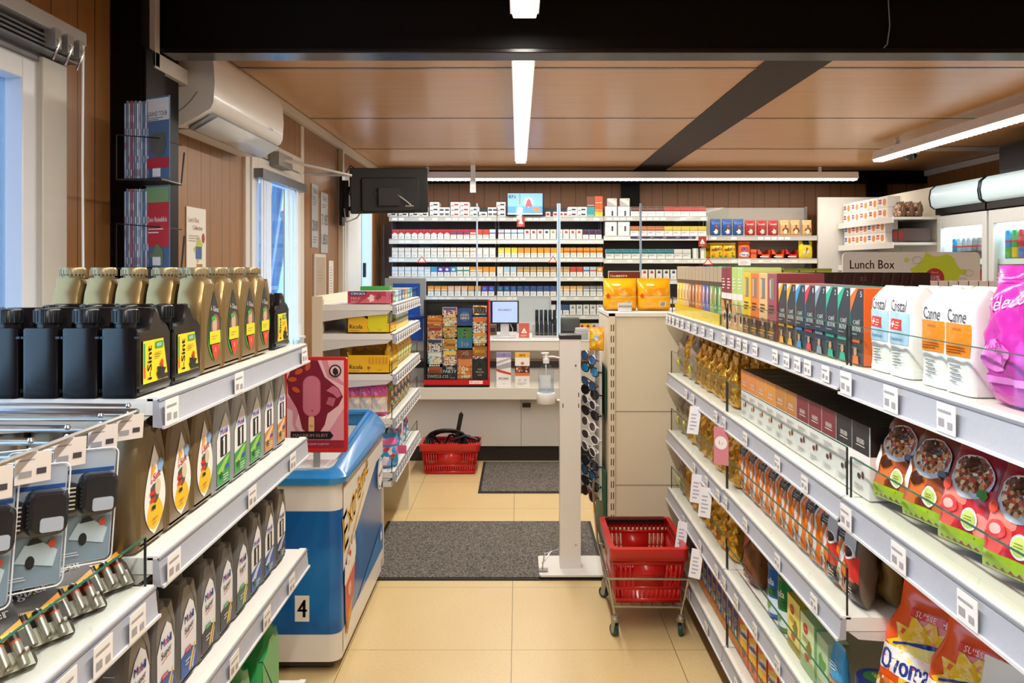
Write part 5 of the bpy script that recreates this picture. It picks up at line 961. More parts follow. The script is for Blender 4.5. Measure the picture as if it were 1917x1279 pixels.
def ricc():
    f = MB(); Y_ = c('f4be16', .4); f.box(-.1, .1, 0, .003, 0, .085, Y_); f.box(-.1, .1, 0, .24, 0, .004, Y_); f.box(-.1, -.097, 0, .24, 0, .1, Y_); f.box(.097, .1, 0, .24, 0, .06, Y_); f.box(-.1, .1, .12, .123, .0, .15, Y_); f.box(-.1, .1, .237, .24, 0, .15, Y_); a = front(f); ric(0)(a); [a.rect(.0+.016*k, .045, .008+.016*k, .075, c('d8981a')) for k in range(6)]; a.ell(-.04, .13, .0, .0, Y_); return f.build('display_box')
cplace('ricc', ricc, 3.925, .907, 'larger yellow herb sweets display box on the third sweets shelf', 'display box', X=-.70, rz=0)
def rbag(a): a.rect(-.04, .02, .04, .07, c('f6e8a0'), 3, 2); a.blob(0, .05, .02, c('5a9a3a'), 3); a.text('Ricola', 0, .1, .014, c('1f3550'), w=.05)
for i in range(8):
    cplace('rbag', bag('sweets_bag', .09, .035, .14, c('f2b81a', .3), rbag, amp=.004, seed=3), 4.02+.1*i, .907, 'yellow sweets bag, %s from the near end of the third sweets shelf' % ORD[i], 'sweets bag', 'yellow sweets bags')
for i in range(4):
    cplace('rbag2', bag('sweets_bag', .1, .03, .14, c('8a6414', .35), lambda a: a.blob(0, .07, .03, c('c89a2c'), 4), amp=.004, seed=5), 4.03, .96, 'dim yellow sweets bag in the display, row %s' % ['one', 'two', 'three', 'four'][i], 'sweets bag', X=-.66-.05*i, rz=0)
def marsh(a): a.rect(-.035, .095, .035, .175, c('e05aa8', .3), 4, 3); a.rect(-.036, .018, .036, .09, pm('marshmallows', ['f3efe6', 'f3c8d0', 'dfe8d8', 'f6ecc8', 'e8d8d8', 'f0dce0'], 48, bump=.8), 4, 3); a.rect(-.036, .088, .036, .096, c('e88a4a'), 4, 1); a.rect(-.036, .0, .036, .018, c('c8488a'), 4, 1)
for i in range(6):
    cplace('marsh', bag('marshmallow_bag', .078, .045, .19, c('ddc8c0', .25), marsh, amp=.008, seed=6, topw=.7), 3.955, .702, 'pink-topped clear bag of marshmallows, %s from the right on the fourth sweets shelf' % ORD[i], 'marshmallow bag', 'pink marshmallow bags', X=-.652-.055*i, rz=.35)
for i in range(6):
    cplace('mix', bag('sweets_bag', .1, .05, .17, c('a8763a', .25), lambda a: a.rect(-.042, .02, .042, .13, pm('mixed_sweets', ['e8a02c', 'd8442c', '4a9ad8', 'f0e6d0', '6a4020', '5ab04a', 'e8c83c', 'c87a3c'], 60, bump=.5), 4, 4), amp=.006, seed=7, topw=.7), 4.06+.12*i, .702, 'clear bag of mixed coloured sweets, %s beyond the marshmallows' % ORD[i], 'sweets bag', 'mixed sweets bags')
for i in range(6):
    cplace('gumm', bag('sweets_bag', .1, .05, .16, c('3a9ad0' if 1 else '', .3), lambda a: [a.rect(-.042, .01, .042, .1, pm('gummy_picture', ['3a9ad0', 'e87ab0', '4ab0e0', 'f0e6f0', '7ac0e8', '3a9ad0', 'd8405a'], 42), 4, 4), a.rect(-.04, .11, .04, .14, c('e86aa8'), 3, 1)], amp=.005, seed=8), 3.97+.13*i, .452, 'blue and pink gummy sweets bag, %s from the near end of the lowest sweets shelf' % ORD[i], 'sweets bag', 'blue and pink sweets bags', X=-.61, rz=L90 if i else .5)
for i in range(5):
    cplace('brn', bag('sweets_bag', .1, .04, .16, c('7a5220', .3), lambda a: a.rect(-.042, .01, .042, .13, pm('nut_mix', ['c89a3c', '7a5220', '4a3416', 'a87828', 'd8b860', 'b0442c'], 90, bump=.6), 4, 4), amp=.005, seed=8), 3.98+.13*i, .46, 'brown and yellow nut bag behind the gummy sweets, %s from the near end' % ORD[i], 'nut bag', 'nut bags', X=-.70)
f = MB(); f.box(-.004, .004, 0, .001, -.12, 0, c('e8e8ea', .3)); f.prism(rrect(-.02, .02, -.16, -.12, .005), -.002, .002, c('ee5a8a', .4), axis='y'); f.tube([(0, .0, 0), (0, .02, .01)], .002, CHR, 5); o = f.build('price_flag', loc=(-.56, 4.05, .665)); tag(o, 'white strip with a pink flag hanging from the fourth sweets shelf', 'price flag')
# ================= counter
CT = c('d9d3c6', .4); CTW = c('d3cec4', .4, bump=.05)
ct = empty('counter', (0, 6.0, 0)); tag(ct, 'long grey-cream shop counter with a lower ledge along the back of the aisle', 'counter')
f = MB(); f.box(-1.2, 2.2, .06, .12, .11, .49, CTW); f.box(.02, .024, .0585, .06, .11, .49, c('8d8880')); f.box(-1.2, 2.2, .30, .32, .54, .80, c('cdc9c2', .4)); f.build('front_panel', ct)
f = MB(); f.box(-1.2, 2.2, .08, .12, 0, .11, c('241a18', .5)); f.build('plinth', ct)
f = MB(); f.box(-1.2, 2.2, -.06, .32, .465, .55, CT); f.build('ledge', ct, bevel=.003)
f = MB(); f.box(-1.2, 2.2, .16, .95, .79, .86, CT); f.box(-1.2, 2.2, .155, .95, .86, .868, c('e6e3dd', .3)); f.build('worktop', ct, bevel=.003)
f = MB(); f.box(-1.2, 2.2, .275, .3, .70, .715, c('8a6a50', .5)); f.box(-1.2, 2.2, .28, .3, .65, .70, c('262222', .5)); f.build('slot', ct)
f = MB(); f.lathe([(.012, 0), (.012, .02)], (.06, -.0, .62), BLK, 12, axis='y'); f.box(.03, .09, -.0, .02, .40, .43, BLK); f.build('lock', ct)
# protective screens
ps = empty('plexiglass_screen', (0, 6.36, .869)); tag(ps, 'clear protective screen with bright upright edges on the counter', 'screen')
f = MB(); f.box(-1.1, 1.0, 0, .004, .12, 1.0, ACR); f.box(1.0, 1.6, 0, .004, .12, 1.0, ACR); f.build('pane', ps)
EDG = c('c9dcec', .15, coat=.5)
for x, w_ in ((-.312, .006), (.308, .014), (.93, .008)): f = MB(); f.box(x-w_, x+w_, -.004, .008, 0, 1.02, EDG); f.box(x-w_*.3, x+w_*.3, -.005, -.004, 0, 1.02, c('8fb6d6', .2)); f.build('edge_strip', ps)
# scratch-card stand
rk = empty('lottery_ticket_stand', (-.437, 5.985, .551)); tag(rk, 'black and red lottery ticket stand full of colourful scratch cards on the counter ledge', 'ticket stand')
f = MB(); f.box(-.23, .23, .05, .07, .0, .62, c('17181b', .3)); f.box(-.235, -.222, -.02, .07, .0, .62, c('17181b', .3)); f.box(.222, .235, -.02, .07, 0, .62, RD); f.box(-.222, .222, .03, .07, .605, .615, c('26282c', .3)); f.build('case', rk)
f = MB(); f.box(-.23, .23, -.03, .05, 0, .055, c('17181b', .3)); f.box(-.232, .232, -.034, -.03, .018, .052, c('c8161c', .3)); a = front(f, -.034); a.rect(.09, .024, .185, .047, c('f3efe6')); a.text('18+', .108, .036, .014, c('d8281e')); a.lines(.125, .18, .028, .042, 2, c('e8843c')); f.build('red_base', rk)
f = MB(); f.box(-.222, -.05, -.006, .0, .056, .092, c('17181b', .3)); a = front(f, -.0065); a.text('SWISSLOS', -.136, .074, .024, c('f3e6e6'), w=.15, bold=.0007); f.build('lettering', rk)
tk = [(-.165, .47, 'd88a3c', 'c8442c'), (-.165, .375, 'd0a468', 'a83020'), (-.165, .29, 'd8cdbc', '34405c'), (-.165, .19, '3a8fc0', 'e8e8e8'), (-.165, .10, '8a8f94', 'b84a2c'), (-.055, .53, 'e8e0d8', '4a5aa0'), (-.055, .47, '8a4a24', 'd8a03c'), (-.055, .39, '6a4a34', 'c8a03c'), (-.055, .30, 'c88a2c', '2a2420'), (-.055, .2, 'd8584a', 'f0c860'), (-.055, .10, '2a2226', 'f3f3f3'), (.055, .49, '2a4a80', 'f0a83c'), (.055, .375, '3f7a3c', 'f3f0e6'), (.055, .30, '2a78a8', 'f3f3f3'), (.055, .235, '8a4420', 'f3f0e6'), (.055, .11, '9aa0a8', 'e8884a'), (.165, .545, '26221e', 'c8a860'), (.165, .435, '3a8ac0', 'e8742c'), (.165, .335, '6a3a7a', 'e8a03c'), (.165, .25, 'b06a1c', 'f6c83c'), (.165, .10, '1e1e20', 'e8e0d0')]
wd = ['Nicolas', '', '', '', 'BOX', '', '', '', 'Cinema', '', '500.- PARTY', 'LUCKY LINES', '5', '10', '20', '', '007', '', '', 'KNACKER', 'DAS TRAUMLOS']
hs = [.07, .1, .09, .11, .12, .07, .08, .1, .11, .11, .12, .13, .11, .075, .07, .17, .07, .12, .1, .11, .19]
for i, (u, v, b1, b2) in enumerate(tk):
    hh = hs[i]*1.06; f = MB(); f.box(-.0525, .0525, 0, .003, -hh/2, hh/2, c(b1, .3)); a = front(f)
    if not wd[i] or wd[i] == '007' or wd[i] in ('BOX', 'KNACKER', 'Cinema', 'Nicolas'): a.rect(-.05, -hh*.47, .05, hh*.47, pm('scratch_card_print%d' % (i % 5), [[b1, 'e8a84a', b2, 'c8482c', 'f3dca8', b1], [b1, '4a8ac0', 'e8e0cc', b2, b1, 'd8a03c'], ['e8c878', b1, b2, '8a3a20', 'e8862c', b1], [b1, b2, 'f0e8d8', '5a9a4a', b1, 'e8b83c'], [b1, 'f0f0e8', b2, '3a4a7a', 'c86a3c', b1]][i % 5], 75, stretch=(1, 1, 1.4), bump=0))
    if wd[i] == 'DAS TRAUMLOS': a.ell(0, 0, .04, .085, c('3a3a3c'), 20); a.ell(0, 0, .034, .078, c('161618'), 20); [a.text(t_, 0, .02-.02*k, .012, c('e8e0d0'), bold=.0004) for k, t_ in enumerate(('DAS', 'TRAUM-', 'LOS'))]; a.blob(-.03, -.07, .008, c('3a8ad8'), 2)
    elif wd[i] == '500.- PARTY': a.text('500.-', .005, .03, .022, c('f3f3f3'), bold=.001); a.text('PARTY', 0, .005, .022, c('f3f3f3'), bold=.001); a.rect(-.04, -.03, .005, -.012, c('8a8a6a')); [a.ell(-.03+.015*(k % 5), -.04-.012*(k//5), .005, .004, c('b8a890')) for k in range(10)]
    elif wd[i] == 'LUCKY LINES': a.ell(0, .01, .036, .036, c('3a6ab0'), 20); a.text('LUCKY', 0, .02, .016, c('f6b84a'), w=.06, bold=.001); a.text('LINES', 0, -.002, .016, c('f6d89a'), w=.06, bold=.001)
    elif wd[i]: a.rect(-.042, -hh*.3, .042, hh*.3, c('b0542c' if wd[i] == 'BOX' else b1)); a.text(wd[i], 0, 0, hh*.22 if len(wd[i]) > 2 and wd[i] != '007' else hh*.5, c(b2), w=.075 if len(wd[i]) > 2 else None, bold=.0007)
    else:
        a.rect(-.045, hh*.2, .045, hh*.45, c(b2)); R = random.Random(i); G = c(['f0e0b8', 'f0a03c', 'e8e8e8'][i % 3])
        for q in range(20): a.rect(-.04+.016*(q % 5), -hh*.42+hh*.14*(q//5), -.03+.016*(q % 5)+.002, -hh*.42+hh*.14*(q//5)+hh*.1, G if R.random() > .3 else c(b2)); a.h -= a.dh
    o = f.build('scratch_card', rk, (u*.98, .03-.0035*(hs[i] < .1), v+.0))
f = MB(); f.box(-.222, .222, -.014, -.012, .055, .60, ACR); f.build('clear_front', rk)
# leaflets
def leaf(key, arts, base):
    def b():
        f = MB(); f.box(-.052, .052, 0, .012, 0, .245, c(base, .35)); arts(front(f)); return f.build('leaflet_stack')
    return b
def pic(a): a.rect(-.052, .21, .052, .245, c('8f86b8')); a.text('CB', 0, .228, .014, c('5a4a8a')); a.poly([(-.052, .16), (.052, .2), (.052, .21), (-.052, .18)], c('b8b4ba')); a.poly([(-.052, .12), (.052, .14), (.052, .18), (-.052, .15)], c('a8a8ac')); a.poly([(-.052, .13), (-.02, .12), (.052, .1), (.052, .085), (-.03, .105), (-.052, .115)], c('c8401c')); a.text('PICCARD', 0, .06, .014, c('6a3038'), w=.07, bold=.0005); a.text('piccadilly', 0, .022, .006, c('b8404a'))
def fam(a): a.rect(-.052, .21, .052, .245, c('f3b43c')); a.text('66%', 0, .228, .018, c('8a3a10'), bold=.0005); a.ell(-.0, .168, .012, .01, c('c86a4a')); a.rect(-.052, .1, .052, .15, c('4a2c24')); a.spots(-.045, .108, .045, .142, 12, .009, [c('c88a6a'), c('a8503c'), c('e8c8a8')], 4); a.rect(-.052, .08, .052, .1, c('e8702c')); a.ell(-.02, .05, .01, .01, c('d8d0ca')); a.ell(.02, .05, .01, .01, c('d8d0ca')); a.lines(-.035, .035, .015, .035, 3, c('bdb4ae'))
place('leaf1', leaf('l', pic, 'f1eeea'), (-.103, 5.97, .551), 0, 'white leaflet stack with red swoosh beside the lottery ticket stand', 'leaflets')
place('leaf2', leaf('l', fam, 'f1eeea'), (.030, 5.97, .551), 0, 'white and orange leaflet stack with a family picture left of the sanitiser', 'leaflets')
# ================= sanitiser column
sn = empty('sanitiser_stand', (.24, 3.88, 0)); tag(sn, 'white metal hand sanitiser column with a foot pedal on a flat base', 'sanitiser stand')
WM = c('ebe8e4', .3, coat=.2)
f = MB(); f.prism(rrect(-.145, .152, -.115, .14, .015), .0105, .022, WM, axis='z'); f.prism(rrect(-.147, .154, -.117, .142, .015), .010, .0135, c('2a2c2a', .5), axis='z'); f.build('base_plate', sn)
f = MB(); f.box(-.048, .048, -.03, .06, .022, 1.075, WM)
for x, z in ((.024, .955), (.024, .13)): f.lathe([(.005, 0), (.005, .003)], (x, -.03, z), CHR, 10, axis='y')
for x, z in ((.038, .82), (.038, .77), (-.034, .77)): f.box(x-.002, x+.002, -.0306, -.03, z-.01, z+.01, BLK)
f.build('column', sn, bevel=.002)
f = MB(); f.box(-.051, .051, -.034, .064, 1.075, 1.095, c('2c2d30', .35)); f.build('top_cap', sn, bevel=.003)
f = MB(); f.box(-.045, -.03, -.0, .03, 1.0, 1.012, WM); f.tube([(-.048, .01, .985), (-.08, .01, .992), (-.125, .01, .99)], .004, WM, 6); f.tube([(-.048, .0, .79), (-.06, .0, .79)], .005, WM, 6); f.lathe([(.042, 0), (.044, .003), (.044, .045), (.042, .048)], (-.11, .01, .775), WM, 24); f.build('bottle_holder', sn)
f = MB(); f.tube([(-.045, .0, .10), (-.09, -.02, .095), (-.13, -.05, .05)], .004, CHR, 6); f.box(-.145, -.105, -.08, -.05, .026, .032, c('a8a8aa', .3, .6)); f.tube([(-.13, -.06, .032), (-.12, -.06, .1), (-.1, -.05, .1)], .003, CHR, 6); f.build('foot_pedal', sn)
bt = empty('sanitiser_bottle', (.13, 3.89, .825)); tag(bt, 'clear pump bottle of hand sanitiser held by the white column', 'bottle')
f = MB(); f.lathe([(.034, 0), (.037, .004), (.037, .09), (.034, .11), (.02, .125), (.013, .13), (.013, .138)], (0, 0, 0), clear('bottle_clear', (.93, .96, .99), gl=.35), 28); f.lathe([(.035, .003), (.035, .06)], (0, 0, 0), clear('gel', (.85, .92, .98), gl=.1), 24); f.build('clear_body', bt)
f = MB(); f.lathe([(.015, 0), (.015, .02), (.008, .022), (.006, .04), (.006, .045)], (0, 0, .136), c('f3f3f3', .3), 18); f.box(-.022, .012, -.008, .008, .178, .186, c('f3f3f3', .3)); f.tube([(0, 0, .01), (0, 0, .136)], .002, c('e8ecf0', .3), 6); f.build('pump', bt)
f = MB(); a = Art(f, lambda u, v, h: ((.0373+h)*math.sin(u/.037), -(.0373+h)*math.cos(u/.037), v)); a.rect(-.035, .03, .02, .085, c('dfe6ee', .4), 6, 1); a.lines(-.03, .0, .045, .07, 4, c('9aa8bc')); f.build('label', bt)
# ================= red basket on trolley
RED = c('c41a18', .3, coat=.2)
def basket(name, L, Wb, h, handle=True):
    """long axis = x, open top; floor at z=0"""
    def b():
        o = empty(name); f = MB(); tx, ty = L/2, Wb/2; bx, by = L/2*.82, Wb/2*.8; t = .004
        def ring(x, y, z): return [(-x, -y, z), (x, -y, z), (x, y, z), (-x, y, z)]
        def at(u, s_, z): # point on wall s_ at fraction u along, height z
            k = z/h; x = bx+(tx-.012-bx)*k; y = by+(ty-.012-by)*k
            return {0: (-x+2*x*u, -y, z), 1: (x, -y+2*y*u, z), 2: (x-2*x*u, y, z), 3: (-x, y-2*y*u, z)}[s_]
        for s_ in range(4):
            n = 22 if s_ % 2 == 0 else 15
            def band(z0, z1, u0=0, u1=1): f.add([at(u0, s_, z0), at(u1, s_, z0), at(u1, s_, z1), at(u0, s_, z1)], [(0, 1, 2, 3)], RED)
            band(0, h*.08); band(h*.24, h*.3); band(h*.7, h*.76); band(h*.88, h)
            band(h*.3, h*.7, .28, .72); band(h*.3, h*.7, 0, .04); band(h*.3, h*.7, .96, 1)
            for k in range(n):
                u = (k+.5)/n; wu = .25/n
                band(h*.08, h*.24, u-wu, u+wu); band(h*.76, h*.88, u-wu, u+wu)
                if u < .28 or u > .72: band(h*.3, h*.7, u-wu*1.2, u+wu*1.2)
        f.add(ring(bx, by, .002), [(0, 1, 2, 3)], RED)
        B = f.build('basket_body', o); md = B.modifiers.new('thick', 'SOLIDIFY'); md.thickness = .004; md.offset = 0
        r = MB(); r.prism(rrect(-tx, tx, -ty, ty, .02), h-.045, h+.004, RED, axis='z'); r2 = MB()
        lo = rrect(-tx, tx, -ty, ty, .025, 5); li = [(x*(tx-.02)/tx, y*(ty-.02)/ty) for x, y in lo]; n = len(lo); vs = []
        for (q, z) in ((lo, h-.045), (lo, h), (li, h+.003), (li, h-.02)): vs += [(x, y, z) for x, y in q]
        r2.add(vs, [(i*n+k, i*n+(k+1) % n, (i+1)*n+(k+1) % n, (i+1)*n+k) for i in range(3) for k in range(n)], RED, True); R2 = r2.build('rim', o); md = R2.modifiers.new('thick', 'SOLIDIFY'); md.thickness = .003
        return o
    return b
BK = basket('shopping_basket', .42, .30, .215)
bs = place('bk', BK, (.497, 3.375, .125), PI/2, 'red plastic shopping basket sitting in the wire trolley', 'shopping basket')
f = MB(); f.tube([(.19, -.13, .2), (.2, -.125, .212), (.2, .125, .212), (.19, .13, .2)], .006, BLK, 8); f.box(.17, .2, -.12, .12, .2, .214, BLK); f.build('handle', bs)
BK2 = basket('shopping_basket', .41, .29, .2)
b2 = place('bk2', BK2, (-.464, 5.80, .004), 0, 'red plastic shopping basket full of black cables on the floor under the counter', 'shopping basket')
f = MB(); f.prism([(.02, .2), (.05, .2), (.085, .38), (.07, .4), (.055, .385)], -.015, .01, BLK, axis='y', r=.003); f.build('handle', b2)
f = MB(); R = random.Random(3)
for k in range(4):
    r0 = .12-.012*k; f.tube([(-.03+r0*1.2*math.cos(t*.35), .02*math.sin(t)-.03+.02*k, .19+r0*.75*math.sin(t*.35)) for t in range(0, 19)], .008, c('17181a', .4), 8)
f.tube([(.0, -.02, .2), (.1, -.03, .235), (.17, -.02, .21), (.19, -.03, .2), (.2, -.05, .22)], .01, c('17181a', .4), 8)
f.tube([(-.17+.02*k, .0+.03*math.sin(k*2), .2+.04*math.sin(k*.9)) for k in range(16)], .009, c('17181a', .4), 8)
tag(f.build('cable_coil', loc=(-.464, 5.80, .01)), 'coiled black hose and cables lying in the red floor basket', 'cable')
tr = empty('basket_trolley', (.495, 3.375, 0)); tag(tr, 'chrome wire trolley on four castors carrying the red basket', 'basket trolley'); WR = c('b9b4aa', .25, .9)
f = MB(); f.tube([(-.13, -.19, .115), (.13, -.19, .115), (.13, .19, .115), (-.13, .19, .115)], .005, WR, 8, closed=True); f.tube([(-.155, -.2, .225), (.148, -.2, .225), (.148, .2, .225), (-.155, .2, .225)], .005, WR, 8, closed=True)
for sx in (-1, 1):
    for sy in (-1, 1): f.tube([(sx*.15, sy*.2, .225), (sx*.125, sy*.185, .075)], .005, WR, 8)
for k in range(6): x = -.1+.04*k; f.tube([(x, -.19, .113), (x, .19, .113)], .003, WR, 6)
f.tube([(-.155, .2, .225), (-.175, .21, .46), (-.17, .21, .5)], .005, WR, 8); f.tube([(-.125, -.185, .08), (-.125, .185, .08)], .004, WR, 6); f.tube([(.125, -.185, .08), (.125, .185, .08)], .004, WR, 6); f.build('wire_frame', tr)
for sx, sy, a_ in ((-1, -1, .5), (1, -1, -.6), (-1, 1, .8), (1, 1, .3)):
    f = MB(); f.lathe([(.014, 0), (.017, .004), (.017, .014), (.012, .018), (.012, .026)], (0, 0, .058), c('a8a49c', .35, .7), 14); f.prism([(-.012, .06), (.012, .06), (.014, .02), (.004, .012), (-.004, .02)], -.011, -.009, c('a8a49c', .35, .7), axis='x'); f.prism([(-.012, .06), (.012, .06), (.014, .02), (.004, .012), (-.004, .02)], .009, .011, c('a8a49c', .35, .7), axis='x'); cs = f.build('castor', tr, (sx*.125, sy*.185, 0), a_)
    w_ = MB(); w_.lathe([(.017, -.007), (.0225, -.006), (.0235, 0), (.0225, .006), (.017, .007)], (0, .008, .024), c('1f4a4a', .5), 22, axis='x'); w_.lathe([(.013, -.0075), (.013, .0075)], (0, .008, .024), c('8a8f8c', .4), 16, axis='x'); w_.build('wheel', cs)
# ================= sunglasses on the gondola end
def shades(fr, ln, rough=.2):
    def b():
        o = empty('sunglasses'); f = MB()
        for s_ in (-1, 1):
            f.tube([(s_*.034+.027*math.cos(t*PI/8), 0, .02*math.sin(t*PI/8)*(1 if t < 8 else 1.05)) for t in range(16)], .003, c(fr, rough), 6, closed=True); f.tube([(s_*.063, 0, .008), (s_*.066, .012, .008), (s_*.05, .02, .004), (s_*-.02, .026, 0)], .0028, c(fr, rough), 6)
        f.tube([(-.01, -.002, .006), (0, -.004, .009), (.01, -.002, .006)], .003, c(fr, rough), 6); f.build('frame', o)
        l = MB(); [l.lathe([(.0265, 0), (.0265, .0012)], (s_*.034, 0, 0), c(ln, .08, .3, coat=.6), 18, axis='y') for s_ in (-1, 1)]; g = l.build('lens', o); g.scale = (1, 1, .76); return o
    return b
sg_ = [(.99, '5a3a1c', '2f6fb8', 'brown framed, blue lensed'), (.935, '141416', '2a9ad8', 'black framed, bright blue lensed'), (.87, '4a2a1c', '2a7ac0', 'brown framed, dark blue lensed'), (.832, '111214', '15181c', 'black'), (.785, 'e2e2e4', '3a3a48', 'grey-white framed'), (.735, '16181e', '1a1c24', 'glossy black'), (.685, 'efeeec', '5a4a50', 'white framed'), (.625, 'efeeec', '4a3e48', 'second white framed'), (.57, 'efeeec', '453a44', 'third white framed'), (.505, '15181a', '1c2a3a', 'black framed low'), (.46, '121416', '2a6aa0', 'black framed, blue glinting'), (.41, '15161a', '202a38', 'small black'), (.365, '5a2e1c', '2a1c1a', 'brown framed lowest')]
for i, (z, a1, a2, n) in enumerate(sg_):
    o = place('sg'+a1+a2, shades(a1, a2), (.325+.006*(i % 2), 3.86, z), -1.1, '%s sunglasses, %s from the top on the gondola end' % (n, ORD[i]), 'sunglasses', 'sunglasses on the gondola end'); o.rotation_euler = (.15*(i % 3-1), .25, -1.1+.15*(i % 2))
f = MB(); f.box(.36, .372, 3.93, 3.94, .34, 1.02, c('c8c8cc', .3)); f.box(.372, .383, 3.83, 4.1, .34, 1.02, c('d8d6d0', .4)); [f.tube([(.372, 3.93, z), (.345, 3.93, z+.0)], .002, CHR, 5) for z in [q[0] for q in sg_]]; tag(f.build('sunglasses_rack'), 'slim rack carrying sunglasses on the gondola end', 'display rack')
place('gumtop', bag('sweets_bag', .07, .03, .11, c('e8a82c', .3), lambda a: a.spots(-.02, .02, .02, .08, 8, .01, [c('e8f0f6'), c('f6d02c'), c('8ab8d8')], 3), amp=.004), (.36, 3.87, 1.02), -.3, 'small yellow and white sweets bag hanging above the sunglasses', 'sweets bag')
# ================= back wall shelving, four bays
SY = 7.5; BW = .957
def XB(px): return (px-970)*SY/F
def ZB(py): return H-(py-499)*SY/F
rowsA = [405.6, 447.8, 482, 517.8, 554, 589, 624]
bays = [(728, 930, rowsA[:5], 'first'), (930, 1130, rowsA, 'second'), (1130, 1325, [405, 441.5, 484.4, 523, 560], 'third'), (1325, 1530, [441.5, 484.4, 523], 'fourth')]
DKB = c('4d4c4e', .5); LIPM = c('e3e0da', .4)
for i, (a, b, rows, nm) in enumerate(bays):
    w_ = XB(b)-XB(a); cx = (XB(a)+XB(b))/2; bb = empty('cigarette_shelving', (cx, SY, 0)); tag(bb, '%s bay from the left of the shelving along the back wall' % nm, 'shelving')
    f = MB(); f.box(-w_/2, w_/2, .28, .3, .1, ZB(385), DKB if i < 3 else c('b9b3a8', .5)); f.box(-w_/2, w_/2, .02, .3, .0, .1, DGR); f.build('back_panel', bb)
    for s_ in (-1, 1): f = MB(); x = s_*(w_/2-.012); f.box(x-.01, x+.01, .255, .28, .1, ZB(383), c('8f8d8a', .4)); f.box(x-.004, x+.004, .12, .26, .1, ZB(410), c('6a696b', .5)); f.build('upright', bb)
    for k, py in enumerate(rows+[660, 700]):
        z = ZB(py); f = MB(); f.box(-w_/2+.002, w_/2-.002, .0, .28, z-.02, z, c('cfccc6', .4)); s_ = f.build('shelf', bb)
        f = MB(); f.box(-w_/2+.002, w_/2-.002, -.006, 0, z-.042, z+.002, LIPM if k else c('bdbab5', .4)); f.box(-w_/2+.002, w_/2-.002, -.008, -.006, z-.006, z-.001, c('a9a6a2', .4))
        R = random.Random(i*10+k); [f.box(x, x+.045, -.0075, -.006, z-.034, z-.012, c('f6f4ef', .5)) for x in [-w_/2+.03+.06*q for q in range(15)] if R.random() > .45]; f.build('price_rail', s_)
def packm(top, body='eceae6', mark=None, w=.0515, h=.086, split=.45):
    def b():
        f = MB(); f.box(-w/2, w/2, 0, .1, 0, h, c(body, .4), {'t': c(top, .4)}); a = front(f); a.rect(-w/2, h*split, w/2, h, c(top, .4)); a.rect(-w/2+.002, .002, w/2-.002, h*split-.002, c('f1efeb')); a.lines(-w*.36, w*.34, .008, h*split-.008, 3, c('9b9895'))
        if mark == 'chev': a.poly([(-w/2, h*.5), (0, h*.68), (w/2, h*.5), (w/2, h*.45), (-w/2, h*.45)], c('f1efeb'))
        elif mark and len(mark) == 6: a.ell(0, h*.72, w*.28, h*.13, c(mark))
        elif mark: a.rect(-w/2, h*.55, w/2, h*.68, c(mark[1:]))
        a.rect(-w*.25, h*.9, w*.25, h*.93, c('8d8a88')); return f.build('cigarette_pack')
    return b
CN = {'c81f2c': 'red', 'e8e6e2': 'white', 'efe9dc': 'cream', 'f0d24a': 'yellow', 'ee9a2a': 'orange', 'e6b06a': 'tan', '2f9ad0': 'sky blue', '5a3aa8': 'violet', '2a4a8c': 'dark blue', '1f6f7a': 'teal', 'b8d4ea': 'pale blue', 'b79a6a': 'khaki', 'd8442c': 'scarlet', '4a3050': 'purple-black', '8a8d90': 'grey', '3a6ac0': 'blue', '2c8f6c': 'green', 'f2b890': 'peach'}
def packs(row, seq, x0, x1, bay, rown):
    y = SY+.004; n = len(seq); cnt = {}
    for i, (col, mk) in enumerate(seq):
        x = XB(x0+(x1-x0)*(i+.5)/n); k = cnt[col] = cnt.get(col, 0)+1
        place('pk'+col+str(mk), packm(col, mark=mk), (x, y, row+.001), 0, '%s-topped cigarette pack, %s %s one in %s bay on the %s shelf' % (CN[col], ORD[k-1], CN[col], bay, rown), 'cigarette pack', '%s-topped packs, %s bay, %s shelf' % (CN[col], bay, rown))
r1 = ZB(447.8); r2 = ZB(482); r3 = ZB(517.8); r4 = ZB(554); r5 = ZB(589); r6 = ZB(624)
packs(r1, [('c81f2c', 'chev')]*9+[('c81f2c', 'x2f5aa8')]*3+[('c81f2c', 'xe8e6e2')]+[('d8442c', None)]*2+[('e8e6e2', 'x3a6ac0')], 733, 928, 'first', 'second')
packs(r2, [('e8e6e2', 'xe8c890')]*8+[('efe9dc', 'xe6b06a')]*5+[('e8e6e2', None)]*3, 733, 928, 'first', 'third')
packs(r3, [('e8e6e2', 'xb8d4ea')]*5+[('b8d4ea', 'xe8e6e2'), ('2f9ad0', None), ('5a3aa8', 'e8e6e2'), ('5a3aa8', 'e8e6e2'), ('2f9ad0', 'e8e6e2'), ('e8e6e2', 'x2c8f6c'), ('e8e6e2', 'x2c8f6c')]+[('ee9a2a', 'xf3dcb0')]*2+[('ee9a2a', None)]*2, 733, 928, 'first', 'fourth')
packs(r4, [('ee9a2a', 'xb8d4ea')]*3+[('f2b890', 'xb8d4ea')]*3+[('ee9a2a', 'x6aa8d8')]*2+[('5a3aa8', '2f9ad0')]*2, 800, 926, 'first', 'fifth')
packs(r1, [('b8d4ea', 'xd8442c')]+[('e8e6e2', 'x5a9ad0')]*3+[('e8e6e2', 'c81f2c')]*3+[('e8e6e2', '2a4a8c')]+[('efe9dc', 'b79a6a')]*2+[('e8e6e2', 'd8442c')]*3+[('4a3050', None)]*3, 932, 1127, 'second', 'second')
packs(r2, [('f0d24a', 'xf3e6a0')]+[('f0d24a', None)]*2+[('ee9a2a', None)]*7+[('ee9a2a', 'xd8442c')]*6, 932, 1129, 'second', 'third')
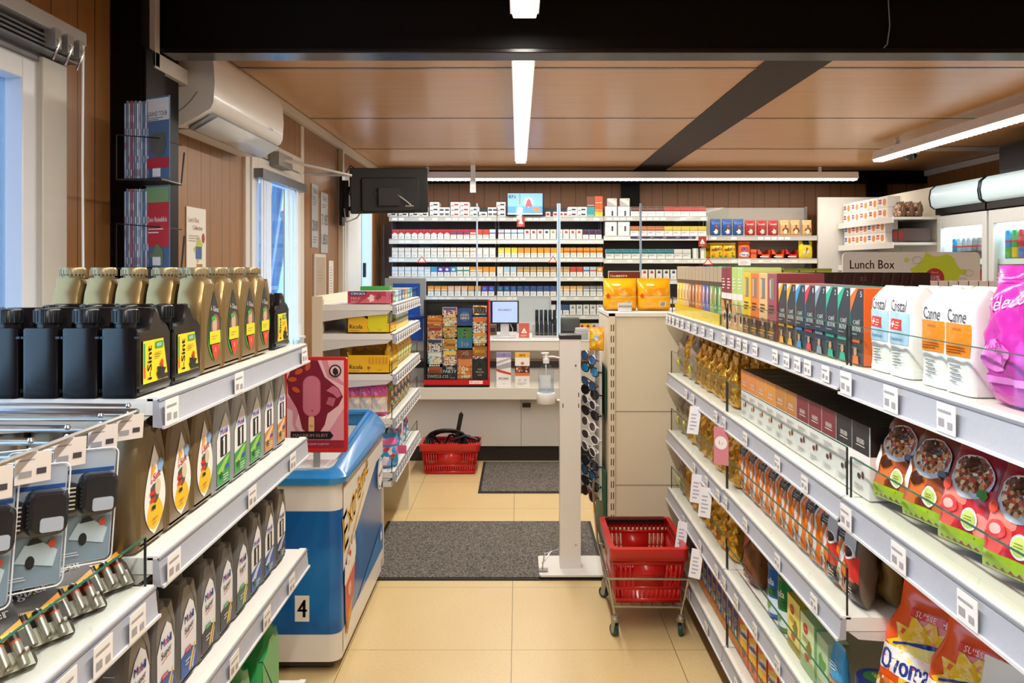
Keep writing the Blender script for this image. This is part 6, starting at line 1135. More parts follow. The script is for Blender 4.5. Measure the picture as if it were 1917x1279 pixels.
packs(r3, [('efe9dc', None)]+[('b8d4ea', None)]*2+[('b79a6a', 'xe6b06a')]*8+[('d8442c', None)]*2+[('b8d4ea', 'x3a6ac0'), ('b8d4ea', 'xd8442c'), ('ee9a2a', 'f3dcb0')], 930, 1129, 'second', 'fourth')
packs(r4, [('2a4a8c', '2c8f6c')]*2+[('2a4a8c', '3a6ac0')]+[('2a4a8c', 'x4a5a7a')]*6+[('e6b06a', 'xe8e6e2')]*4+[('8a8d90', 'xe8e6e2')]*3, 930, 1129, 'second', 'fifth')
packs(r5, [('d8442c', None), ('e8e6e2', 'd8442c'), ('e8e6e2', None), ('3a6ac0', None), ('2a4a8c', None)]+[('e8e6e2', '8a8d90')]*5, 1003, 1129, 'second', 'sixth')
packs(r6, [('f0d24a', 'c81f2c'), ('f0d24a', 'c81f2c'), ('e8e6e2', 'c81f2c'), ('e8e6e2', 'c81f2c')], 1084, 1129, 'second', 'seventh')
# third bay: wide stick packs, two boxes high
def sticks(row, seq, x0, x1, rown):
    n = len(seq); cnt = {}
    for i, (col, cn) in enumerate(seq):
        x = XB(x0+(x1-x0)*(i+.5)/n); k = cnt[cn] = cnt.get(cn, 0)+1
        def art(a): a.rect(-.036, .046, .036, .083, c(col)); a.rect(-.036, .064, .036, .066, c('d8c8b0')); a.rect(-.036, .0435, .036, .0465, c('3a3836')); a.rect(-.036, .021, .036, .0225, c('8a8886')); a.lines(-.03, .025, .026, .04, 2, c('b0aeac'))
        place('st'+col, boxp('tobacco_stick_pack', .072, .08, .084, c('eceae6', .4), art, {'t': c(col, .4)}), (x, SY+.004, row+.001), 0, '%s and white stick pack, %s of its colour, third bay %s shelf' % (cn, ORD[k-1], rown), 'tobacco pack', '%s stick packs, third bay, %s shelf' % (cn, rown))
sticks(ZB(405), [('5a2c28', 'brown')]*4+[('b03030', 'red')]*5, 1181, 1322, 'top')
sticks(ZB(441.5), [('b8602c', 'copper')]*4+[('d0b01e', 'mustard')]*5, 1180, 1323, 'second')
sticks(ZB(484.4), [('15707c', 'teal')]*8+[('d6d4ce', 'pale')]*2, 1134, 1294, 'third')
for i, px in enumerate((1303, 1317)): place('cart', boxp('cigarette_carton', .045, .06, .09, c('e6e4e0', .4), lambda a: a.rect(.008, .005, .018, .085, c('9ac06a'))), (XB(px), SY+.01, ZB(484)), 0, '%s upright pale carton at the right end of the teal packs' % ['left', 'right'][i], 'carton')
def vap(a): a.rect(.004, .04, .02, .085, c('4a4a50')); a.lines(-.04, -.01, .08, .09, 1, c('9a9aa0')); a.rect(-.045, .12, .045, .124, c('c8c8cc'))
for i, px in enumerate((1144, 1168)):
    for k, z in enumerate((ZB(441.5), ZB(413))): place('vap%d' % k, boxp('device_box', .105, .07, .125, c('dcdbe0', .35), vap), (XB(px), SY+.004, z+.002), 0, 'pale grey device box, %s of the %s pair in the third bay' % (['left', 'right'][i], ['lower', 'upper'][k]), 'device box')
    place('vapt', boxp('device_box', .085, .06, .07, c('d4d2ce', .35), lambda a: [a.poly([(-.04, .0), (.04, .0), (-.04, .05)], c('a8a6a4')), a.ell(.025, .058, .01, .008, c('d8b040'))]), (XB(px+2), SY+.006, ZB(413)+.129), 0, 'small device box on top of the %s grey box stack' % ['left', 'right'][i], 'device box')
packs(ZB(523), [('efe9dc', 'c81f2c')]*2+[('e8e6e2', '4a3050')]*3, 1200, 1268, 'third', 'fourth')
f = MB(); f.box(XB(1180), XB(1302), -.012, -.008, 0, .016, c('3a2f6a', .4)); a = front(f, -.012); [a.text('HEETS', XB(1196+24*k), .008, .008, c('e8e0f0')) for k in range(5)]; tag(f.build('shelf_strip', loc=(0, SY, ZB(446.5))), 'dark blue printed strip on the edge of the third bay second shelf', 'shelf strip')
# cartons lying on the top shelf of bays one and two
def cart(w=.082, ac='3a3a44'):
    return boxp('cigarette_carton', w, .2, .042, c('e9e7e6', .4), lambda a: [a.rect(-w*.42, .006, -w*.15, .018, c('8a8a94')), a.rect(-w*.1, .012, w*.35, .026, c(ac)), a.lines(-w*.3, w*.3, .03, .036, 1, c('a0a0a8'))])
def cart2(): return boxp('cigarette_carton', .046, .1, .082, c('e9e7e6', .4), lambda a: [a.rect(-.018, .01, .016, .03, c('5a5a64')), a.rect(-.018, .05, .016, .068, c('4a4a54'))])()
zt = ZB(405.6)
lay = [(734, 1), (755, 1), (775, 2), (793, 2), (813, 3), (852, 3), (870, 3), (888, 2), (903, 1), (938, 3)]
for i, (px, n) in enumerate(lay):
    for k in range(n): place('ca'+('r' if px in (852, 870) else ''), cart(ac='a83038' if px in (852, 870) else '3a3a44'), (XB(px), SY+.006, zt+.001+.0435*k), 0, 'white cigarette carton, %s of the %s stack from the left on the top shelf' % (['bottom', 'second', 'top'][k], ORD[i]), 'carton', 'cigarette cartons on the top shelf')
for i, (px, n) in enumerate(((827, 2), (837, 2), (918, 2), (927, 2))):
    for k in range(n): place('cb', cart2, (XB(px), SY+.006, zt+.001+.0835*(k*.5)) if 0 else (XB(px), SY+.006, zt+.001+.0835*k*.999), 0, 'upright white carton, %s of the %s narrow stack on the top shelf' % (['lower', 'upper'][k], ORD[i]), 'carton', 'narrow cartons on the top shelf') if k == 0 else None
for i, (px, n) in enumerate(((1026, 1), (1040, 1), (1051, 2), (1059, 2), (1072, 2), (1090, 2))):
    for k in range(n): place('ca' if px > 1060 else 'cc', cart() if px > 1060 else boxp('cigarette_carton', .04, .1, .075 if n == 2 else .042, c('e9e7e6', .4), lambda a: a.rect(-.015, .01, .012, .03, c('a83038' if px < 1050 else '5a5a64'))), (XB(px), SY+.006, zt+.001+(.0435*k if px > 1060 else 0)), 0, 'white carton right of the advertising screen, %s stack, %s' % (ORD[i], ['lower', 'upper'][k]), 'carton', 'cartons right of the screen') if (px > 1060 or k == 0) else None
for i, (px, py, col, nm) in enumerate(((1106, 405, '3a9aa0', 'teal and grey'), (1106, 386, '7a4a38', 'brown marbled'), (1121, 405, 'e0b83a', 'yellow'), (1121, 395, 'd8602c', 'orange'), (1121, 381, 'd05a34', 'red-orange and lilac'))):
    hh = {0: .088, 1: .09, 2: .046, 3: .064, 4: .07}[i]; place('cx%d' % i, boxp('cigar_box', .07, .08, hh, c(col, .4), lambda a: a.rect(-.03, .01, .03, .014, c('e8dcc8'))), (XB(px), SY+.006, zt+.001+[0, .089, 0, .047, .112][i]), 0, '%s box in the colourful stack at the right end of the cartons' % nm, 'box')
# advertising screen
sc_ = empty('advertising_screen', (XB(983), SY-.03, ZB(404))); tag(sc_, 'small screen showing a blue advert with a red figure on the top shelf', 'screen')
f = MB(); f.box(-.165, .165, 0, .025, 0, .205, BLK); f.box(-.05, .05, .02, .1, -.0, .01, BLK); f.build('housing', sc_, bevel=.003)
def scr(col, e): return c(col, .3, emit=e)
f = MB(); a = front(f, -.0005); a.rect(-.155, .01, .155, .198, scr('6fa0d8', .36)); a.rect(-.155, .01, .155, .02, scr('e8f0f8', .36)); a.rect(-.155, .02, .155, .08, scr('4f88cc', .36)); a.text('BUY 6', -.115, .168, .03, scr('20304a', .1), w=.06, bold=.001); a.rect(-.05, .1, -.045, .195, scr('3a5a9a', .25))
pts = [((.06 if k % 2 else .035)*math.cos(k*PI/10)+.03, .12+(.055 if k % 2 else .03)*math.sin(k*PI/10)) for k in range(20)]; a.poly(pts, scr('9cc4ea', .36)); a.poly([(-.0, .08), (.065, .08), (.045, .14), (.03, .15), (.015, .13)], scr('b84a50', .3)); a.ell(.1, .055, .035, .018, scr('d8784a', .3)); f.build('display', sc_)
def warn(name, px, py, label, w=.07, h=.09, Y=SY-.012, bg='a8322c', tri=1):
    f = MB(); f.box(-w/2, w/2, 0, .002, 0, h, c(bg, .5)); a = front(f)
    if tri: a.poly([(-w*.32, h*.3), (w*.32, h*.3), (0, h*.8)], c('f3f0ea')); a.text('18', 0, h*.44, h*.14, c('1a1a1a'), bold=.0003); a.lines(-w*.3, w*.3, h*.1, h*.22, 2, c('f0d8d0'))
    o = f.build(name, loc=((px-970)*Y/F, Y, H-(py-499)*Y/F)); tag(o, label, 'sign'); return o
warn('age_sign', 975, 425, 'dark red age-limit sign hanging under the advertising screen')
warn('age_sign', 1315, 462, 'red age-limit sign between the third and fourth bays')
for px, py, n in ((790, 492, 'first'), (1035, 492, 'second'), (1325, 496, 'third')):
    f = MB(); f.prism([(-.045, 0), (.045, 0), (0, .06)], 0, .002, c('d8483c'), axis='y'); a = front(f); a.poly([(-.03, .008), (.03, .008), (0, .048)], c('f3efe8')); tag(f.build('warning_triangle', loc=(XB(px), SY-.012, ZB(py))), 'small red warning triangle on the shelf edge, %s from the left' % n, 'sign')
f = MB(); f.box(-.055, .055, 0, .002, 0, .055, c('f3f0ec')); front(f).lines(-.04, .04, .01, .045, 4, c('c8a0a0')); tag(f.build('price_card', loc=(XB(1393), SY-.012, ZB(497))), 'white price card on the shelf edge under the orange bag', 'price card')
# fourth bay: chocolate and sweets bags
def choc(col, m1, m2, txt=''):
    def art(a): a.ell(.005, .045, .03, .028, c(m1)); a.blob(.0, .035, .02, c(m2), 3); a.ell(.005, .085, .009, .012, c('d83a2c' if col[0] in '12' else m1)); (a.text(txt, 0, .1, .014, c('f3e8d8'), w=.05) if txt else None)
    return art
zc1 = ZB(441.5)+.003; zc2 = ZB(484.4)+.003
for i, px in enumerate((1341, 1363, 1384)): place('cb1', bag('chocolate_bag', .092, .05, .15, c('1b4f96', .35), choc('1b4f96', '5a4a50', 'e8e6e0'), amp=.002, n=24), (XB(px), SY+.016, zc1), 0, 'blue chocolate bag, %s of three on the fourth bay shelf' % ['left', 'middle', 'right'][i], 'chocolate bag', 'blue chocolate bags')
for i, px in enumerate((1406, 1428, 1450)): place('cb2', bag('chocolate_bag', .09, .05, .138, c('a81c22', .35), choc('a81c22', '8a4a3c', 'e8d0c0', 'Lindor'), amp=.002, n=24), (XB(px), SY+.016, zc1), 0, 'red chocolate bag, %s of three on the fourth bay shelf' % ['left', 'middle', 'right'][i], 'chocolate bag', 'red chocolate bags')
for i, px in enumerate((1471, 1491, 1513)): place('cb3', bag('chocolate_bag', .085, .05, .14, c('cfa068', .35), choc('cfa068', '7a4a2c', 'e8d8b8'), amp=.002, n=24), (XB(px), SY+.016, zc1), 0, 'beige chocolate bag, %s of three on the fourth bay shelf' % ['left', 'middle', 'right'][i], 'chocolate bag', 'beige chocolate bags')
def mm(a): a.text("m&m's", 0, .085, .035, c('3a1f14'), w=.09, rot=8, bold=.0012); a.spots(-.04, .015, .04, .055, 7, .013, [c('d8342c'), c('f0901c'), c('3a9a3c'), c('f6e02c')], 4)
for i, px in enumerate((1329, 1343, 1367)): place('mm', bag('sweets_bag', .115, .05, .14, c('f2b81a', .3), mm, amp=.003, n=24, seed=2), (XB(px), SY+.016+.06*(i == 0), zc2), 0, 'yellow bag of coated chocolates, %s on the lower fourth bay shelf' % ['left rear', 'middle', 'right'][i], 'sweets bag')
def ovr(a): a.text('ovo', 0, .085, .035, c('26389c'), w=.06, bold=.0012); a.text('rocks', 0, .04, .032, c('26389c'), w=.07, bold=.0012); a.ell(0, .035, .045, .022, c('f6f2ea')); a.text('rocks', 0, .036, .026, c('26389c'), w=.07, bold=.0012)
place('ovr', bag('sweets_bag', .105, .05, .15, c('ee6420', .3), ovr, amp=.003, n=24), (XB(1395), SY+.016, zc2), 0, 'orange bag with blue lettering beside the yellow bags', 'sweets bag')
place('ovs', boxp('sweets_box', .05, .05, .08, c('ee6420', .4), lambda a: a.text('ovo', 0, .045, .02, c('26389c'), bold=.0006)), (XB(1412), SY+.016, zc2), 0, 'small orange box right of the orange bag', 'box')
def tray(col):
    def b():
        f = MB(); C_ = c(col, .4); f.box(-.055, .055, 0, .003, 0, .035, C_); f.box(-.055, .055, 0, .15, 0, .003, C_); f.prism([(-.055, 0), (-.02, 0), (-.02, .05), (-.045, .08), (-.055, .08)], 0, .003, C_, axis='y'); f.box(-.055, -.052, 0, .15, 0, .075, C_); f.box(.052, .055, 0, .15, 0, .075, C_); f.box(-.055, .055, .147, .15, 0, .06, C_); a = front(f); a.rect(-.035, .01, .04, .02, c('f3d8c8')); [f.box(-.045+.03*k, -.02+.03*k, .01, .13, .004, .03, c('d85a2c', .4)) for k in range(3)]; return f.build('bar_tray')
    return b
for i, (px, col, n) in enumerate(((1431, 'e8502c', 'first orange-red'), (1457, 'ea5a24', 'second orange'), (1483, 'c8262c', 'crimson'))): place('tray'+col, tray(col), (XB(px), SY+.016, zc2+.001), 0, '%s open tray of chocolate bars on the lower fourth bay shelf' % n, 'display tray')
place('tob', bag('chocolate_bag', .13, .05, .17, c('e8cf1c', .3), lambda a: [a.rect(-.03, .12, .03, .165, c('1f2a4a'), 3, 1), a.poly([(-.03, .03), (.03, .05), (.02, .08), (-.04, .06)], c('e8dcc0')), a.poly([(-.01, .04), (.02, .09), (.0, .1)], c('8a5a2c'))], amp=.003, n=24), (XB(1511), SY+.016, zc2), .15, 'yellow bag with a dark blue top at the right end of the lower shelf', 'chocolate bag')
# ================= right-hand back corner
wp = c('e4dccb', .45)
cp = empty('corner_shelving', (3.25, 7.0, 0)); tag(cp, 'cream corner shelving with crackers between the back wall bays and the fridges', 'shelving')
f = MB(); f.box(-.02, .0, -.62, .5, .05, 2.03, wp); f.box(-.0215, -.02, .06, .064, .1, 2.0, c('a89f8c')); f.build('back_panel', cp)
f = MB(); f.box(-.565, .0, .5, .52, .05, 2.03, c('d6d3cd', .45)); f.build('end_panel', cp)
for z, x0_ in ((1.79, -.38), (1.595, -.38), (1.42, -.38), (1.2, -.38)):
    f = MB(); f.box(x0_, -.02, -.6, .49, z-.02, z, c('d3d0cc', .4)); s_ = f.build('shelf', cp); f = MB(); f.box(x0_-.01, x0_, -.6 if z > 1.7 else -.6, .49, z-.045, z+.002, LIPM); f.build('price_rail', s_)
for s_ in cp.children:
    if s_.name.startswith('shelf'): pass
def crk(txt, col, w=.17):
    return boxp('cracker_box', w, .1, .085, c('f0ece4', .4), lambda a: [a.rect(-w*.45, .03, -w*.15, .065, c(col)), a.text(txt, -w*.3, .048, .014, c('ffffff')), a.ell(w*.18, .04, w*.17, .028, c('e08a3c')), a.lines(-w*.4, 0, .01, .02, 1, c('b8b0a8'))])
def bplace(key, b, Y, z, label, cat, group=None, X=2.90, **k): return place(key, b, (X, Y, z+.002), R90, label, cat, group, **k)
for k in range(2):
    for i in range(5): bplace('crk', crk('HUG', 'a8283c'), 7.38-.18*i, 1.79+.087*k, 'white cracker box with red badge, %s from the left, %s layer' % (ORD[i], ['lower', 'upper'][k]), 'cracker box', 'white cracker boxes')
for k in range(2):
    for i in range(5): bplace('zw'+str(i % 3 == 0), crk('Zwieback', ['d8382c', '2f5aa8'][i % 3 == 0]), 7.36-.165*i, 1.595+.087*k, '%s and white cracker box, %s from the left, %s layer of the second corner shelf' % (['red', 'blue'][i % 3 == 0], ORD[i], ['lower', 'upper'][k]), 'cracker box', 'red and blue cracker boxes')
for i in range(5): bplace('trail', bag('nut_bag', .13, .06, .12, c('6a4a38', .35), lambda a: a.rect(-.055, .01, .055, .1, pm('trail_mix', ['c8a070', '8a5a3a', 'e8d8c0', '5a3a2a', 'd87a2c', 'a87a50'], 70, bump=.6), 5, 4), amp=.004, n=24), 6.49, 1.79, 'clear bag of mixed nuts beside the cracker boxes, row %s' % ORD[i], 'nut bag', 'nut bags in the corner', X=2.93+.065*i) if i < 3 else None
for i in range(2): bplace('bis', boxp('biscuit_pack', .1, .2, .1, c('4a2a22', .35), lambda a: a.rect(-.04, .02, .04, .08, c('8a1c24'))), 6.45+.105*i, 1.60, 'dark red biscuit pack, %s from the right on the second corner shelf' % ORD[i], 'biscuit pack', 'dark red biscuit packs', X=2.95)
# ---- fridges
def fridge(y0, label):
    o = empty('drinks_fridge', (3.2, y0, 0)); tag(o, label, 'fridge'); w_ = .69; D = .61
    f = MB(); S = c('e4e6e6', .35); f.box(0.02, D, .004, .03, .0, 1.86, S); f.box(.02, D, w_-.03, w_-.004, 0, 1.86, S); f.box(D-.02, D, 0.004, w_-.004, 0, 1.86, S); f.box(.02, D, .004, w_-.004, 0, .2, DGR); f.box(.02, D, .004, w_-.004, 1.78, 2.0, c('17181a', .4)); f.box(.5, D-.02, .03, w_-.03, .2, 1.78, c('c9dcd8', .5)); f.build('cabinet', o)
    h = MB(); pr = [(.03, 2.02), (-.02, 2.02), (-.055, 1.99), (-.065, 1.93), (-.055, 1.87), (-.03, 1.85), (.03, 1.85)]; h.prism(pr, .012, w_-.012, c('dff0f2', .4, emit=.75), axis='x') if 0 else None
    vs = [(x, y, z) for y in (.012, w_-.012) for x, z in pr]; n = len(pr); h.add(vs, [(k, (k+1) % n, n+(k+1) % n, n+k) for k in range(n)]+[tuple(range(n)), tuple(range(n, 2*n))[::-1]], c('c3d8de', .4, emit=.2)); h.build('lit_header', o)
    b = MB(); b.box(-.02, .03, 0.006, w_-.006, 1.80, 1.85, BLK); [b.tube([(x-.003, y, z) for x, z in pr], .006, BLK, 6) for y in (.008, w_-.008)]; b.build('black_band', o)
    d = MB(); DF = c('d5d8d8', .35); d.box(-.01, .02, .01, .065, .2, 1.79, DF); d.box(-.01, .02, w_-.065, w_-.01, .2, 1.79, DF); d.box(-.01, .02, .065, w_-.065, 1.70, 1.79, DF); d.box(-.01, .02, .065, w_-.065, .2, .28, DF); dd = d.build('door', o, bevel=.003); g = MB(); g.box(0, .006, .065, w_-.065, .28, 1.70, GLS); g.build('pane', dd)
    t = MB(); t.box(.05, .08, .05, w_-.05, 1.70, 1.73, c('f0fbff', .4, emit=2)); t.build('tube_light', o)
    for z in (1.45, 1.2, .95, .7, .45): s_ = MB(); s_.box(.05, .5, .035, w_-.035, z-.012, z, c('e8eef0', .3)); s_.box(.04, .05, .035, w_-.035, z-.025, z+.012, c('f3f6f6', .3)); s_.build('shelf', o)
    return o
fr = [fridge(5.7, 'drinks fridge with a lit pale header, farther of the two at the right'), fridge(5.0, 'drinks fridge with a lit pale header, cut off by the right edge')]
for y0 in (5.7, 5.0):
    l = bpy.data.lights.new('fridge_light', 'AREA'); l.shape = 'RECTANGLE'; l.size = .3; l.size_y = .5; l.energy = 3.5; l.color = (.85, .97, 1); o = bpy.data.objects.new('fridge_light', l); COL.objects.link(o); o.location = (3.40, y0+.345, 1.76)
def can(col, band, tall=.165, r=.027):
    def b():
        f = MB(); f.lathe([(r*.8, 0), (r, .008), (r, tall-.012), (r*.82, tall), (r*.8, tall-.003)], (0, 0, 0), c(col, .25, .3), 18); f.lathe([(r+.0004, tall*.1), (r+.0004, tall*.42)], (0, 0, 0), c(band, .25, .3), 18); f.lathe([(r+.0005, tall*.6), (r+.0005, tall*.66)], (0, 0, 0), c('d82c3c', .25), 18); return f.build('drink_can')
    return b
cn = [('2f9ad8', '1c5fb0', 'blue'), ('b8c8d8', '3aa0d8', 'silver and cyan'), ('a8b4c4', '1f4aa0', 'silver and blue'), ('b0bcc8', '1c3f90', 'silver and navy'), ('8a8d94', '4a4c52', 'grey'), ('8a8d94', '4a4c52', 'grey')]
for i, (a1, a2, n) in enumerate(cn):
    for r in range(2): place('can'+a1+a2, can(a1, a2), (3.28+.07*r, 6.27-.068*i, 1.452), 0, '%s drink can, %s from the left in the far fridge%s' % (n, ORD[i], ', rear row' if r else ''), 'drink can', 'cans in the far fridge')
for i in range(6): place('can2%d' % (i % 3), can(*[('3a9ad8', '5ab04a'), ('4aa85a', 'e8c03a'), ('c83a4a', '3a7ac8')][i % 3], tall=.2, r=.03), (3.29, 5.6-.075*i, 1.452), 0, '%s can, %s from the left in the nearer fridge' % (['blue and green', 'green and yellow', 'red and blue'][i % 3], ORD[i]), 'drink can', 'cans in the nearer fridge')
for sh, z in enumerate((1.2, .95, .7)):
    for fx, y0 in ((0, 5.7), (1, 5.0)):
        for i in range(7):
            col = [('e8862c', 'f0c83c'), ('d82c3c', 'f3f0ea'), ('3a2418', 'c81f2c')][(i+sh) % 3]; place('bt%d' % ((i+sh) % 3), (lambda col: (lambda: (lambda f: (f.lathe([(.026, 0), (.03, .006), (.03, .12), (.022, .15), (.012, .18), (.012, .195)], (0, 0, 0), c(col[0], .2), 16), f.lathe([(.0305, .05), (.0305, .1)], (0, 0, 0), c(col[1], .3), 16), f.lathe([(.014, .19), (.014, .208)], (0, 0, 0), c('e8e8e8', .3), 12), f.build('drink_bottle'))[-1])(MB())))(col), (3.29, y0+.60-.085*i, z+.001), 0, 'drink bottle, %s from the left on the %s shelf of the %s fridge' % (ORD[i], ['second', 'third', 'fourth'][sh], ['farther', 'nearer'][fx]), 'drink bottle', 'fridge bottles')
# loudspeaker, dome camera, ceiling sensor
sp = empty('loudspeaker', (3.3, 5.42, 2.03)); tag(sp, 'black loudspeaker standing on top of the fridges at the upper right', 'loudspeaker'); f = MB(); f.prism(rrect(-.1, .2, -.17, .17, .03), 0, .19, c('111114', .4), axis='z', r=.01); f.build('body', sp); f = MB(); f.box(-.106, -.1, -.14, .14, .02, .17, c('1d1d20', .8, bump=.4, bscale=300)); f.build('grille', sp)
dc = empty('dome_camera', (2.95, 6.3, ZC-.001)); tag(dc, 'small white dome camera on the ceiling below the right strip light', 'camera'); f = MB(); f.lathe([(.07, 0), (.075, -.01), (.075, -.03), (.06, -.05), (.05, -.055)], (0, 0, 0), c('efece6', .35), 24); f.build('housing', dc); f = MB(); f.lathe([(.05, -.052), (.045, -.075), (.03, -.092), (.01, -.1)], (0, 0, 0), c('1a1c1e', .08, coat=.8), 22); f.build('dome', dc)
f = MB(); f.box(-.025, .025, -.02, .02, -.11, 0, c('f0eee8', .4)); f.box(-.02, .02, -.0215, -.02, -.1, -.06, c('c8c8c8', .3)); tag(f.build('motion_sensor', loc=(-.4, 7.42, 2.175), bevel=.003), 'small white sensor hanging under the back strip light', 'sensor'); f = MB(); f.box(-.42, -.38, 7.4, 7.44, 2.175, ZC-.001, c('f0eee8')); tag(f.build('sensor_bracket'), 'thin white bracket holding the small sensor to the ceiling', 'bracket')
# ================= counter-top things
mo = empty('till_monitor', (-.10, 6.4, .869)); tag(mo, 'till monitor with a lilac screen on a silver stand', 'monitor')
f = MB(); f.box(-.105, .105, -.02, .01, .105, .28, BLK); f.build('screen_case', mo, bevel=.004); f = MB(); a = front(f, -.0205); a.rect(-.095, .115, .095, .272, scr('a8b8f0', .36)); a.text('PICCADILLY', 0, .21, .014, scr('7a3a6a', .2), w=.1, bold=.0006); f.build('display', mo)
f = MB(); f.box(-.035, .03, -.005, .02, .012, .17, c('d8d8da', .3, .3)); f.box(-.09, .08, -.08, .06, .001, .012, c('d8dadc', .3, .3)); f.build('stand', mo, bevel=.002); f = MB(); f.tube([(.04, .02, .1), (.06, .02, .06), (.05, .0, .012)], .003, c('e8e8e8'), 6); f.build('cable', mo)
f = MB(); f.box(-.04, .04, 0, .003, 0, .11, c('c85a48', .5)); a = front(f); a.poly([(-.022, .035), (.022, .035), (0, .075)], c('f3efe8')); a.text('18', 0, .046, .012, c('1a1a1a')); a.lines(-.025, .025, .01, .025, 2, c('f3d8d0')); tag(f.build('age_sign', loc=(.045, 6.35, .87)), 'salmon age-limit card standing right of the till monitor', 'sign')
for r in range(2):
    for i in range(5): place('vp%d' % (i % 2), (lambda k: (lambda: (lambda f: (f.lathe([(.012, 0), (.013, .003), (.013, .1), (.011, .104)], (0, 0, 0), c(['17191c', '22304a'][k], .3), 12), f.lathe([(.0134, .01), (.0134, .014)], (0, 0, 0), c('c8a040', .3, .6), 12), f.build('lighter'))[-1])(MB())))(i % 2), (.145+.034*i, 6.43+.06*r, .886+.085*r), 0, '%s slim device, %s from the left in the %s row of the counter display' % (['black', 'dark blue'][i % 2], ORD[i], ['lower', 'upper'][r]), 'lighter', 'slim dark devices in the counter display')
f = MB(); f.box(-.105, .105, -.03, .1, 0, .012, c('b9babd', .3)); f.box(-.105, .105, .03, .1, .012, .095, c('b9babd', .3)); f.box(-.105, .105, -.03, -.028, .012, .05, ACR); tag(f.build('display_stand', loc=(.213, 6.42, .869)), 'clear and grey stepped stand holding slim dark devices on the counter', 'display stand')
pt = empty('card_terminal', (.47, 6.22, .869)); tag(pt, 'grey card payment terminal on the counter behind the sanitiser column', 'card terminal'); f = MB(); f.prism(rrect(-.05, .05, -.04, .05, .012), 0, .06, c('a8aaae', .3), axis='z', r=.005); f.box(-.045, .045, -.03, .03, .06, .085, c('c3c5c8', .3)); f.build('body', pt, bevel=.003); f = MB(); f.box(-.03, .03, -.012, .02, .0855, .087, c('e8ecf0', .2)); f.build('screen', pt)
pr_ = MB(); pr_.prism(rrect(-.1, .08, -.06, .08, .02), 0, .14, c('4a4b4e', .35), axis='z', r=.01); pr_.box(-.06, .05, -.062, -.06, .03, .04, BLK); tag(pr_.build('receipt_printer', loc=(.40, 6.55, .869)), 'dark grey receipt printer behind the card terminal', 'printer')
for i, (x, y, w_, h_) in enumerate(((.62, 6.3, .1, .05), (-.25, 6.6, .16, .08))):
    f = MB(); f.box(-w_/2, w_/2, 0, .1, 0, h_, c(['f3f1ec', '7a5a44'][i], .4)); f.box(-w_/2+.01, w_/2-.01, -.002, 0, h_*.3, h_*.7, c(['dcd8d0', '2a2422'][i])); tag(f.build('counter_box', loc=(x, y, .869), bevel=.002), ['small white box at the right end of the counter top', 'brown box with dark slots behind the till monitor'][i], 'box')
f = MB(); f.box(-.13, .15, 0, .02, 0, .3, c('b9bcc0', .3)); f.box(-.11, .13, -.002, 0, .02, .28, c('c8cbd0', .3)); tag(f.build('silver_panel', loc=(.12, 6.85, .869)), 'plain silver panel behind the till, under the cigarette shelves', 'panel')
# recycling stand left of the ticket stand
rs = empty('blue_board_display', (-.836, 6.2, .869)); tag(rs, 'grey-framed blue board with a blue box on the left end of the counter', 'display stand')
f = MB(); f.box(-.152, .152, .0, .03, 0, .455, c('9aa0a4', .4)); f.box(-.09, .11, -.004, 0, .02, .415, c('0c4fb0', .4)); f.build('board', rs, bevel=.004); f = MB(); BL2 = c('1750b4', .35); f.box(-.13, .145, -.12, -.006, 0, .165, BL2); f.box(-.14, .152, -.13, -.006, .165, .185, BL2); f.build('blue_box', rs, bevel=.005)
# ================= left wall things
ac = empty('air_conditioner', (XL+.002, 3.43, 1.92)); tag(ac, 'large white wall air conditioner under the ceiling at upper left', 'air conditioner')
ACW = c('e9e4dc', .3, coat=.2); f = MB(); pr = [(0, .0), (.09, -.005), (.155, .03), (.195, .055), (.205, .075), (.21, .15), (.205, .22), (.19, .262), (.13, .27), (0, .27)]; f.prism(pr, -.43, .43, ACW, axis='x') if 0 else None
n = len(pr); vs = [(x, y, z) for y in (-.44, .44) for x, z in pr]; f.add(vs, [(k, n+k, n+(k+1) % n, (k+1) % n) for k in range(n)], ACW, True); f.add(vs, [tuple(range(n)), tuple(range(n, 2*n))[::-1]], ACW); f.tube([(.0+.19*math.sin(t*.18), -.4402, .0+.27*math.cos(t*.18)*0+.02+.25*(1-math.cos(t*.18)) ) for t in range(6)], .002, c('8d8a86'), 4); f.build('casing', ac)
f = MB(); f.add([(.10, -.4, -.008), (.19, -.4, .045), (.19, .41, .045), (.10, .41, -.008)], [(0, 1, 2, 3)], c('9fa6ac', .3)); f.add([(.115, -.38, -.012), (.2, -.38, .035), (.2, .4, .035), (.115, .4, -.012)], [(0, 1, 2, 3)], c('e3e6e8', .2)); o = f.build('louvre', ac); md = o.modifiers.new('t', 'SOLIDIFY'); md.thickness = .004; f = MB(); f.box(.02, .10, -.36, .40, -.0075, -.0055, c('dcd6cc', .4)); f.box(.095, .1, -.38, .41, -.009, -.0055, c('1b1a1a', .5)); a = Art(f, lambda u, v, h: (.2085+h, u, v)); a.text('Hisense', .25, .095, .012, c('6a6864'), w=.05, rot=0); f.build('underside_trim', ac)
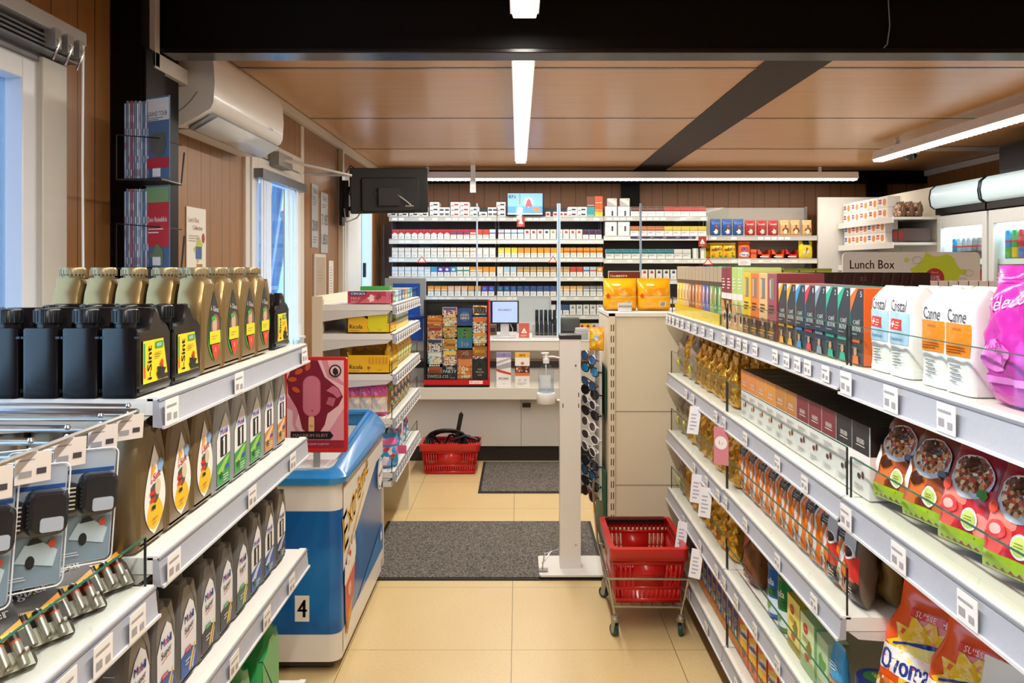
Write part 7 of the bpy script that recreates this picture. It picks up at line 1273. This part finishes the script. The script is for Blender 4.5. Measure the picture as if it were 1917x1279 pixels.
# leaflet racks on the column
def rack(z, k):
    o = empty('magazine_rack', (XL+.10, 2.62, z)); tag(o, '%s black wire rack of travel magazines on the steel column' % k, 'magazine rack'); f = MB()
    for y in (-.02, -.17): f.tube([(.02, y, .0), (.15, y, .0)], .003, BLK, 6)
    f.tube([(.15, -.17, 0), (.15, -.02, 0), (.155, -.01, .1)], .003, BLK, 6); f.tube([(.02, -.17, .0), (.02, -.17, .13), (.15, -.17, .12), (.15, -.02, .12)], .0022, BLK, 6); f.tube([(.03, .03, -.0), (.03, .03, .2)], .004, BLK, 6); f.tube([(.03, -.02, 0), (.03, .03, 0)], .004, BLK, 6); f.box(.02, .15, -.17, -.01, -.003, -.001, BLK); f.build('wire', o); return o
for z, k, txt, col in ((1.665, 'upper', 'GRAND TOUR', 'd8d4cc'), (1.405, 'lower', 'Dein Reiseblick', 'c03038')):
    rack(z, k)
    for j in range(4):
        f = MB(); CL = ['8ea0b8', 'b8c0cc', '5a6a88', 'a83040', '9ab0c8', '7a8098', 'c8d0da', '6a7a98', '98a8c0', '4a5a78']
        for q in range(3): f.prism(rrect(-.0085+.006*q, -.004+.006*q, 0, .225+.008*((q+j) % 2), .002, 3), .0, .09, c(CL[(q*2+3*j) % 10], .3), axis='y'); [f.box(-.0075+.006*q, -.005+.006*q, -.0006, 0, .01+.04*v, .03+.04*v, c(CL[(q+v+j) % 10], .3)) for v in range(5)]
        o = f.build('magazine_stack', loc=(XL+.14+.0185*j, 2.475, z+.002), rz=0); tag(o, 'stack of magazines seen by their edges, %s from the left in the %s rack' % (ORD[j], k), 'magazines', 'magazine stacks')
    f = MB(); f.box(-.05, .05, 0, .004, 0, .24, c('4a6a8a', .3)); a = front(f); a.rect(-.05, .17 if k == 'upper' else .06, .05, .235 if k == 'upper' else .19, c(col)); a.text(txt, 0, .19 if k == 'upper' else .14, .014, c('26262a' if k == 'upper' else 'f3eeee'), w=.085); a.lines(-.04, .03, .172 if k == 'upper' else .1, .182 if k == 'upper' else .12, 2, c('4a4a50' if k == 'upper' else 'f0d8d8')); a.blob(.01, .1 if k == 'upper' else .035, .035, c('5a5a54'), 4, 14, .3, 1.3) if k == 'upper' else a.rect(-.05, .19, .05, .235, c('7a9a6a')); a.rect(-.05, .03, .05, .06, c('b82a3a')) if k == 'upper' else a.blob(0, .035, .03, c('6a7a5a'), 3); a.rect(-.02, .005, .015, .03, c('e8e4e0'))
    o = f.build('magazine', loc=(XL+.238, 2.455, z+.003), rz=-.5); tag(o, ['front magazine with a mountain picture in the upper rack', 'front magazine with a red cover in the lower rack'][k == 'lower'], 'magazine')
# posters
def wallposter(name, y, z, w_, h_, label, art, base='e9e3d6', th=.003, cat='poster'):
    f = MB(); f.box(0, th, -w_/2, w_/2, 0, h_, c(base, .45)); art(Art(f, lambda u, v, h: (th+h, u, v))); o = f.build(name, loc=(XL+.002, y, z)); tag(o, label, cat); return o
o = wallposter('lunch_box_poster', 3.36, 1.38, .20, .265, 'cream Lunch Box Collection poster on the plank wall behind the oil bottles', lambda a: [a.text('Lunch Box', -.03, .215, .02, c('8a3a3a'), w=.11), a.text('Collection', .01, .185, .018, c('8a3a3a'), w=.1), a.blob(.02, .10, .045, c('b8c43a'), 3), a.rect(-.01, .06, .05, .11, c('3a5a9a')), a.ell(.07, .145, .015, .02, c('a82838')), a.rect(.0, .015, .03, .04, c('d86a4a')), a.rect(.035, .015, .06, .04, c('8a9a4a')), a.lines(-.08, .03, .13, .16, 3, c('b0a090'))])
wallposter('opening_hours_poster', 5.32, 1.53, .17, .40, 'grey sheet of opening hours with big digits, left of the pair on the wall', lambda a: [a.text('ORARI', 0, .36, .03, c('4a4a4c'), w=.12), a.lines(-.06, .06, .27, .33, 4, c('6a6a6c')), a.text('20:00', 0, .14, .07, c('3a3a3c'), w=.14), a.lines(-.06, .06, .03, .08, 3, c('6a6a6c'))], 'a9a9ab')
wallposter('opening_hours_poster', 5.58, 1.50, .2, .40, 'grey sheet of opening hours, right of the pair on the wall', lambda a: [a.text('ORARI', 0, .36, .03, c('4a4a4c'), w=.12), a.lines(-.07, .07, .3, .33, 2, c('6a6a6c')), a.text('7.185', 0, .22, .07, c('3a3a3c'), w=.17), a.text('1.850', 0, .09, .07, c('3a3a3c'), w=.17)], 'b4b4b6')
wallposter('framed_notice', 5.44, 1.19, .3, .30, 'framed beige notice on the wall below the opening hours', lambda a: [a.rect(-.13, .02, .13, .28, c('b3a089')), a.lines(-.08, .08, .12, .2, 4, c('a08c76'))], 'cfcac2', .01)
wallposter('paper_notice', 5.78, 1.14, .14, .31, 'long crumpled white paper notice right of the framed notice', lambda a: a.lines(-.05, .05, .02, .28, 14, c('b8b0a8')), 'e9e2da', .003, 'notice')
# television on its swivel arm
tv = empty('television', (-.88, 5.75, 1.92)); tag(tv, 'black television seen from behind on a swivel wall arm', 'television'); tv.rotation_euler = (.10, -.04, .38)
f = MB(); f.prism(rrect(-.27, .27, -.145, .165, .01), 0, .03, c('060606', .4), axis='y', r=.004); f.prism(rrect(-.2, .2, -.13, .1, .02), -.022, .0, c('08080a', .5), axis='y', r=.006); f.build('body', tv)
f = MB(); f.box(-.09, .06, -.05, -.022, -.09, .03, c('1a1a1c', .4)); f.box(-.12, .09, -.03, -.022, -.02, .0, c('1a1a1c', .4)); f.build('mount_plate', tv); f = MB(); f.tube([(.02, -.045, .0), (.1, -.05, -.06), (.14, -.03, -.09)], .004, c('b8b8ba', .4), 6); f.box(.1, .16, -.026, -.02, -.1, -.09, CHR); f.build('cable', tv)
wa = empty('tv_wall_arm', (XL+.035, 5.95, 1.92)); tag(wa, 'black articulated wall arm with looped cables holding the television', 'wall arm'); f = MB(); f.box(0, .02, -.05, .05, -.22, .16, BLK); f.box(.02, .06, -.02, .02, -.16, .1, BLK); f.build('wall_plate', wa)
f = MB(); f.tube([(.05, 0, .04), (.17, -.1, .03), (.33, -.22, -.01)], .018, BLK, 8); f.tube([(.05, 0, -.1), (.2, -.08, -.1), (.33, -.22, -.05)], .016, BLK, 8); f.build('arm', wa)
f = MB(); f.tube([(.03, -.03, .13), (.08, -.05, .2), (.14, -.05, .16), (.1, -.06, .08), (.2, -.1, .02)], .005, BLK, 6); f.tube([(.03, -.03, -.1), (.05, -.06, -.2), (.13, -.08, -.17), (.2, -.12, -.08)], .005, c('c8c8ca', .4), 6); f.tube([(.12+.05*math.cos(t*.5), -.07, .02+.05*math.sin(t*.5)) for t in range(26)], .004, BLK, 6); f.build('cable', wa)
# scratch on the beam
f = MB(); f.tube([(1.215, 2.7495, 2.29), (1.22, 2.7495, 2.2), (1.212, 2.7495, 2.14), (1.2, 2.749, 2.128)], .002, c('8a8684', .5), 5); tag(f.build('paint_scratch'), 'short pale scratch down the right end of the black beam', 'scratch')
